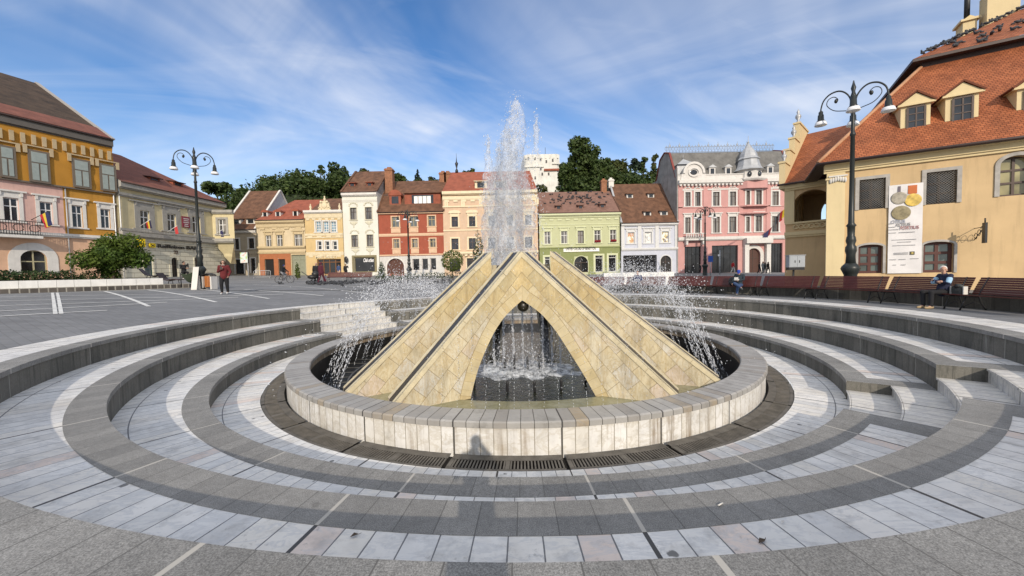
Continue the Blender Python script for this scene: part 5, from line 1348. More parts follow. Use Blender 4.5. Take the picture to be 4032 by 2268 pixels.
mb = MB(); mb.tube([(EV-.05, 6, EZ-.06), (EV-.05, EV-.06, EZ-.06), (b.W+3, EV-.06, EZ-.06)], .09, 6); mb.box(EV, EV, EZ-.12, b.W+3, .1, EZ-.04); mb.box(EV, .1, EZ-.12, .1, 6, EZ-.04); b.part('gutter', mb, m_gut)
mb = MB(); mb.tube([(D1+i*(EV-D1)/10, D1+i*(EV-D1)/10, H1+i*(EZ-H1)/10+.03) for i in range(11)], .10, 6); b.part('hip_ridge', mb, flat('hip tiles', (.42, .22, .12), .8, .25, 3))
for q in ((745, 232, 915, 385), (1000, 178, 1190, 345), (1408, 130, 1600, 290)):
    dd = .95; r = b.R(C7, *q, dd); a, c_, z0_, z1_ = r; uc = (a+c_)/2; w2 = (c_-a)/2
    mb = MB(); mb.box(a, dd, z0_, c_, dd+3.4, z1_); dm = b.part('dormer', mb, mthp)
    mb = MB(); mb.prism([(a-.14, z1_), (c_+.14, z1_), (uc, z1_+w2*1.0)], dd-.12, dd+4.2); mb.box(a-.16, dd-.16, z1_-.06, c_+.16, dd-.0, z1_+.05); b.part('dormer_gable', mb, mthp, dm)
    mb = MB(); 
    for sg_ in (-1, 1): mb.obox((uc+sg_*(w2+.18)/2, dd+2.0, z1_+w2*.5+.07), ((w2+.2)/2, 0, -sg_*(w2+.06)/2), (0, 2.2, 0), (sg_*.03, 0, .03))
    b.part('dormer_roof', mb, m_scale, dm)
    a2, c2_ = a+(c_-a)*.24, c_-(c_-a)*.2
    mb = MB(); mb.box(a2, dd-.03, z0_+.08, c2_, dd-.005, z1_-.16); b.part('dormer_pane', mb, g_dark, dm)
    mb = MB(); zz0, zz1 = z0_+.08, z1_-.16
    for u0, u1, v0, v1 in ((a2-.06, a2+.03, zz0, zz1), (c2_-.03, c2_+.06, zz0, zz1), (a2, c2_, zz0-.06, zz0+.03), (a2, c2_, zz1-.03, zz1+.06), ((a2+c2_)/2-.03, (a2+c2_)/2+.03, zz0, zz1), (a2, c2_, zz0+(zz1-zz0)*.36, zz0+(zz1-zz0)*.36+.05), (a2, c2_, zz0+(zz1-zz0)*.68, zz0+(zz1-zz0)*.68+.05)): mb.box(u0, dd-.06, v0, u1, dd-.031, v1)
    mb.box(a-.1, dd-.2, z0_-.08, c_+.1, dd-.001, z0_+.0)
    b.part('dormer_frame', mb, m_winb, dm)
for (x0, x1, y0, y1), ww, nm in (((950, 1065, 150, 330), 1.0, 0), ((1150, 1420, -120, 240), 1.0, 1)):
    dd = 12.5 if not nm else 12.0
    a, c_, z0_, z1_ = b.R(C8, x0, y0, x1, y1, dd); mb = MB(); mb.box(a, dd, z0_-1.5, c_, dd+1.1, z1_-.15); 
    if not nm: mb.box(a-.15, dd-.15, z1_-.15, c_+.15, dd+1.2, z1_); mb.prism([(a, z1_), (c_, z1_), ((a+c_)/2, z1_+.25)], dd, dd+1.1)
    ch = b.part('chimney', mb, mthp)
    if not nm: mb = MB(); mb.tube([((a+c_)/2+.0, dd+.5, z1_), ((a+c_)/2, dd+.5, z1_+3.2)], .16, 8); b.part('flue', mb, m_iron2, ch)
TH = b; TH_R = (D1, H1, D2, H2)
# exhibition banner
a, c_, z0_, z1_ = b.R(C7, 672, 690, 866, 1197)
mb = MB(); n = 8
for i in range(n):
    for j in range(20):
        def Q(i_, j_): return (a+(c_-a)*i_/n, -.09-.012*math.sin(j_*.9+i_*.7), z0_+(z1_-z0_)*j_/20)
        mb.face([Q(i, j), Q(i+1, j), Q(i+1, j+1), Q(i, j+1)]); mb.sm[-1] = True
BN = Bld('exhibition_banner', 'tall white exhibition banner with three medals hanging between the town hall windows', A, B, b.zg, 1, 'banner')
BN.part('sheet', mb, flat('banner white', (.66, .64, .63), .6, .04))
def bl(x, y): return BN.L(*C7(x, y), -.11)
for (x, y), rr, cc in (((737, 768), .335, (.32, .29, .23)), ((816, 778), .34, (.60, .42, .09)), ((747, 852), .39, (.24, .20, .11))):
    u, zz = bl(x, y); mb = MB(); mb.ball((u, -.12, zz), rr, .012, rr, 20, 10); BN.part('printed_medal', mb, flat('medal %d' % x, cc, .5, .45, 5, .01))
for (x0, y0, x1, y1), cc in (((787, 692, 840, 745), (.50, .13, .03)), ((730, 700, 746, 735), (.12, .10, .12))):
    u, zz = bl(x0, y1); u1, zz1 = bl(x1, y0); mb = MB(); mb.box(u, -.118, zz, u1, -.106, zz1); BN.part('printed_ribbon', mb, flat('ribbon %d' % x0, cc, .6, .15))
for k, (tx, x0, y0, x1, cc) in enumerate((('CITIUS', 690, 913, 770, (.28, .30, .36)), ('ALTIUS', 718, 930, 802, (.28, .27, .27)), ('FORTIUS', 742, 948, 848, (.34, .17, .17)))):
    u, zz = bl(x0, y0); u1 = bl(x1, y0)[0]; BN.text(tx, u, zz, .24, flat('banner ink %d' % k, cc, .6), wid=u1-u, y=-.125, ext=.002)
mi = flat('banner fine print', (.30, .30, .31), .6)
mb = MB()
for x0, x1, y in ((676, 735, 950), (678, 715, 935), (676, 700, 915), (735, 828, 965), (676, 720, 968), (695, 835, 1008), (725, 805, 1020), (700, 830, 1040), (708, 788, 1082), (708, 788, 1089), (680, 720, 1120), (735, 775, 1118), (800, 848, 1114), (700, 720, 1150), (748, 775, 1149)):
    u, zz = bl(x0, y); u1 = bl(x1, y)[0]; mb.box(u, -.118, zz-.016, u1, -.108, zz+.016)
BN.part('fine_print', mb, mi)
mb = MB(); u, zz = bl(797, 1092); u1, z1_ = bl(825, 1072); mb.box(u, -.118, zz, u1, -.106, z1_); crest = BN.part('crest', mb, flat('crest dark', (.08, .07, .04), .6))
mb = MB(); mb.ball(((u+u1)/2, -.12, (zz+z1_)/2), (u1-u)*.3, .008, (z1_-zz)*.36, 10, 6); BN.part('crest_shield', mb, flat('crest gold', (.42, .33, .1), .6), crest)
# iron sign bracket on the wall
mb = MB(); u, zz = b.L(*C7(1165, 975)); mb.box(u-.04, -1.15, zz-.5, u+.04, -.85, zz+.5); mb.tube([(u, -1.0, zz+.5), (u, -1.0, zz+.72)], .03, 5)
for k in range(3): mb.tube([(u, -.04-.3*k-.13+.13*math.cos(a*.55), zz-.1+.15*k+.16*math.sin(a*.55)) for a in range(12)], .014, 4)
mb.tube([(u, 0, zz-.3), (u, -.9, zz+.25)], .02, 4); mb.tube([(u, 0, zz+.3), (u, -.9, zz+.3)], .02, 4)
b.part('sign_bracket', mb, m_iron2)
# loggia wing in the shade
A3 = (20.4, 28.0); B3 = (20.4+.67*5.5, 28.0-.74*5.5)
lw = Bld('loggia', '', A3, B3, -.1, 7); bpy.data.objects.remove(lw.e); lw.e = bpy.data.objects.new('loggia_wing', None); COL.objects.link(lw.e); lw.e.parent = b.e
lw.e.matrix_parent_inverse = (Matrix.Translation((A[0], A[1], b.zg)) @ Matrix.Rotation(b.rz, 4, 'Z')).inverted(); lw.e.location = (A3[0], A3[1], -.1); lw.e.rotation_euler = (0, 0, lw.rz)
Hw = lw.L(*C7(180, 678))[1]
ho = (*lw.R(C7, 132, 718, 352, 900), .95)
lw.wall(mth_, Hw, [ho], name='loggia_wall', body=False, t=.5)
mb = MB(); dw = 5.0                                         # side and back walls with their own arches, floor and ceiling
fl_ = ho[2]-.05
mb.face([(0, dw, -.3), (0, 0, -.3), (0, 0, Hw), (0, dw, Hw)]); mb.box(0, .5, fl_-.3, 5.5, dw, fl_); mb.box(0, .5, Hw-.3, 5.5, dw, Hw-.1)
lw.part('loggia_room', mb, mth_)
def wallat(y, holes, nm): return lw.wall(mth_, Hw, holes, name=nm, y=y, body=False, t=.3)
wallat(dw, [(1.3, 4.6, fl_+.6, ho[3]+.3, .9)], 'loggia_back_wall')
mb = MB()
for k in range(4): u_ = .35; mb.box(.02, .9+k*1.0, fl_, .25, 1.5+k*1.0, fl_+2.6)
lw.part('loggia_pier', mb, mthp)
z = lambda y: lw.L(*C7(180, y))[1]
lw.bands([(Hw-.35, Hw, .3, mthp), (z(912), z(902), .14, mthp), (z(978), z(958), .22, mthp)], 'loggia_cornice')
mb = MB(); mb.box(-.05, -.1, z(902), .55, .02, Hw-.35); lw.part('loggia_pilaster', mb, mthp)
mb = MB(); ua, ub = ho[0], ho[1]+.3; zm = z(930); k = 0
while ua+.2+k*.3 < ub: mb.tube([(ua+.2+k*.3+.15*math.cos(a*.6), -.05, zm+.15*math.sin(a*.6)) for a in range(11)], .045, 5); k += 1
lw.part('loggia_band', mb, mthp)
Hrw = lw.L(*C7(320, 378), 7)[1]
mb = MB()
for k in range(10):
    u0, u1 = 5.5*k/10, 5.5*(k+1)/10
    for (ya, za, yb, zb_) in ((-.45, Hw, 7, Hrw), (7, Hrw, 14, Hw)):
        Ls = math.hypot(yb-ya, zb_-za); mb.face([(u0, ya, za), (u1, ya, za), (u1, yb, zb_), (u0, yb, zb_)], [(u0, 0), (u1, 0), (u1, Ls), (u0, Ls)])
lw.part('loggia_roof', mb, m_scale)
mb = MB(); mb.tube([(-.4, -.5, Hw-.05), (2.5, -.5, Hw-.05)], .08, 6); lw.part('loggia_gutter', mb, m_gut)
mb = MB(); pr = [(-.45, Hw-.3), (-.3, Hw+1.2)]                # stepped white gable with urns
zz = Hw; k = 0
for y0, y1, z1_ in ((-.3, 1.1, Hw+1.55), (1.1, 2.6, Hw+2.75), (2.6, 4.2, Hw+3.95), (4.2, 7.4, Hw+5.5)):
    mb.box(-.35, y0, Hw-.3, .02, y1, z1_); mb.box(-.42, y0-.06, z1_, .08, y1, z1_+.14)
gp = lw.part('loggia_gable', mb, mthp)
for y_, z_, s_ in ((.3, Hw+1.69, .5), (4.7, Hw+5.64, .62), (3.2, Hw+4.1, .55)): mb = MB(); mb.lathe([(.2*s_, 0), (.2*s_, .3*s_), (.1*s_, .4*s_), (.34*s_, .85*s_), (.3*s_, 1.1*s_), (.12*s_, 1.3*s_), (.2*s_, 1.5*s_), (.02, 1.9*s_)], (-.17, y_, z_), 10); lw.part('gable_urn', mb, m_zinc)
# ------------------------------------------------------------------ plants
def leafmat(name, c0, c1, trans=.25):
    t = NT(name); o = t.tc()
    oi = t.n('ShaderNodeNewGeometry')
    c = t.mix(t.ramp(t.noise(o, .9, 3), [(.35, 0), (.65, 1)]), c0, c1)
    c = t.mix(.8, c, t.ramp(oi.outputs['Random Per Island'], [(0, .6), (1, 1.4)]), 'MULTIPLY')
    b = t.bsdf(c, .6, spec=.25)
    tr = t.n('ShaderNodeBsdfTranslucent'); t.l(c, tr.inputs[0]); mx = t.n('ShaderNodeMixShader'); mx.inputs[0].default_value = trans
    t.l(b.outputs[0], mx.inputs[1]); t.l(tr.outputs[0], mx.inputs[2]); t.l(mx.outputs[0], t.out.inputs[0]); return t.m
m_bark = flat('bark', (.10, .075, .055), .9, .3, 4, .01)
m_leaf = leafmat('leaf green', (.045, .085, .012), (.095, .135, .02))
m_oak = leafmat('hill leaf', (.032, .06, .016), (.07, .098, .026))
m_oak2 = leafmat('hill leaf olive', (.045, .06, .016), (.08, .09, .026))
m_fir = leafmat('fir needles', (.012, .026, .014), (.022, .038, .02), .1)
m_hedge = leafmat('hedge leaf', (.02, .04, .012), (.035, .06, .016), .15)
m_topi = leafmat('topiary', (.06, .085, .014), (.09, .115, .02), .15)
def leaves(mb, c, r, n, ls, rn, flat_=1.0, shell=.55):
    c = V(c)
    for _ in range(n):
        d = V((rn.gauss(0, 1), rn.gauss(0, 1), rn.gauss(0, 1))).normalized(); k = shell+(1-shell)*rn.random()
        p = c+V((d.x*r[0], d.y*r[1], d.z*r[2]))*k
        nrm = (d*.8+V((rn.gauss(0, .6), rn.gauss(0, .6), rn.gauss(0, .5)+.35))).normalized()
        a = nrm.orthogonal().normalized(); b = nrm.cross(a); an = rn.random()*6.28
        a, b = a*math.cos(an)+b*math.sin(an), b*math.cos(an)-a*math.sin(an)
        s_ = ls*(.6+.8*rn.random())
        mb.face([p-a*s_, p-b*s_*.55, p+a*s_, p+b*s_*.55])
def tree(name, label, cat, base, H, W, kind, n, ls, mat, seed, group=None, trunk=.18, cb=.3, bark=None):
    """trunk and limbs plus a crown of leaf clumps; cb is the height of the crown's underside as a share of H"""
    rn = random.Random(seed); x, y, z = base; t_ = empty(name, base, 0, label, cat, group)
    tb = MB(); cr = MB(); R = W/2; blobs = []
    if kind == 'round':
        ch = H*(1-cb)/2; cz = H*cb+ch
        for _ in range(22):
            d = V((rn.gauss(0, 1), rn.gauss(0, 1), rn.gauss(0, 1))).normalized()*(.25+.55*rn.random())
            q = .26+.2*rn.random(); blobs.append((V((d.x*R, d.y*R, cz+d.z*ch)), (R*q, R*q, max(R*.7, ch)*q*.85)))
    elif kind == 'pine':
        for _ in range(11):
            h = cb+(1-cb)*rn.random(); w = R*(1.0-.55*((h-cb)/(1-cb)))*(.35+.65*rn.random()); a = rn.random()*6.28
            blobs.append((V((w*.7*math.cos(a), w*.7*math.sin(a), H*h)), (R*.42, R*.42, H*.055)))
        blobs.append((V((0, 0, H*.96)), (R*.3, R*.3, H*.05)))
    elif kind == 'cone':
        k = 9
        for i in range(k):
            h = cb+(1-cb)*i/k; w = R*(1-i/k)
            for j in range(max(2, int(6*(1-i/k)))):
                a = rn.random()*6.28; blobs.append((V((w*.6*math.cos(a), w*.6*math.sin(a), H*h+.03*H)), (w*.5+.1, w*.5+.1, H*.06)))
    elif kind == 'col':
        for i in range(12):
            h = cb+(1-cb)*i/12; w = R*(.95-.75*max(0, (i/12-.35)/.65)**1.5); blobs.append((V((rn.gauss(0, R*.1), rn.gauss(0, R*.1), H*h+H*.04)), (w, w, H*.09)))
    elif kind == 'ball':
        blobs = [(V((0, 0, H*(1+cb)/2)), (R, R, H*(1-cb)/2))]
    vol = sum(b[1][0]**2 for b in blobs)
    for c, r in blobs: leaves(cr, c, r, max(6, int(n*r[0]**2/vol)), ls, rn, shell=.8 if kind in ('ball', 'col') else .45)
    top = H*(.9 if kind in ('pine', 'cone') else cb+(1-cb)*.45)
    tb.tube([(0, 0, -.2), (W*.01, 0, top*.35), (-W*.015, W*.01, top*.7), (0, 0, top)], [trunk, trunk*.8, trunk*.55, trunk*.2], 7)
    if kind in ('round', 'pine'):
        for c, r in blobs[:12]:
            s0 = V((0, 0, min(top*.95, max(H*cb*.7, c.z*.62)))); tb.tube([s0, s0.lerp(c, .5)+V((0, 0, -.04*H)), c], [trunk*.32, trunk*.2, trunk*.07], 5)
    cr.build('crown', mat, t_); tb.build('trunk', bark or m_bark, t_); return t_
def tree_px(name, label, cat, cx, ytop, wpx, ybot, Y, kind, n, ls, mat, seed, **k):
    """tree from its survey: crown middle, top, width and foot"""
    p = at(cx, ytop, Y); q = at(cx, ybot, Y); w = (at(cx+wpx/2, ytop, Y)-at(cx-wpx/2, ytop, Y)).x
    return tree(name, label, cat, (q.x, Y, q.z), p.z-q.z, w, kind, n, ls, mat, seed, **k)
# hill behind the houses, and the wood on it
def hz(x, y):
    px_ = 2016+x/y*FPX
    pr = [(-2000, 6), (500, 8), (750, 18), (1000, 20), (1400, 19), (2200, 18.5), (2640, 18), (2800, 10), (5000, 6)]
    h = 8
    for (a, ha), (b_, hb) in zip(pr, pr[1:]):
        if a <= px_ <= b_: h = ha+(hb-ha)*(px_-a)/(b_-a)
    if y > 84: h -= 5.5*sstep(2000, 2060, px_)*(1-sstep(2195, 2240, px_))
    return 1+(h+1.5+3.5*noise.noise(V((x*.055, y*.03, 4)))-2.0*(1-sstep(900, 1150, px_)))*sstep(73, 93, y)+max(0, y-95)*.22
mb = MB(); nx, ny = 50, 16; gi = []
for j in range(ny+1):
    y = 73+j*5.5; row = []
    for i in range(nx+1):
        x = (-1.35+2.1*i/nx)*y; row.append(len(mb.v)); mb.v.append((x, y, hz(x, y)+.8*noise.noise(V((x*.1, y*.1, 0)))-1.2))
    gi.append(row)
for j in range(ny):
    for i in range(nx): mb.f.append((gi[j][i], gi[j][i+1], gi[j+1][i+1], gi[j+1][i])); mb.uv.append(None); mb.mi.append(0); mb.sm.append(True)
tag(mb.build('hill', flat('hill scrub', (.022, .032, .012), .95, .4, .3)), kind='structure')
rn = random.Random(5); mb = MB()
for _ in range(620):                     # undergrowth and far crowns that read as one mass
    y = rn.uniform(80, 122); x = (-.88+1.32*rn.random())*y; r = rn.uniform(1.6, 3.4)
    if 2020 < 2016+x/y*FPX < 2225 and y < 119: r *= .45
    leaves(mb, (x, y, hz(x, y)+r*.35), (r, r, r*.85), 90, .42, rn, shell=.5)
for _ in range(190):
    y = rn.uniform(84, 104); px_ = rn.uniform(2235, 2660); x = (px_-2016)/FPX*y; r = rn.uniform(1.6, 3.0)
    leaves(mb, (x, y, hz(x, y)+r*.4+rn.uniform(0, 3.5)*(1-.4*(px_ > 2500))), (r, r, r*.9), 90, .4, rn, shell=.5)
for _ in range(110):
    y = rn.uniform(90, 108); px_ = rn.uniform(1060, 1420); x = (px_-2016)/FPX*y; r = rn.uniform(1.5, 2.8)
    leaves(mb, (x, y, hz(x, y)+r*.4+rn.uniform(0, 2.5)), (r, r, r*.9), 90, .4, rn, shell=.5)
tag(mb.build('woodland', m_oak), 'dark green wood covering the hill behind the houses', 'woodland', kind='stuff')
G = 'trees on the hill'
for i, (cx, yt, w, yb, Y, kd, n, ls, mt_, nm, lb) in enumerate((
  (857, 708, 130, 800, 100, 'round', 900, .55, m_oak, 'broadleaf_tree', 'broad dark tree rising behind the bank roof beside the street lamp'),
  (948, 738, 70, 800, 104, 'round', 500, .5, m_oak2, 'broadleaf_tree', 'small olive tree low on the hill left of the brown roofed house'),
  (1010, 742, 80, 800, 106, 'round', 500, .5, m_oak, 'broadleaf_tree', 'low rounded tree just above the brown tiled ridge'),
  (1172, 662, 92, 790, 98, 'cone', 1000, .5, m_fir, 'spruce', 'dark spreading conifer with a bare spike standing highest left of the white house'),
  (1090, 716, 110, 800, 100, 'round', 700, .55, m_oak, 'broadleaf_tree', 'bushy tree left of the dark spreading conifer'),
  (1268, 650, 46, 800, 104, 'pine', 420, .45, m_oak, 'pine_tree', 'slim pine with a bare trunk and small rounded head'),
  (1230, 690, 50, 800, 106, 'pine', 300, .45, m_oak, 'pine_tree', 'thin airy pine between the conifer and the slim pine'),
  (1345, 640, 120, 830, 96, 'round', 1300, .55, m_oak, 'broadleaf_tree', 'tall dark tree with pale trunks above the yellow house'),
  (1268, 730, 120, 840, 94, 'round', 1000, .6, m_oak, 'broadleaf_tree', 'dense mid hill tree behind the yellow house'),
  (1440, 656, 60, 760, 110, 'round', 420, .5, m_oak2, 'broadleaf_tree', 'thin leaved tree peeping over the white house roof'),
  (1577, 678, 62, 760, 108, 'round', 500, .5, m_oak, 'broadleaf_tree', 'rounded tree right of the brick chimney of the white house'),
  (1646, 667, 46, 760, 112, 'cone', 500, .42, m_fir, 'spruce', 'small pointed spruce above the red house roof'),
  (1700, 698, 60, 760, 112, 'round', 380, .5, m_oak2, 'broadleaf_tree', 'low olive tree between the spruce and the red house chimneys'),
  (1850, 655, 60, 760, 112, 'round', 420, .5, m_oak, 'broadleaf_tree', 'tree top showing over the peach house left of the plume'),
  (2285, 530, 160, 800, 92, 'round', 2400, .5, m_oak, 'broadleaf_tree', 'tallest broad tree on the hill, right of the white tower'),
  (2350, 600, 110, 800, 90, 'round', 1300, .5, m_oak, 'broadleaf_tree', 'dark tree leaning against the right side of the tallest tree'),
  (2398, 606, 90, 800, 91, 'round', 1000, .5, m_oak, 'broadleaf_tree', 'bushy tree filling the dip right of the tallest tree'),
  (2222, 620, 70, 800, 90, 'round', 800, .5, m_oak, 'broadleaf_tree', 'slender tree touching the right edge of the white tower'),
  (2440, 612, 90, 790, 96, 'round', 900, .55, m_oak2, 'broadleaf_tree', 'olive green tree right of the tallest tree'),
  (2500, 625, 70, 790, 100, 'pine', 520, .5, m_fir, 'pine_tree', 'flat topped pine above the pale blue house roof'),
  (2535, 618, 50, 790, 100, 'pine', 420, .45, m_oak, 'pine_tree', 'reddish tipped pine beside the flat topped pine'),
  (2578, 614, 50, 790, 100, 'pine', 420, .45, m_oak2, 'pine_tree', 'last pine on the right before the grey firewall'),
  (2130, 725, 60, 800, 88, 'round', 420, .5, m_oak2, 'broadleaf_tree', 'shrubby tree at the foot of the white tower'))):
    tree_px(nm, lb, 'tree', cx, yt, w, yb, Y, kd, int(n*1.7), ls*.86, mt_, 40+i, group=G, trunk=.22)
# white tower on the hill
A = at(2066, 735, 118); B = at(2206, 735, 118); ztop = at(2140, 607, 118).z; zbot = at(2140, 760, 118).z
tw = empty('white_tower', (A.x, 118, zbot-4), 0, 'old whitewashed fortress tower standing among the hill trees', 'tower')
W_ = B.x-A.x; Hh = ztop-zbot+4
m_tow = flat('old whitewash', (.66, .65, .60), .95, .2, .35, stain=.5)
mb = MB(); mb.vprism([(0, .8), (1.0, 0), (W_-1.0, 0), (W_, .8), (W_+.6, 9), (-.6, 9)], 0, Hh); mb.build('wall', m_tow, tw)
mb = MB()
for k in range(9): mb.box(.3+k*W_/9, -.14, Hh-1.3, .3+k*W_/9+.5, .1, Hh-.2)
mb.box(-.1, -.35, Hh-4.0, W_*.55, .1, Hh-3.7); mb.box(W_*.78, -.35, Hh-3.2, W_+.1, .1, Hh-2.9); mb.build('parapet', m_tow, tw)
mb = MB(); mb.box(W_*.55, -.5, Hh-5.2, W_*.97, .1, Hh-4.6); mb.build('tile_ledge', m_roofr, tw)
for u, z_ in ((.12, .92), (.3, .92), (.46, .9), (.46, .72), (.5, .62), (.68, .62), (.8, .88), (.3, .55), (.52, .4), (.62, .86)):
    mb = MB(); mb.box(u*W_-.25, -.06, z_*Hh-.5, u*W_+.25, .1, z_*Hh+.4); mb.build('loophole', m_void, tw)
mb = MB(); mb.tube([(W_*.62, 3, Hh), (W_*.62, 3, Hh+3)], .06, 5); mb.build('mast', m_iron2, tw)
# planter on the left: cobbled plinth, white coping wall, hedge and tree
P0, P1 = gnd(-90, 1160), gnd(648, 1137); Pe = gnd(752, 1139)
dv = V((P1.x-P0.x, P1.y-P0.y, 0)); PL = dv.length; dv.normalize(); rz = math.atan2(dv.y, dv.x)
zp = min(P0.z, P1.z)
pl = empty('planter', (P0.x, P0.y, zp), rz, 'long raised planter with white marble coping on a cobbled plinth', 'planter')
m_cob = None
t = NT('cobbled plinth'); o = t.tc(); br = t.n('ShaderNodeTexBrick'); t.l(t.mapp(o, (1, 1, 1), (PI/2, 0, 0)), br.inputs['Vector']); br.inputs['Scale'].default_value = 1; br.inputs['Brick Width'].default_value = .33; br.inputs['Row Height'].default_value = .30; br.inputs['Mortar Size'].default_value = .03
br.inputs['Color1'].default_value = (.05, .045, .042, 1); br.inputs['Color2'].default_value = (.12, .105, .09, 1); br.inputs['Mortar'].default_value = (.30, .28, .24, 1)
t.bsdf(t.mix(.6, br.outputs[0], t.ramp(t.noise(o, 3, 5), [(.3, .6), (.7, 1.3)]), 'MULTIPLY'), .85, t.math('SUBTRACT', 1.0, br.outputs['Fac']), .03, .8); m_cob = t.m
ph = .30; wh = .72
mb = MB(); mb.box(0, 0, -.4, PL+.2+(Pe-P1).length, 4.2, ph); mb.build('plinth', m_cob, pl)
mb = MB(); n = 11
for k in range(n): mb.box(PL*k/n+.006, .18, ph+.004, PL*(k+1)/n-.006, .55, wh)
mb.build('coping_wall', flat('coping marble', (.72, .71, .68), .6, .1, 2, stain=.2), pl)
mb = MB(); mb.box(0, .55, ph, PL, 4.2, wh-.12); mb.build('planter_soil', flat('soil', (.06, .05, .04), .95, .3), pl)
def onpl(px_, py_, w):                    # plan point on the planter, w metres back
    r = ray(px_, py_); nrm = V((-dv.y, dv.x, 0)); o_ = V((P0.x, P0.y, 0))+nrm*w; k = (o_-CAM).dot(nrm)/r.dot(nrm); return CAM+r*k
rn = random.Random(9)
h0, h1 = onpl(-60, 1100, 1.6), onpl(402, 1095, 1.6)
hd = empty('hedge', (h0.x, h0.y, zp+wh-.1), rz, 'clipped dark green hedge along the planter under the banner house', 'hedge')
HL = (V((h1.x, h1.y, 0))-V((h0.x, h0.y, 0))).length; mb = MB(); k = 0
while k*.3 < HL:
    gap = 0 if not (3.0 < k*.3 < 3.6) else .25
    for j in range(2): leaves(mb, (k*.3+rn.uniform(-.1, .1), .3+.5*j, .30+rn.uniform(-.05, .08)-gap), (.34, .36, .40), 130, .06, rn, shell=.7)
    k += 1
mb.build('foliage', m_hedge, hd)
mb = MB()
for k in range(int(HL/.8)): mb.tube([(k*.8+.3, .5, -.1), (k*.8+.33, .52, .5)], .02, 5)
mb.build('stem', m_bark, hd)
q = onpl(740, 1090, 2.2); tp = onpl(730, 898, 2.2); w_ = (onpl(588, 1000, 2.2)-onpl(285, 1000, 2.2)).length
q2 = onpl(440, 1090, 2.0)
tr_b = onpl(445, 1085, 2.0); tr_t = onpl(430, 898, 2.0); wl = (onpl(590, 1000, 2.0)-onpl(282, 1000, 2.0)).length
tree('broadleaf_tree', 'low spreading bright green tree growing in the planter before the bank', 'tree', (tr_b.x, tr_b.y, zp+wh-.12), tr_t.z-zp-wh+.25, wl*1.02, 'round', 13000, .085, m_leaf, 77, trunk=.09, cb=-.04)
# ------------------------------------------------------------------ street lamps
m_lamp = flat('lamp black', (.018, .022, .021), .4, .2); m_opal = flat('opal glass', (.75, .75, .76), .3, .03)
def lamp(label, loc, s=1, rz=0):
    L = empty('street_lamp', loc, rz, label, 'street lamp', 'black cast iron lamps round the square'); L.scale = (s, s, s)
    mb = MB(); mb.lathe([(.30, -.3), (.30, .05), (.27, .1), (.25, .95), (.30, 1.05), (.38, 1.2), (.33, 1.3), (.20, 1.42)], n=12); mb.build('base', m_lamp, L)
    mb = MB(); mb.lathe([(.20, 1.4), (.17, 1.75), (.22, 1.9), (.21, 2.05), (.15, 2.15), (.20, 2.3), (.17, 2.45), (.14, 2.5), (.15, 2.85), (.2, 2.9), (.12, 3.0), (.10, 4.0), (.085, 6.4), (.11, 6.42), (.11, 6.5), (.075, 6.55), (.06, 7.4), (.12, 7.6), (.13, 7.9), (.06, 8.1), (.10, 8.25), (.05, 8.4), (.02, 8.53)], n=10); mb.build('pole', m_lamp, L)
    for k in range(4):
        a = rad(90*k+8); c, s_ = math.cos(a), math.sin(a)
        def R(r, z): return (r*c, r*s_, z)
        mb = MB(); mb.tube(curve([R(.06, 7.55), R(.12, 7.9), R(.3, 8.15), R(.55, 8.27), R(.85, 8.22), R(1.08, 8.02), R(1.17, 7.75), R(1.18, 7.62)], 4), .033, 6)
        mb.tube(curve([R(.06, 7.4), R(.35, 7.45), R(.7, 7.55), R(.95, 7.8), R(.9, 8.02), R(.7, 8.08), R(.55, 7.95), R(.6, 7.82)], 4), .018, 5); mb.ball(R(.62, 7.9), .07, .07, .09, 6, 5)
        ar = mb.build('arm', m_lamp, L)
        mb = MB(); mb.lathe([(.03, .58), (.09, .52), (.09, .42), (.12, .4), (.13, .2), (.21, .12)], R(1.18, 7.08), 12); lh = mb.build('lamp_head', m_lamp, L)
        mb = MB(); mb.lathe([(.21, .125), (.26, .0), (.245, -.02), (0, -.0)], R(1.18, 7.08), 12); mb.build('lamp_shade', m_opal, lh)
    return L
g = gnd(793, 1139); zt = at(758, 580, g.y).z
LAMP = lamp('tall black four armed lamp beside the litter bin on the left', (g.x, g.y, g.z), (zt-g.z)/8.53, rad(32)); LAMP.scale = (LAMP.scale[2]*.8, LAMP.scale[2]*.8, LAMP.scale[2])
Y = 15.75; p = at(3348, 1100, Y); zt = at(3368, 317, Y).z
c = copy_tree(LAMP); c['label'] = 'tallest looking black lamp behind the benches before the town hall wall'; c.location = (p.x, Y, 0); c.rotation_euler = (0, 0, rad(-50)); c.scale = (zt/8.53*.83, zt/8.53*.83, zt/8.53)
for px_, yt, lb in ((1612, 824, 'distant black lamp in front of the brick red house'), (2776, 813, 'distant black lamp in front of the pink palace')):
    Y = 48; p = at(px_, 1080, Y); z0_ = gz(p.x, Y); c = copy_tree(LAMP); c['label'] = lb; c.location = (p.x, Y, z0_); c.rotation_euler = (0, 0, rad(-8)); c.scale = ((at(px_, yt, Y).z-z0_)/8.53,)*3
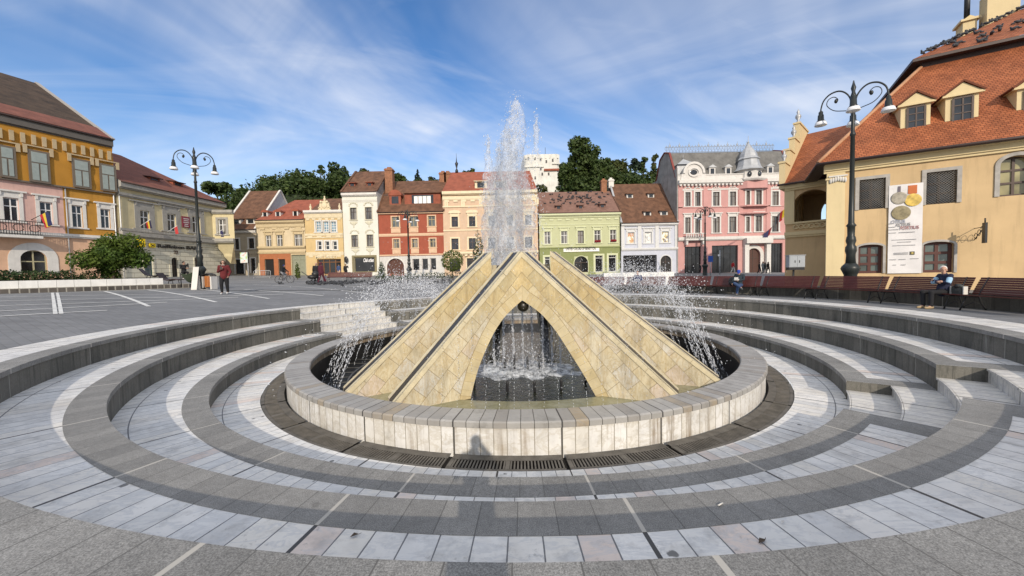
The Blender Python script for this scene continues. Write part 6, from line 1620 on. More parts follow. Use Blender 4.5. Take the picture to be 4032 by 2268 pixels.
# ------------------------------------------------------------------ benches round the rim
m_slat = flat('wine red slats', (.085, .02, .016), .45, .25, 2, .002); m_slat.node_tree.nodes
def bench(label):
    b = empty('bench', (0, 0, 0), 0, label, 'bench', 'wine red benches round the rim')
    L = 1.19
    mb = MB()
    for k in range(7): mb.box(-L, -.42+k*.066, .43+.012*(3-k)*.5, L, -.42+k*.066+.05, .455+.012*(3-k)*.5)
    mb.build('seat', m_slat, b)
    mb = MB()
    for k in range(8):
        z = .50+k*.062; y = .06+.20*(k/7)**1.1; mb.obox((0, y, z), (L, 0, 0), (0, .011, .002), (0, .006, .027))
    mb.build('backrest', m_slat, b)
    for x in (-.98, .98):
        mb = MB(); mb.tube([(x, -.44, .0), (x, -.36, .2), (x, -.30, .38), (x, -.40, .43)], [.022, .018, .02, .02], 6); mb.tube([(x, .22, 0), (x, .10, .2), (x, .03, .42), (x, .10, .62), (x, .27, .97)], [.022, .018, .022, .02, .016], 6)
        mb.tube([(x, -.42, .41), (x, 0, .40), (x, .05, .42)], .02, 6); mb.tube([(x, -.33, .12), (x, -.1, .24), (x, .12, .14)], .012, 5)
        mb.build('leg', m_iron2, b)
    return b
B0 = None
RB = 13.42
blab = {-9.6: 'wine red slatted bench cut by the right edge of the view', .95: 'wine red bench carrying the white haired man and his bag', 11.5: 'empty wine red bench in front of the tall lamp before the town hall', 22.1: 'empty wine red bench between the lamp and the man in the blue cap', 32.7: 'wine red bench where the man in the blue cap reads', 43.3: 'empty wine red bench partly veiled by spray, left of the man in the cap', 53.9: 'wine red bench half hidden by the fountain spray with a seated figure', 64.5: 'wine red bench farthest left behind the yellow arches'}
for th, lb in blab.items():
    if B0 is None: B0 = bench(lb); c = B0
    else: c = copy_tree(B0); c['label'] = lb
    x, y = CX+RB*math.cos(rad(th)), CY+RB*math.sin(rad(th)); c.location = (x, y, gz(x, y)); c.rotation_euler = (0, 0, rad(th-90))
def onb(th, d=0, r=0):                    # frame of a seat on the ring: point and facing
    x, y = CX+(RB+r)*math.cos(rad(th)), CY+(RB+r)*math.sin(rad(th)); return V((x, y, gz(x, y)))
m_par = flat('dark granite wall', (.10, .098, .09), .85, .25, 1.5, .004, stain=.4)
pw = empty('low_wall', (0, 0, 0), 0, 'low dark granite wall curving close behind the benches', 'wall')
mb = MB(); ring(mb, 13.86, 14.15, .47, 8, -24, 72, 1.2); ring(mb, 13.86, 13.86, -.2, 8, -24, 72, 1.2, z1=.47, cyl=True, flip=True); ring(mb, 14.15, 14.15, -.2, 8, -24, 72, 1.2, z1=.47, cyl=True); mb.build('wall', m_riser, pw)
a, b_ = at(2378, 1090, 28), at(2655, 1086, 27.2)
ww = empty('marble_planter', (a.x, 28, gz(a.x, 28)), math.atan2(-.8, b_.x-a.x), 'long white marble planter wall behind the spray and benches', 'planter')
WL_ = math.hypot(b_.x-a.x, .8); mb = MB(); 
for k in range(6): mb.box(WL_*k/6+.005, 0, -.3, WL_*(k+1)/6-.005, 1.2, at(2500, 1073, 28).z-gz(a.x, 28))
mb.build('planter_wall', flat('coping marble', (1, 1, 1)), ww)
mb = MB(); rn = random.Random(3)
for k in range(int(WL_/.5)): leaves(mb, (k*.5+.2, .6, .95), (.3, .4, .2), 20, .06, rn)
mb.build('low_plants', m_hedge, ww)
# ------------------------------------------------------------------ small street furniture
g = gnd(826, 1139); bn = empty('litter_bin', (g.x, g.y, g.z), rad(-8), 'litter bin with orange wooden slats between white panels under a dark hood', 'litter bin')
m_wood = flat('orange slats', (.36, .125, .03), .55, .2, 4)
for x in (-.33, .33): mb = MB(); mb.box(x-.045, -.22, 0, x+.045, .22, .86); mb.build('side_panel', m_white, bn)
mb = MB()
for k in range(9): a = rad(-170+20*k); mb.obox((.25*math.cos(a), .22*math.sin(a), .52), (-.035*math.sin(a), .035*math.cos(a), 0), (.008*math.cos(a), .008*math.sin(a), 0), (0, 0, .36))
for k in range(9): a = rad(10+20*k); mb.obox((.25*math.cos(a), .22*math.sin(a), .52), (-.035*math.sin(a), .035*math.cos(a), 0), (.008*math.cos(a), .008*math.sin(a), 0), (0, 0, .36))
mb.build('slatted_drum', m_wood, bn)
mb = MB(); mb.lathe([(.2, .12), (.2, .84)], n=12); mb.build('liner', m_iron2, bn)
mb = MB()
for y0 in (-.2, -.1, 0, .1, .2): mb.tube([(-.36, y0, .84), (-.25, y0, .98), (0, y0, 1.05), (.25, y0, .98), (.36, y0, .84)], .03, 5)
mb.build('hood', m_iron2, bn)
g = gnd(766, 1141); bd = empty('white_board', (g.x, g.y, g.z), rad(12), 'tall narrow white board leaning against the left lamp', 'board')
mb = MB(); mb.obox((0, .12, .74), (.16, 0, 0), (0, .02, -.003), (.03, .13, .74)); mb.build('panel', m_white, bd)
mb = MB(); mb.obox((.0, .3, .45), (.17, 0, 0), (0, .03, 0), (0, -.02, .45)); mb.build('stay', m_white, bd)
g = gnd(712, 1139); hm = empty('canvas_pod', (g.x, g.y+.9, g.z+.1), 0, 'dark green sagging canvas hammock pod on the planter plinth behind the white board', 'hammock')
m_can = flat('dark green canvas', (.035, .05, .028), .9, .2)
mb = MB(); nn = 10
for i in range(nn):
    for j in range(8):
        def Q(i_, j_):
            u = i_/nn; v = -1+2*j_/8; w_ = .55*math.sin(PI*min(1, u*1.05))*(.6+.4*u)
            return (-.75+1.6*u, v*w_, .95+.35*u*u-.75*math.sin(PI*u)*(1-v*v*.8))
        mb.face([Q(i, j), Q(i+1, j), Q(i+1, j+1), Q(i, j+1)]); mb.sm[-1] = True
mb.build('canvas', m_can, hm)
mb = MB(); mb.tube([(.85, 0, 0), (.85, 0, 1.35)], .03, 6); mb.tube([(-.75, 0, 0), (-.75, 0, .98)], .03, 6); mb.build('pod_frame', m_iron2, hm)
for i, (px_, py_, lb) in enumerate(((672, 1122, 'dark curved lounge chair nearest the green canvas pod'), (610, 1108, 'dark curved lounge chair behind the end of the white coping'))):
    q = onpl(px_, py_, 1.7 if i == 0 else 3.0)
    if i == 0:
        lc = empty('lounge_chair', (q.x, q.y, zp+ph), rad(0), lb, 'lounge chair', 'lounge chairs on the planter'); LC = lc
        mb = MB(); mb.tube([(-.75, 0, .75), (-.45, 0, .35), (0, 0, .22), (.4, 0, .32), (.75, 0, .25)], .03, 5)
        pr = [(-.75, .75), (-.45, .35), (0, .22), (.4, .32), (.75, .25)]
        for (x0, z0_), (x1, z1_) in zip(pr, pr[1:]): mb.obox(((x0+x1)/2, 0, (z0_+z1_)/2+.03), ((x1-x0)/2, 0, (z1_-z0_)/2), (0, .3, 0), (0, 0, .02))
        mb.build('seat_shell', m_gut, lc)
        mb = MB()
        for y0 in (-.25, .25): mb.tube([(-.4, y0, 0), (-.3, y0, .3)], .02, 5); mb.tube([(.4, y0, 0), (.35, y0, .3)], .02, 5)
        mb.build('leg_frame', m_iron2, lc)
    else: c = copy_tree(LC); c['label'] = lb; c.location = (q.x, q.y, zp+wh-.1); c.rotation_euler = (0, 0, .4)
# advertising panel, crowd barrier, meter box, traffic pole
g = gnd(977, 1096); ad = empty('advert_panel', (g.x, g.y, g.z), rad(-12), 'small colourful advertising panel on a grey post in the shade', 'sign')
sc_ = g.y/1475.6; h0, h1 = (1096-1036)*sc_, (1096-992)*sc_
mb = MB(); mb.tube([(0, .06, -.2), (0, .06, h0)], .05, 6); mb.build('post', m_zinc, ad)
mb = MB(); mb.box(-34*sc_, 0, h0, 4*sc_, .14, h1); mb.build('panel_case', m_iron2, ad)
t = NT('advert print'); o = t.tc(); c = t.ramp(t.noise(o, 1.3, 5, .6, .4), [(.36, (.62, .20, .16)), (.42, (.72, .72, .66)), (.55, (.55, .66, .62)), (.62, (.40, .52, .12)), (.7, (.7, .7, .6))]); t.bsdf(c, .5)
mb = MB(); mb.box(-32.5*sc_, -.012, h0+1.5*sc_, 2.5*sc_, -.002, h1-2*sc_); mb.build('advert_print', t.m, ad)
a, b_ = gnd(1000, 1096), gnd(1066, 1096); br_ = empty('crowd_barrier', (a.x, a.y, a.z), math.atan2(b_.y-a.y, b_.x-a.x), 'galvanised crowd barrier standing before the brick orange shopfront', 'barrier')
L_ = (b_-a).length; H_ = 30*a.y/1475.6; mb = MB(); mb.tube([(0, 0, .15), (0, 0, H_-.1), (.12, 0, H_), (L_-.12, 0, H_), (L_, 0, H_-.1), (L_, 0, .15), (0, 0, .15)], .035, 6); mb.build('barrier_frame', m_zinc, br_)
mb = MB()
for k in range(1, 10): mb.tube([(L_*k/10, 0, .15), (L_*k/10, 0, H_)], .018, 5)
mb.build('barrier_bars', m_zinc, br_)
mb = MB()
for x in (.05, L_-.05): mb.tube([(x, -.35, 0), (x, 0, .16), (x, .35, 0)], .03, 5)
mb.build('barrier_foot', m_zinc, br_)
Y = 22.0; p = at(3140, 1050, Y); zb_, zt = at(3140, 1052, Y).z, at(3140, 1006, Y).z; x0, x1 = at(3108, 1030, Y).x, at(3170, 1030, Y).x
mx_ = empty('meter_box', ((x0+x1)/2, Y, 0), 0, 'grey double door electricity box on a thin post by the loggia wall', 'utility box')
hw = (x1-x0)/2
mb = MB(); mb.box(-hw, 0, zb_, hw, .3, zt); mb.box(-hw-.03, -.03, zt, hw+.03, .33, zt+.04); mb.build('cabinet', flat('cabinet grey', (.30, .32, .34), .5, .08), mx_)
for sx in (-1, 1):
    mb = MB(); mb.box(min(.012*sx, (hw-.03)*sx), -.014, zb_+.03, max(.012*sx, (hw-.03)*sx), -.001, zt-.03); dr_ = mb.build('cabinet_door', flat('cabinet grey', (1, 1, 1)), mx_)
    mb = MB(); mb.box(-.16 if sx < 0 else .10, -.03, (zb_+zt)/2-.08, -.12 if sx < 0 else .14, -.014, (zb_+zt)/2+.06); mb.build('door_handle', m_iron2, dr_)
mb = MB(); mb.box(-hw, .03, zb_-.16, hw, .27, zb_-.003); mb.tube([(-.1, .15, -.2), (-.1, .15, zb_-.1)], .05, 6); mb.build('post', m_iron2, mx_)
Y = 50
for px_, y0, lb in ((2834, 1005, 'plain grey pole with a small round lamp before the dark shop window'),):
    p = at(px_, 1078, Y); z0_ = gz(p.x, Y); tp_ = empty('signal_pole', (p.x, Y, z0_), 0, lb, 'pole'); mb = MB(); mb.tube([(0, 0, -.2), (0, 0, at(px_, 985, Y).z-z0_)], .06, 6); mb.build('pole', m_zinc, tp_)
    mb = MB(); mb.ball((-.2, -.1, at(px_, 1006, Y).z-z0_), .14, .1, .14, 8, 6); mb.build('signal_lamp', m_opal, tp_)
p = at(2797, 1078, 46); z0_ = gz(p.x, 46); bs = empty('blue_sign', (p.x, 46, z0_), 0, 'small blue square sign on a post beside the palace lamp', 'sign')
mb = MB(); mb.tube([(0, 0, -.2), (0, 0, 2.5)], .04, 6); mb.build('post', m_zinc, bs)
mb = MB(); mb.box(-.3, -.06, 1.75, .3, -.03, 2.5); mb.build('sign_plate', flat('sign blue', (.03, .09, .38), .5), bs)
# topiary in front of the far houses
for i, (cx, yt, wd, yb, Y, kd, n, ls, mt_, nm, lb) in enumerate((
  (1782, 983, 88, 1072, 40, 'ball', 1500, .085, m_topi, 'ball_shrub', 'clipped ball shaped yellow green shrub before the peach house'),
  (1888, 915, 46, 1062, 38, 'col', 1100, .09, m_hedge, 'column_shrub', 'dark pointed column shrub left of the plume'),
  (1504, 1030, 28, 1092, 45, 'col', 420, .1, m_hedge, 'column_shrub', 'small dark column shrub beside the white house cafe'),
  (1172, 1036, 18, 1090, 46, 'col', 300, .1, m_topi, 'column_shrub', 'slim green column shrub between garage doors and yellow house'))):
    q = at(cx, yb, Y); gp = gz(q.x, Y); h = at(cx, yt, Y).z-gp; w = (at(cx+wd/2, yt, Y)-at(cx-wd/2, yt, Y)).x
    tree(nm, lb, 'shrub', (q.x, Y, gp), h, w, kd, n, ls, mt_, 90+i, trunk=.06, cb=.12 if kd == 'col' else .28)
rn = random.Random(21); q0, q1 = at(1490, 1100, 40), at(1860, 1100, 40); hd = empty('hedge', (q0.x, 40, gz(q0.x, 40)), 0, 'low dark hedge at the foot of the ball shrub behind the spray', 'hedge'); mb = MB()
k = 0
while k*.45 < q1.x-q0.x: leaves(mb, (k*.45, rn.uniform(-.1, .1), .45), (.4, .4, .42), 60, .08, rn, shell=.7); k += 1
mb.build('foliage', m_hedge, hd)
# two far benches of the square with their backs to the viewer
for i, (px_, lb) in enumerate(((1333, 'far bench before the yellow house shop with a walker beside it'), (1400, 'far bench before the white house cafe window'))):
    p = at(px_+20*i, 1095, 40); c = copy_tree(B0); c['label'] = lb; c['group'] = 'benches across the square'; c.location = (p.x, 40, gz(p.x, 40)); c.rotation_euler = (0, 0, rad(2)); 
# litter on the steps
for px_, py_, z, nm, lb, mt_, s_ in ((3000, 2132, L1, 'dead_leaf', 'dark curled leaf lying on the white marble near the bottom right', m_bark, .036), (2838, 1989, L1, 'cigarette_end', 'white cigarette end on the grey granite step at the right', m_white, .03), (1395, 2110, L1, 'dead_leaf', 'small brown leaf on the marble step left of centre', m_bark, .03), (3082, 2058, L1, 'paper_scrap', 'tiny pale paper scrap on the granite right of the cigarette end', m_white, .018)):
    d = ray(px_, py_); p = CAM+d*((z+.008-CAMZ)/d.z); mb = MB()
    if nm == 'cigarette_end': mb.tube([(-s_, 0, .006), (s_, .006, .006)], .006, 6)
    else: mb.face([(-s_, 0, 0), (0, -s_*.5, .012), (s_*1.1, 0, .004), (0, s_*.5, .016)]); mb.tube([(s_, 0, .004), (s_*1.6, .01, .002)], .002, 4)
    o = mb.build(nm, mt_, None, p, rad(25)); tag(o, lb, nm.replace('_', ' '))
# ------------------------------------------------------------------ people
def fuse(mb, name, mat, parent, vox):
    o = mb.build(name, mat, parent)
    r = o.modifiers.new('fuse', 'REMESH'); r.mode = 'VOXEL'; r.voxel_size = vox; r.use_smooth_shade = True
    s = o.modifiers.new('soft', 'SMOOTH'); s.factor = .5; s.iterations = 3
    return o
def limb(mb, pts, rs, n=10):
    mb.tube(pts, rs, n)
    for p, r in zip(pts, rs): mb.ball(p, r, r, r, 10, 7)
def hand(mb, w, d, pal, vox, curl=.4, s=1):
    """palm and five bent fingers from the wrist w along d; pal is the palm normal"""
    w = V(w); d = V(d).normalized(); pal = (V(pal)-d*V(pal).dot(d)).normalized(); side = d.cross(pal)
    mb.tube([w-d*.01, w+d*.045*s, w+d*.085*s], [.024*s, .034*s, .032*s], 8)
    for k, (o_, L) in enumerate(((-.027, .062), (-.009, .072), (.009, .068), (.026, .052))):
        r0 = w+d*.085*s+side*o_*s; r1 = r0+(d*(1-curl*.35)+pal*curl*.5).normalized()*L*.5*s; r2 = r1+(d*(1-curl)+pal*curl*1.2).normalized()*L*.5*s
        limb(mb, [r0, r1, r2], [.0095*s, .009*s, .0078*s], 7)
    t0 = w+d*.03*s-side*.03*s; t1 = t0+(d*.6-side*.6+pal*.3).normalized()*.035*s; limb(mb, [t0, t1, t1+(d+pal*.4).normalized()*.03*s], [.013*s, .011*s, .009*s], 7)
def person(label, loc, rz, J=None, top=(.1, .1, .1), leg=(.03, .03, .035), shoe=(.5, .5, .5), hair=(.06, .04, .03), hs='short', skin=(.42, .25, .18), h=1.7, vox=.014, fat=1.0, bare=False, cat='person', sleeve=True, group=None, hem=.86, stripe=None):
    """a figure facing -Y: joints in metres for a 1.7 m body, one fused skin with clothes over it"""
    k = h/1.7
    D = dict(hip=(0, 0, .92), chest=(0, .0, 1.28), neck=(0, -.01, 1.46), head=(0, -.035, 1.585), look=(0, -1, 0),
             sl=(.18, 0, 1.40), el=(.23, .03, 1.12), wl=(.23, -.06, .87), sr=(-.18, 0, 1.40), er=(-.23, .03, 1.12), wr=(-.23, -.06, .87),
             hl=(.09, 0, .90), kl=(.10, -.02, .49), al=(.10, .03, .085), hr=(-.09, 0, .90), kr=(-.10, -.02, .49), ar=(-.10, .03, .085), fl=(0, -1, 0), fr=(0, -1, 0), hdl=None, hdr=None)
    if J: D.update(J)
    P = {q: (V(v)*k if q not in ('look', 'fl', 'fr', 'hdl', 'hdr') and v is not None else (V(v) if v is not None else None)) for q, v in D.items()}
    e = empty('person', loc, rz, label, cat, group)
    sk = flat('skin %.2f' % skin[0], skin, .55, .06); lo = vox > .02
    lk = P['look'].normalized(); sd = lk.cross(V((0, 0, 1))).normalized(); up = sd.cross(lk)
    R = Matrix((sd, -lk, up)).transposed()
    mb = MB(); H = P['head']
    mb.ball(H+up*.02*k, .074*k, .093*k, .098*k, 16, 12, R); mb.ball(H-up*.05*k+lk*.028*k, .052*k, .058*k, .062*k, 12, 9, R); mb.ball(H+lk*.092*k-up*.022*k, .013*k, .018*k, .02*k, 8, 6, R)
    mb.ball(H+lk*.085*k-up*.062*k, .024*k, .012*k, .009*k, 8, 6, R); mb.ball(H+lk*.07*k-up*.10*k, .026*k, .02*k, .018*k, 8, 6, R)
    for q in (-1, 1): mb.ball(H+sd*.077*k*q-up*.012*k, .011*k, .022*k, .032*k, 8, 6, R)
    limb(mb, [P['neck']-V((0, 0, .05*k)), H-up*.05*k], [.058*k, .05*k]); mb.ball(P['chest'], .13*k, .085*k, .17*k); limb(mb, [P['chest'], P['hip']], [.11*k, .12*k])
    for a in 'lr':
        limb(mb, [P['chest'], P['s'+a]], [.07*k, .05*k]); limb(mb, [P['s'+a], P['e'+a], P['w'+a]], [.046*k, .038*k, .026*k]); limb(mb, [P['hip'], P['h'+a]], [.1*k, .085*k]); limb(mb, [P['h'+a], P['k'+a], P['a'+a]], [.078*k, .054*k, .038*k])
        d = P['hd'+a] or (P['w'+a]-P['e'+a]); pal = (P['chest']-P['w'+a]); 
        if lo: limb(mb, [P['w'+a], P['w'+a]+d.normalized()*.13*k], [.026*k, .03*k], 7)
        else: hand(mb, P['w'+a], d, pal, vox, .55, k)
        limb(mb, [P['a'+a], P['a'+a]+P['f'+a]*.1*k-V((0, 0, .05*k))], [.036*k, .03*k])
    fuse(mb, 'body', sk, e, vox*.7)
    mb = MB()
    if not lo:
        for q in (-1, 1): mb.ball(H+lk*.083*k+sd*.03*k*q+up*.006*k, .011*k, .008*k, .007*k, 8, 6, R)
        mb.build('eyes', m_iron2, e)
    mb = MB(); f = fat                                         # upper garment
    mb.ball(P['chest']+V((0, 0, -.01)), .165*k*f, .115*k*f, .19*k, 14, 10); limb(mb, [P['chest'], P['chest'].lerp(P['hip'], .55), P['hip']+(P['hip']-P['chest']).normalized()*.02*k], [.14*k*f, .145*k*f, .15*k*f], 14)
    for a in 'lr':
        limb(mb, [P['chest']+V((0, 0, .06*k)), P['s'+a]], [.1*k, .068*k*f]); 
        w = P['w'+a] if sleeve else P['s'+a].lerp(P['e'+a], .6)
        limb(mb, [P['s'+a], P['e'+a], w] if sleeve else [P['s'+a], w], [.066*k*f, .056*k*f, .043*k*f] if sleeve else [.062*k, .06*k])
    limb(mb, [P['neck']-V((0, 0, .05*k)), P['neck']-V((0, 0, .01*k))], [.085*k, .066*k])
    tp = fuse(mb, 'top', flat('cloth %.3f %.3f %.3f' % top, top, .9, .18, 6, .004), e, vox)
    if stripe:
        mb = MB(); c_ = P['chest']
        for a in 'lr': limb(mb, [P['e'+a].lerp(P['s'+a], .55), P['e'+a].lerp(P['s'+a], .1)], [.071*k*f, .066*k*f])
        limb(mb, [P['er'].lerp(P['wr'], .1), P['er'].lerp(P['wr'], .8)], [.064*k*f, .056*k*f]); fuse(mb, 'stripe_panel', flat('stripe cloth', stripe, .85, .08), tp, vox)
    mb = MB()
    limb(mb, [P['hip']+V((0, 0, .04*k)), P['hip']-V((0, 0, .02*k))], [.145*k*f, .14*k*f], 14)
    for a in 'lr':
        limb(mb, [P['hip'], P['h'+a]], [.12*k, .1*k*f]); kn = P['k'+a]; an = P['a'+a]
        if bare: limb(mb, [P['h'+a], P['h'+a].lerp(kn, .6)], [.1*k*f, .088*k])
        else: limb(mb, [P['h'+a], kn, an+(kn-an)*.05], [.1*k*f, .072*k*f, .055*k])
    fuse(mb, 'trousers', flat('cloth %.3f %.3f %.3f' % leg, leg, .9, .15, 5, .003), e, vox)
    for a in 'lr':
        mb = MB(); A = P['a'+a]; F = P['f'+a].normalized(); dn = V((0, 0, -1)) if abs(F.z) < .5 else (P['a'+a]-P['k'+a]).normalized()
        limb(mb, [A-F*.03*k+dn*.035*k, A+F*.06*k+dn*.045*k, A+F*.15*k+dn*.052*k], [.044*k, .044*k, .034*k]); fuse(mb, 'shoe', flat('shoe %.2f' % shoe[0], shoe, .6, .1), e, vox)
    mb = MB(); hc = flat('hair %.2f' % hair[0], hair, .8, .3, 20, .006, fine=60)
    if hs == 'bald': pass
    elif hs == 'hood':
        mb.ball(H+up*.02*k-lk*.02*k, .098*k, .108*k, .118*k, 12, 9, R); fuse(mb, 'hood', flat('cloth %.3f %.3f %.3f' % top, top, .9), e, vox)
    elif hs == 'cap':
        mb.ball(H+up*.05*k-lk*.005*k, .088*k, .104*k, .075*k, 14, 10, R); mb.ball(H+up*.03*k+lk*.11*k, .065*k, .07*k, .013*k, 12, 6, R); fuse(mb, 'cap', flat('cap cloth', hair, .8, .1), e, vox*.8)
    else:
        mb.ball(H+up*.045*k-lk*.024*k, .087*k, .092*k, .09*k, 14, 10, R)
        if hs == 'bob':
            rn_ = random.Random(4)
            for q in range(26):
                a = rad(-30+240*q/25); c_ = H+sd*.095*k*math.cos(a)-lk*(.08*k*math.sin(a))+up*(.03-.13*rn_.random())*k; mb.ball(c_, .04*k, .04*k, .045*k, 7, 5)
        if hs == 'long': limb(mb, [H-lk*.05*k, H-lk*.07*k-up*.2*k], [.09*k, .06*k])
        fuse(mb, 'hair', hc, e, vox)
    return e
def seat_pose(dx=0, cross=False):
    return dict(hip=(0, .0, .53), chest=(0, .06, .88), neck=(0, .05, 1.07), head=(0, .01, 1.2), sl=(.18, .06, 1.02), sr=(-.18, .06, 1.02),
                hl=(.09, -.02, .51), hr=(-.09, -.02, .51), kl=(.13, -.44, .50), kr=(-.13, -.44, .50), al=(.13, -.42, .085), ar=(-.13, -.40, .085))
# woman walking towards the viewer
g = gnd(886, 1158)
zh = at(884, 1026, g.y).z-g.z
face = math.atan2(-g.x, g.y)*-1
def toward(p): return math.atan2(p.x, -p.y)+PI if 0 else math.atan2(p.y, p.x)+PI/2+PI
w_ = person('woman in a loose burgundy sweater and black trousers walking across the square', (g.x, g.y, g.z), rad(20), dict(kr=(-.10, -.10, .50), ar=(-.10, -.06, .085), al=(.10, .10, .10), kl=(.10, .02, .49), er=(-.25, .02, 1.14), wr=(-.06, -.24, 1.24), hdr=(.5, -.3, .6), el=(.26, .03, 1.13), wl=(.22, -.10, .92), look=(.1, -1, -.12)),
    top=(.115, .016, .018), leg=(.012, .012, .014), shoe=(.62, .62, .6), hair=(.05, .028, .018), hs='bob', h=zh, fat=1.16, vox=.012)
k_ = zh/1.7
mb = MB()
for q in (-1, 1): mb.tube([(q*.035*k_+.036*k_*math.cos(a*.6)*.8, -.128*k_, 1.592*k_+.02*k_*math.sin(a*.6)) for a in range(11)], .004, 4)
mb.build('spectacles', m_iron2, w_)
mb = MB(); mb.tube([(.075*k_*math.cos(a*.55), -.02+.075*k_*math.sin(a*.55), 1.475*k_+.0*a) for a in range(12)], .018, 6, closed=True); mb.build('collar', m_white, w_)
mb = MB(); mb.box(-.05*k_, -.33*k_, 1.26*k_, .02*k_, -.32*k_, 1.40*k_); tag(mb.build('phone', m_iron2, None, (g.x, g.y, g.z), rad(20)), 'dark phone held up by the woman in burgundy', 'phone')
# man in a blue cap on the bench, legs crossed
p = onb(31.2, r=-.2); J = seat_pose(); J.update(kr=(-.05, -.47, .62), ar=(.30, -.62, .42), fr=(.6, -.7, -.1), kl=(.10, -.45, .50), al=(.06, -.44, .085), head=(.0, -.06, 1.17), look=(.25, -.8, -.55), er=(-.26, -.02, .80), wr=(-.24, -.20, .60), el=(.22, -.02, .80), wl=(.06, -.28, .74), hdl=(-.3, -.9, .1), chest=(0, .04, .88))
person('man in a blue cap and navy jacket reading on a bench with legs crossed', p, rad(31.2-90+8), J, top=(.022, .034, .045), leg=(.035, .065, .14), shoe=(.10, .11, .11), hair=(.02, .05, .30), hs='cap', vox=.013)
mb = MB(); mb.obox((.02, -.36, .80), (.09, 0, 0), (0, .07, .03), (0, -.002, .006)); mb.obox((.02, -.43, .86), (.09, 0, 0), (0, .01, .06), (0, -.004, .001))
tag(mb.build('paper', m_white, None, p, rad(31.2-82)), 'white paper open in the hands of the man in the blue cap', 'paper')
q = onb(33.0, r=-.1); bg_ = empty('backpack', (q.x, q.y, q.z+.46), rad(-55), 'black backpack on the bench beside the man in the blue cap', 'bag')
mb = MB(); mb.ball((0, 0, .23), .17, .12, .24, 12, 9); mb.build('bag_body', m_iron2, bg_); mb = MB(); mb.ball((0, -.1, .15), .12, .07, .12, 10, 8); mb.build('bag_pocket', m_iron2, bg_)
# white haired man, arms folded
p = onb(-2.3, r=-.2); J = seat_pose(); J.update(el=(.25, -.06, .80), wl=(-.05, -.19, .86), er=(-.25, -.06, .80), wr=(.06, -.21, .83), hdl=(-1, .1, .1), hdr=(1, .1, .1), look=(.85, -.55, 0), kl=(.16, -.42, .50), kr=(-.14, -.42, .50), al=(.26, -.50, .085), ar=(.02, -.52, .085), chest=(0, .08, .88))
person('white haired man with folded arms in a navy and pale blue jacket on the bench', p, rad(-92-8), J, top=(.018, .022, .05), leg=(.012, .012, .014), shoe=(.34, .25, .14), hair=(.62, .60, .56), vox=.013, stripe=(.32, .50, .66), skin=(.46, .27, .19))
q = onb(-3.9, r=-.12); bg_ = empty('shoulder_bag', (q.x, q.y, q.z+.46), rad(-94), 'grey and white bag on the bench beside the white haired man', 'bag')
mb = MB(); mb.ball((0, 0, .14), .17, .09, .17, 12, 9); mb.box(-.13, -.07, 0, .13, .07, .24); mb.build('bag_body', flat('bag grey', (.06, .065, .06), .8), bg_); mb = MB(); mb.box(-.19, -.06, .0, -.165, .06, .24); mb.build('bag_side', m_white, bg_); mb = MB(); mb.box(.165, -.06, 0, .19, .06, .24); mb.build('bag_side', m_white, bg_)
mb = MB(); mb.ball((.02, -.095, .24), .07, .02, .05, 10, 6); mb.build('bag_badge', m_iron2, bg_)
# figure behind the spray
p = onb(55.5, r=-.2); J = seat_pose(); J.update(er=(-.25, .0, .8), wr=(-.08, -.28, .68), el=(.25, 0, .8), wl=(.08, -.3, .66))
person('person in a dark blue jacket sitting on a bench behind the spray', p, rad(55.5-90), J, top=(.02, .03, .09), leg=(.015, .016, .025), shoe=(.2, .12, .08), hair=(.03, .025, .02), vox=.022)
# person on the planter plinth
q = onpl(728, 1120, 2.0); J = seat_pose(); J.update(look=(1, -.2, -.1), er=(-.2, -.1, .82), wr=(.05, -.35, .8))
person('dark haired person in black sitting behind the green canvas pod', (q.x, q.y, zp+wh-.1), rad(50), J, top=(.012, .012, .014), leg=(.012, .012, .014), hair=(.03, .018, .012), vox=.02)
# passers by across the square
def walker(lb, px_, yf, yh, rz, **k):
    g_ = gnd(px_, yf); k.setdefault('vox', .03); hgt = max(.8, min(1.95, at(px_, yh, g_.y).z-g_.z))
    return person(lb, (g_.x, g_.y, g_.z), rz, k.pop('J', None), h=hgt, **k), g_
stride = dict(kr=(-.10, -.16, .50), ar=(-.10, -.20, .09), kl=(.10, .06, .49), al=(.10, .26, .12))
walker('bald man in a black jacket standing with his back to the viewer by the pram', 1247, 1117, 1034, rad(200), top=(.015, .015, .016), leg=(.02, .02, .024), hs='bald')
_, gt = walker('person in a plum red tracksuit with the hood up beside the pram', 1266, 1120, 1033, rad(160), top=(.07, .012, .025), leg=(.07, .012, .025), hs='hood', J=stride)
walker('small child in pale pink and red among the pigeons', 1283, 1117, 1082, rad(100), top=(.45, .36, .42), leg=(.35, .02, .05), hs='long', vox=.02)
walker('walker in blue with beige shorts passing the far bench', 1335, 1094, 1040, rad(170), top=(.04, .07, .16), leg=(.55, .38, .28), bare=True, hs='short')
walker('walker in black top and shorts raising a hand by the far bench', 1363, 1094, 1038, rad(200), top=(.012, .012, .013), leg=(.012, .012, .013), bare=True, hs='long', hair=(.2, .11, .05), J=dict(er=(-.26, -.1, 1.2), wr=(-.22, -.25, 1.45)))
walker('walker in a red jumper and white trousers before the palace', 2886, 1076, 1029, rad(100), top=(.36, .015, .02), leg=(.5, .48, .46), J=stride)
walker('walker in black at the left of the group by the silver car', 2990, 1079, 1033, rad(80), top=(.012, .012, .014), leg=(.02, .02, .025), J=stride, hair=(.015, .012, .01))
walker('walker in a grey denim top in the middle of the group by the cars', 3004, 1078, 1030, rad(95), top=(.12, .14, .16), leg=(.05, .06, .08), hs='long')
walker('walker in a dark cardigan and grey skirt in the group by the cars', 3012, 1079, 1033, rad(85), top=(.03, .035, .035), leg=(.10, .11, .11), hs='long', J=stride)
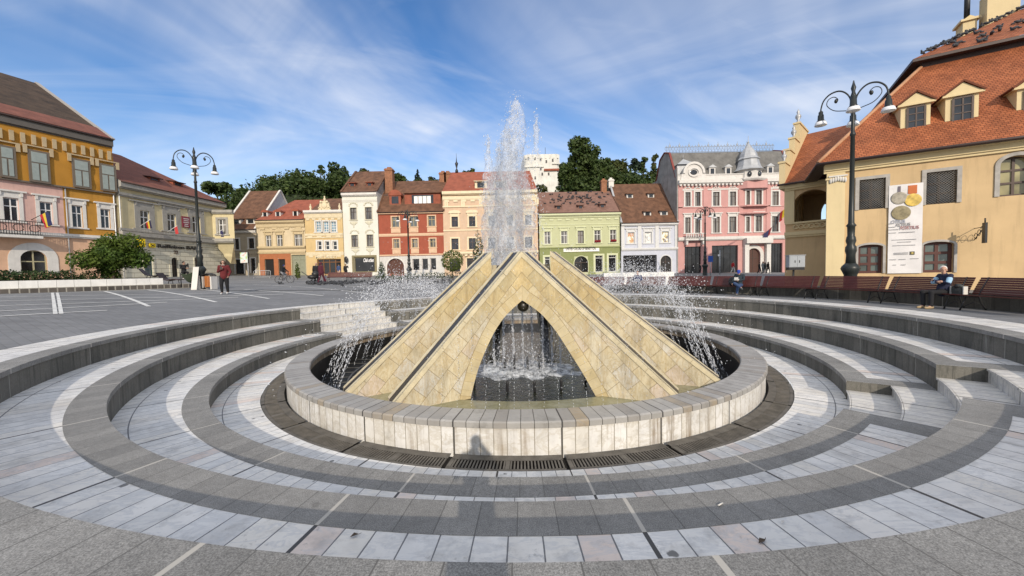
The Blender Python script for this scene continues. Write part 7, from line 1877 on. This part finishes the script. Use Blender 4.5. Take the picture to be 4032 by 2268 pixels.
walker('walker in a brown black coat at the right of the group by the cars', 3024, 1079, 1031, rad(90), top=(.02, .015, .012), leg=(.02, .022, .026), hs='long', J=stride)
walker('dark clad person standing under the palace lamp', 2757, 1076, 1040, rad(20), top=(.015, .016, .02), leg=(.01, .01, .012))
# pram
g = gnd(1232, 1118); s_ = g.y/1475.6
pm = empty('pram', (g.x, g.y, g.z), rad(25), 'black pram standing among the pigeons beside the tracksuit wearer', 'pram')
mb = MB(); mb.ball((0, 0, .62), .42, .24, .2, 10, 8); mb.ball((.22, 0, .85), .3, .26, .28, 10, 8); mb.build('seat_hood', m_iron2, pm)
mb = MB()
for y in (-.25, .25): mb.tube([(-.85, y, 1.1), (-.4, y, .75), (.1, y, .45), (.4, y, .15)], .02, 5); mb.tube([(-.35, y, .15), (.1, y, .5)], .02, 5)
mb.build('pram_frame', m_iron2, pm)
for x in (-.38, .42):
    for y in (-.28, .28): mb = MB(); mb.tube([(x+.14*math.cos(a*.63), y, .15+.14*math.sin(a*.63)) for a in range(10)], .025, 5, closed=True); mb.build('wheel', m_iron2, pm)
# cyclist
g = gnd(1121, 1114); px1 = g.y/1475.6
bk = empty('bicycle', (g.x, g.y, g.z), rad(8), 'black bicycle being ridden across the square', 'bicycle'); rW = .34; bw = .52
for x in (-bw, bw):
    mb = MB(); mb.tube([(x+rW*math.cos(2*PI*k/20), 0, rW+rW*math.sin(2*PI*k/20)) for k in range(20)], .022, 6, closed=True); wh_ = mb.build('wheel', m_iron2, bk)
    mb = MB()
    for k in range(10): mb.tube([(x, 0, rW), (x+rW*math.cos(2*PI*k/10), 0, rW+rW*math.sin(2*PI*k/10))], .004, 3)
    mb.build('spokes', m_zinc, wh_)
mb = MB()
for a, b_ in (((-bw, rW), (-.08, .3)), ((-bw, rW), (-.22, .85)), ((-.08, .3), (-.24, .95)), ((-.08, .3), (.36, .82)), ((-.2, .8), (.36, .86)), ((bw, rW), (.34, 1.0))): mb.tube([(a[0], 0, a[1]), (b_[0], 0, b_[1])], .02, 6)
mb.build('bicycle_frame', m_iron2, bk)
mb = MB(); mb.tube([(.3, -.28, 1.05), (.36, 0, 1.0), (.3, .28, 1.05)], .015, 5); mb.build('handlebar', m_iron2, bk); mb = MB(); mb.ball((-.25, 0, .97), .14, .07, .04, 8, 5); mb.build('saddle', m_iron2, bk)
person('cyclist in a black jacket and grey trousers riding to the right', (g.x, g.y, g.z), rad(8)+PI/2, dict(hip=(0, .22, 1.02), hl=(.08, .2, 1.0), hr=(-.08, .2, 1.0), chest=(0, .10, 1.32), neck=(0, .03, 1.5), head=(0, -.02, 1.62), sl=(.17, .08, 1.44), sr=(-.17, .08, 1.44), el=(.24, -.1, 1.22), er=(-.24, -.1, 1.22), wl=(.24, -.28, 1.07), wr=(-.24, -.28, 1.07), kl=(.09, -.16, .82), al=(.1, .08, .42), kr=(-.09, -.12, .62), ar=(-.1, .06, .2)), top=(.015, .016, .02), leg=(.22, .22, .23), hair=(.02, .015, .012), vox=.022)
# ------------------------------------------------------------------ cars
def car(lb, px_, yf, rz, col, L=4.2):
    g_ = gnd(px_, yf); c = empty('parked_car', (g_.x, g_.y, g_.z), rz, lb, 'car'); W_ = .84
    m = flat('car paint %.2f' % col[0], col, .3, .03, metal=.3)
    k = L/4.2
    low = [(-2.05, .32), (-2.1, .62), (-1.95, .82), (-1.2, .93), (1.5, .98), (2.05, .92), (2.1, .6), (2.05, .32), (1.75, .25), (-1.75, .25)]
    mb = MB()
    secs = [(-W_, .86), (-W_*.96, 1.0), (0, 1.02), (W_*.96, 1.0), (W_, .86)]
    for (y0, s0), (y1, s1) in zip(secs, secs[1:]):
        n = len(low)
        for i in range(n):
            a, b_ = low[i], low[(i+1) % n]
            mb.face([(a[0]*k*(.94+.06*s0), y0, .6+(a[1]-.6)*s0), (b_[0]*k*(.94+.06*s0), y0, .6+(b_[1]-.6)*s0), (b_[0]*k*(.94+.06*s1), y1, .6+(b_[1]-.6)*s1), (a[0]*k*(.94+.06*s1), y1, .6+(a[1]-.6)*s1)]); mb.sm[-1] = True
    for y0, s0, rev in ((-W_, .86, 0), (W_, .86, 1)): f = [(x*k*(.94+.06*s0), y0, .6+(z-.6)*s0) for x, z in low]; mb.face(f[::-1] if rev else f)
    roof = [(-.55, 1.36), (-.2, 1.45), (.7, 1.46), (1.35, 1.36)]
    for (x0, z0_), (x1, z1_) in zip(roof, roof[1:]): mb.face([(x0*k, -.58, z0_), (x1*k, -.58, z1_), (x1*k, .58, z1_), (x0*k, .58, z0_)])
    for x0, x1 in ((-1.25, -.55), (.42, .42), (1.95, 1.35)):
        for y in (-1, 1): mb.tube([(x0*k, y*.76, .93), (x1*k, y*.58, 1.40)], .035, 5)
    mb.build('body', m, c)
    gm = glass('car glass', (.02, .022, .025))
    mb = MB(); mb.face([(-1.22*k, -.72, .94), (-1.22*k, .72, .94), (-.57*k, .56, 1.37), (-.57*k, -.56, 1.37)][::-1]); mb.build('windscreen', gm, c)
    mb = MB(); mb.face([(1.92*k, -.72, .94), (1.92*k, .72, .94), (1.36*k, .56, 1.36), (1.36*k, -.56, 1.36)]); mb.build('rear_window', gm, c)
    for y in (-1, 1):
        mb = MB(); f = [(-1.22*k, y*.755, .94), (1.9*k, y*.755, .96), (1.34*k, y*.575, 1.37), (.7*k, y*.575, 1.44), (-.2*k, y*.575, 1.43), (-.56*k, y*.575, 1.36)]; mb.face(f if y < 0 else f[::-1]); mb.build('side_window', gm, c)
        for x in (-1.32, 1.28):
            mb = MB(); mb.tube([(x*k, y*.68, .31), (x*k, y*.86, .31)], .31, 16); w = mb.build('wheel', m_iron2, c); mb = MB(); mb.tube([(x*k, y*.861, .31), (x*k, y*.872, .31)], .2, 12); mb.build('rim', m_zinc, w)
        mb = MB(); mb.ball((-2.0*k, y*.58, .68), .1, .2, .08, 8, 6); mb.build('headlight', m_opal, c)
    mb = MB(); mb.box(-2.09*k, -.45, .42, -2.03*k, .45, .58); mb.build('grille', m_iron2, c)
    return c
car('silver hatchback parked before the pink palace doorway', 2942, 1073, rad(6), (.42, .42, .40))
car('white car showing its front past the corner of the town hall loggia', 3085, 1072, rad(35), (.68, .68, .68))
# ------------------------------------------------------------------ pigeons
m_pig = flat('pigeon grey', (.045, .048, .055), .7, .4, 12); m_pigw = flat('pigeon pale', (.40, .40, .40), .7, .3, 12)
def pigeon(mat):
    mb = MB(); mb.ball((0, 0, .12), .145, .075, .07, 8, 6, Matrix.Rotation(-.35, 3, 'Y')); mb.ball((-.115, 0, .20), .038, .035, .042, 7, 5); mb.tube([(-.09, 0, .15), (-.115, 0, .19)], [.045, .034], 6)
    mb.tube([(.10, 0, .09), (.23, 0, .06)], [.05, .03], 6); mb.tube([(-.145, 0, .20), (-.175, 0, .19)], [.01, .004], 4)
    for y in (-.025, .025): mb.tube([(.0, y, .07), (-.01, y, 0)], .006, 4)
    return mb.build('pigeon', mat)
pg0 = pigeon(m_pig); rn = random.Random(13)
def put_pigeons(pts, label, group, first=None):
    for i, (p, s) in enumerate(pts):
        o = first if (first is not None and i == 0) else bpy.data.objects.new('pigeon', pg0.data)
        if not (first is not None and i == 0): COL.objects.link(o)
        o.location = p; o.rotation_euler = (0, 0, rn.random()*6.28); o.scale = (s,)*3; tag(o, label, 'pigeon', group)
pts = []
for _ in range(95):
    px_ = 1215+560*rn.random()**1.1; py_ = 1119-4*(px_-1215)/560+rn.gauss(0, 3.2); p = gnd(px_, py_); pts.append((p, 1.25*rn.uniform(.8, 1.1)))
put_pigeons(pts, 'dark pigeon feeding in the flock on the paving behind the spray', 'pigeon flock on the square', pg0)
pts = []
He_, Hr_, d_ = GH
for _ in range(85):
    f = min(.97, max(.08, rn.gauss(.55, .22))); u = GREEN.W*f; v = min(.95, max(.25, rn.gauss(.62, .18))); y = -.35+(d_+.35)*v; z = He_+(Hr_-He_)*v
    p = GREEN.A+GREEN.d*u+GREEN.n*y; pts.append((V((p.x, p.y, GREEN.zg+z)), 1.35))
put_pigeons(pts, 'dark pigeon resting on the rose tiled roof of the green house', 'pigeons on the green house roof')
pts = []
D1_, H1_, D2_, H2_ = TH_R
for _ in range(46):
    if rn.random() < .55:
        v = rn.uniform(.05, .95); d = D1_-.5+(D2_-D1_+.5)*v; u = d; y = d
    else:
        v = rn.uniform(.03, .35); d = D1_-.5+(D2_-D1_+.5)*v; y = d; u = d+rn.uniform(.2, 6)
    z = H1_+.45+(H2_-H1_-.45)*v; p = TH.A+TH.d*u+TH.n*y; pts.append((V((p.x, p.y, TH.zg+z)), 1.2))
put_pigeons(pts, 'dark pigeon perched along the upper roof of the town hall', 'pigeons on the town hall roof')
o = bpy.data.objects.new('pigeon', pg0.data); COL.objects.link(o); p = gnd(1103, 1121); o.location = p; o.scale = (1.3,)*3; tag(o, 'lone pigeon left of the flock near the bicycle', 'pigeon')
# the photographer stands at the rim behind the viewpoint and casts the long shadow over the steps
person('photographer in dark clothes standing on the rim with both hands raised', (.05, -.62, 0), PI, dict(el=(.24, -.16, 1.18), er=(-.24, -.16, 1.18), wl=(.06, -.36, 1.38), wr=(-.06, -.36, 1.38), look=(0, -1, -.1)), top=(.03, .035, .05), leg=(.02, .022, .03), h=1.74, vox=.02)
SUN_E, SKY_S, EXPO = 3.4, .145, 0.10
SKY_SAT, SKY_V, SKY_H, LOWV, CLOUD = 1.18, 1.06, .505, .52, (6.5, 6.6, 6.9)
CLOC, CB = (5.1, 3.3, 0), (.9, 40, 25, -20)
# ------------------------------------------------------------------ light, sky, camera
SUN_EL, SUN_AZ = 24.3, 174.0            # azimuth clockwise from north (+Y); the sun stands behind the viewer
dx, dy = math.sin(rad(SUN_AZ)), math.cos(rad(SUN_AZ))
to_sun = V((dx*math.cos(rad(SUN_EL)), dy*math.cos(rad(SUN_EL)), math.sin(rad(SUN_EL))))
sl = bpy.data.lights.new('sun', 'SUN'); sl.energy = SUN_E; sl.angle = rad(.53); sl.color = (1, .885, .74)
so = bpy.data.objects.new('sun', sl); COL.objects.link(so); so.rotation_euler = to_sun.to_track_quat('Z', 'Y').to_euler(); so.location = (0, -20, 40)
w = bpy.data.worlds.new('World'); scene.world = w; w.use_nodes = True
nt = w.node_tree; nt.nodes.clear()
N = lambda ty: nt.nodes.new(ty)
out = N('ShaderNodeOutputWorld'); bg = N('ShaderNodeBackground'); sky = N('ShaderNodeTexSky')
sky.sky_type = 'NISHITA'; sky.sun_disc = False; sky.sun_elevation = rad(SUN_EL); sky.sun_rotation = rad(SUN_AZ)
sky.air_density = 1.0; sky.dust_density = .4; sky.ozone_density = 3.0
bg.inputs[1].default_value = SKY_S
tc = N('ShaderNodeTexCoord'); sep = N('ShaderNodeSeparateXYZ'); nt.links.new(tc.outputs['Generated'], sep.inputs[0])
def mth(op, a, b=None, c=None, clamp=False):
    x = N('ShaderNodeMath'); x.operation = op; x.use_clamp = clamp
    for i, v in enumerate((a, b, c)):
        if v is None: continue
        if hasattr(v, 'node'): nt.links.new(v, x.inputs[i])
        else: x.inputs[i].default_value = v
    return x.outputs[0]
# wind-drawn cirrus on a high flat layer: directions spread onto a plane
zz = mth('MAXIMUM', mth('ADD', sep.outputs[2], .34), .06)
cmb = N('ShaderNodeCombineXYZ'); nt.links.new(mth('DIVIDE', sep.outputs[0], zz), cmb.inputs[0]); nt.links.new(mth('DIVIDE', sep.outputs[1], zz), cmb.inputs[1])
def nz(scale, rot, stretch, loc, detail, dist, rough=.55):
    m0 = N('ShaderNodeMapping'); nt.links.new(cmb.outputs[0], m0.inputs[0]); m0.inputs['Rotation'].default_value = (0, 0, rad(rot)); mp = N('ShaderNodeMapping'); nt.links.new(m0.outputs[0], mp.inputs[0]); mp.inputs['Scale'].default_value = (*stretch, 1); mp.inputs['Location'].default_value = loc
    n_ = N('ShaderNodeTexNoise'); nt.links.new(mp.outputs[0], n_.inputs['Vector']); n_.inputs['Scale'].default_value = scale; n_.inputs['Detail'].default_value = detail; n_.inputs['Distortion'].default_value = dist; n_.inputs['Roughness'].default_value = rough
    return n_.outputs['Fac']
def rmp(f, stops):
    r = N('ShaderNodeValToRGB'); nt.links.new(f, r.inputs[0]); e = r.color_ramp.elements
    while len(e) < len(stops): e.new(.5)
    for q, (p, v) in zip(e, stops): q.position = p; q.color = (v, v, v, 1)
    return r.outputs[0]
big = rmp(nz(CB[0], CB[1], (1, .75), CLOC, 5, .9, .6), [(.36, 0), (.64, 1)])
streak = rmp(nz(1.5, CB[2], (.5, 1.6), (3, 1, 0), 8, 1.8, .54), [(.30, 0), (.72, 1)])
wisp = rmp(nz(2.0, CB[3], (.4, 1.5), (7, 2, 0), 8, 2.0, .56), [(.48, 0), (.82, 1)])
m = mth('ADD', mth('MULTIPLY', big, mth('ADD', mth('MULTIPLY', streak, .62), .22)), mth('MULTIPLY', wisp, .28))
low = mth('SUBTRACT', 1.0, mth('MULTIPLY', sep.outputs[2], 2.4), clamp=True)   # the veil thickens low down
south = mth('MULTIPLY', sep.outputs[1], -1.5, clamp=True)                    # unseen cloud bank, added behind the viewer as neutral fill light
over = mth('MULTIPLY', mth('SUBTRACT', sep.outputs[2], .66), 7.0, clamp=True)  # unseen cloud added overhead too, to brighten the shaded stone
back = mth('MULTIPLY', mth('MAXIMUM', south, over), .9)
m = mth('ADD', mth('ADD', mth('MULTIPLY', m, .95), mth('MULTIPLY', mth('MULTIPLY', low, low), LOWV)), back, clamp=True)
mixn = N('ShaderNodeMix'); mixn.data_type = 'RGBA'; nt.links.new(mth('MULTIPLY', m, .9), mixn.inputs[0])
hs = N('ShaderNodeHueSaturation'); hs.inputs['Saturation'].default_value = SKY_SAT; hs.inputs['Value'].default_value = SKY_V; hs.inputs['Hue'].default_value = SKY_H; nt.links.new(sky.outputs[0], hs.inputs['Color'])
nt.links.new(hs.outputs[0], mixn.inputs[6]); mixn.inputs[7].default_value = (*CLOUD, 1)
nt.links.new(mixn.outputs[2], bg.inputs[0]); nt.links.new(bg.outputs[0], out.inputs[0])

cam = bpy.data.cameras.new('camera'); co = bpy.data.objects.new('camera', cam); COL.objects.link(co)
cam.sensor_fit = 'HORIZONTAL'; cam.sensor_width = 36; cam.lens = FPX/4032*36; cam.clip_start = .05; cam.clip_end = 6000
Mx = Matrix((( _r.x, _u.x, -_f.x), (_r.y, _u.y, -_f.y), (_r.z, _u.z, -_f.z))).to_4x4(); Mx.translation = CAM
co.matrix_world = Mx; scene.camera = co
vs = scene.view_settings; vs.view_transform = 'Standard'; vs.look = 'None'; vs.gamma = 1; vs.use_curve_mapping = False; vs.exposure = EXPO
scene.cycles.max_bounces = 8; scene.cycles.transparent_max_bounces = 40; scene.cycles.sample_clamp_indirect = 6
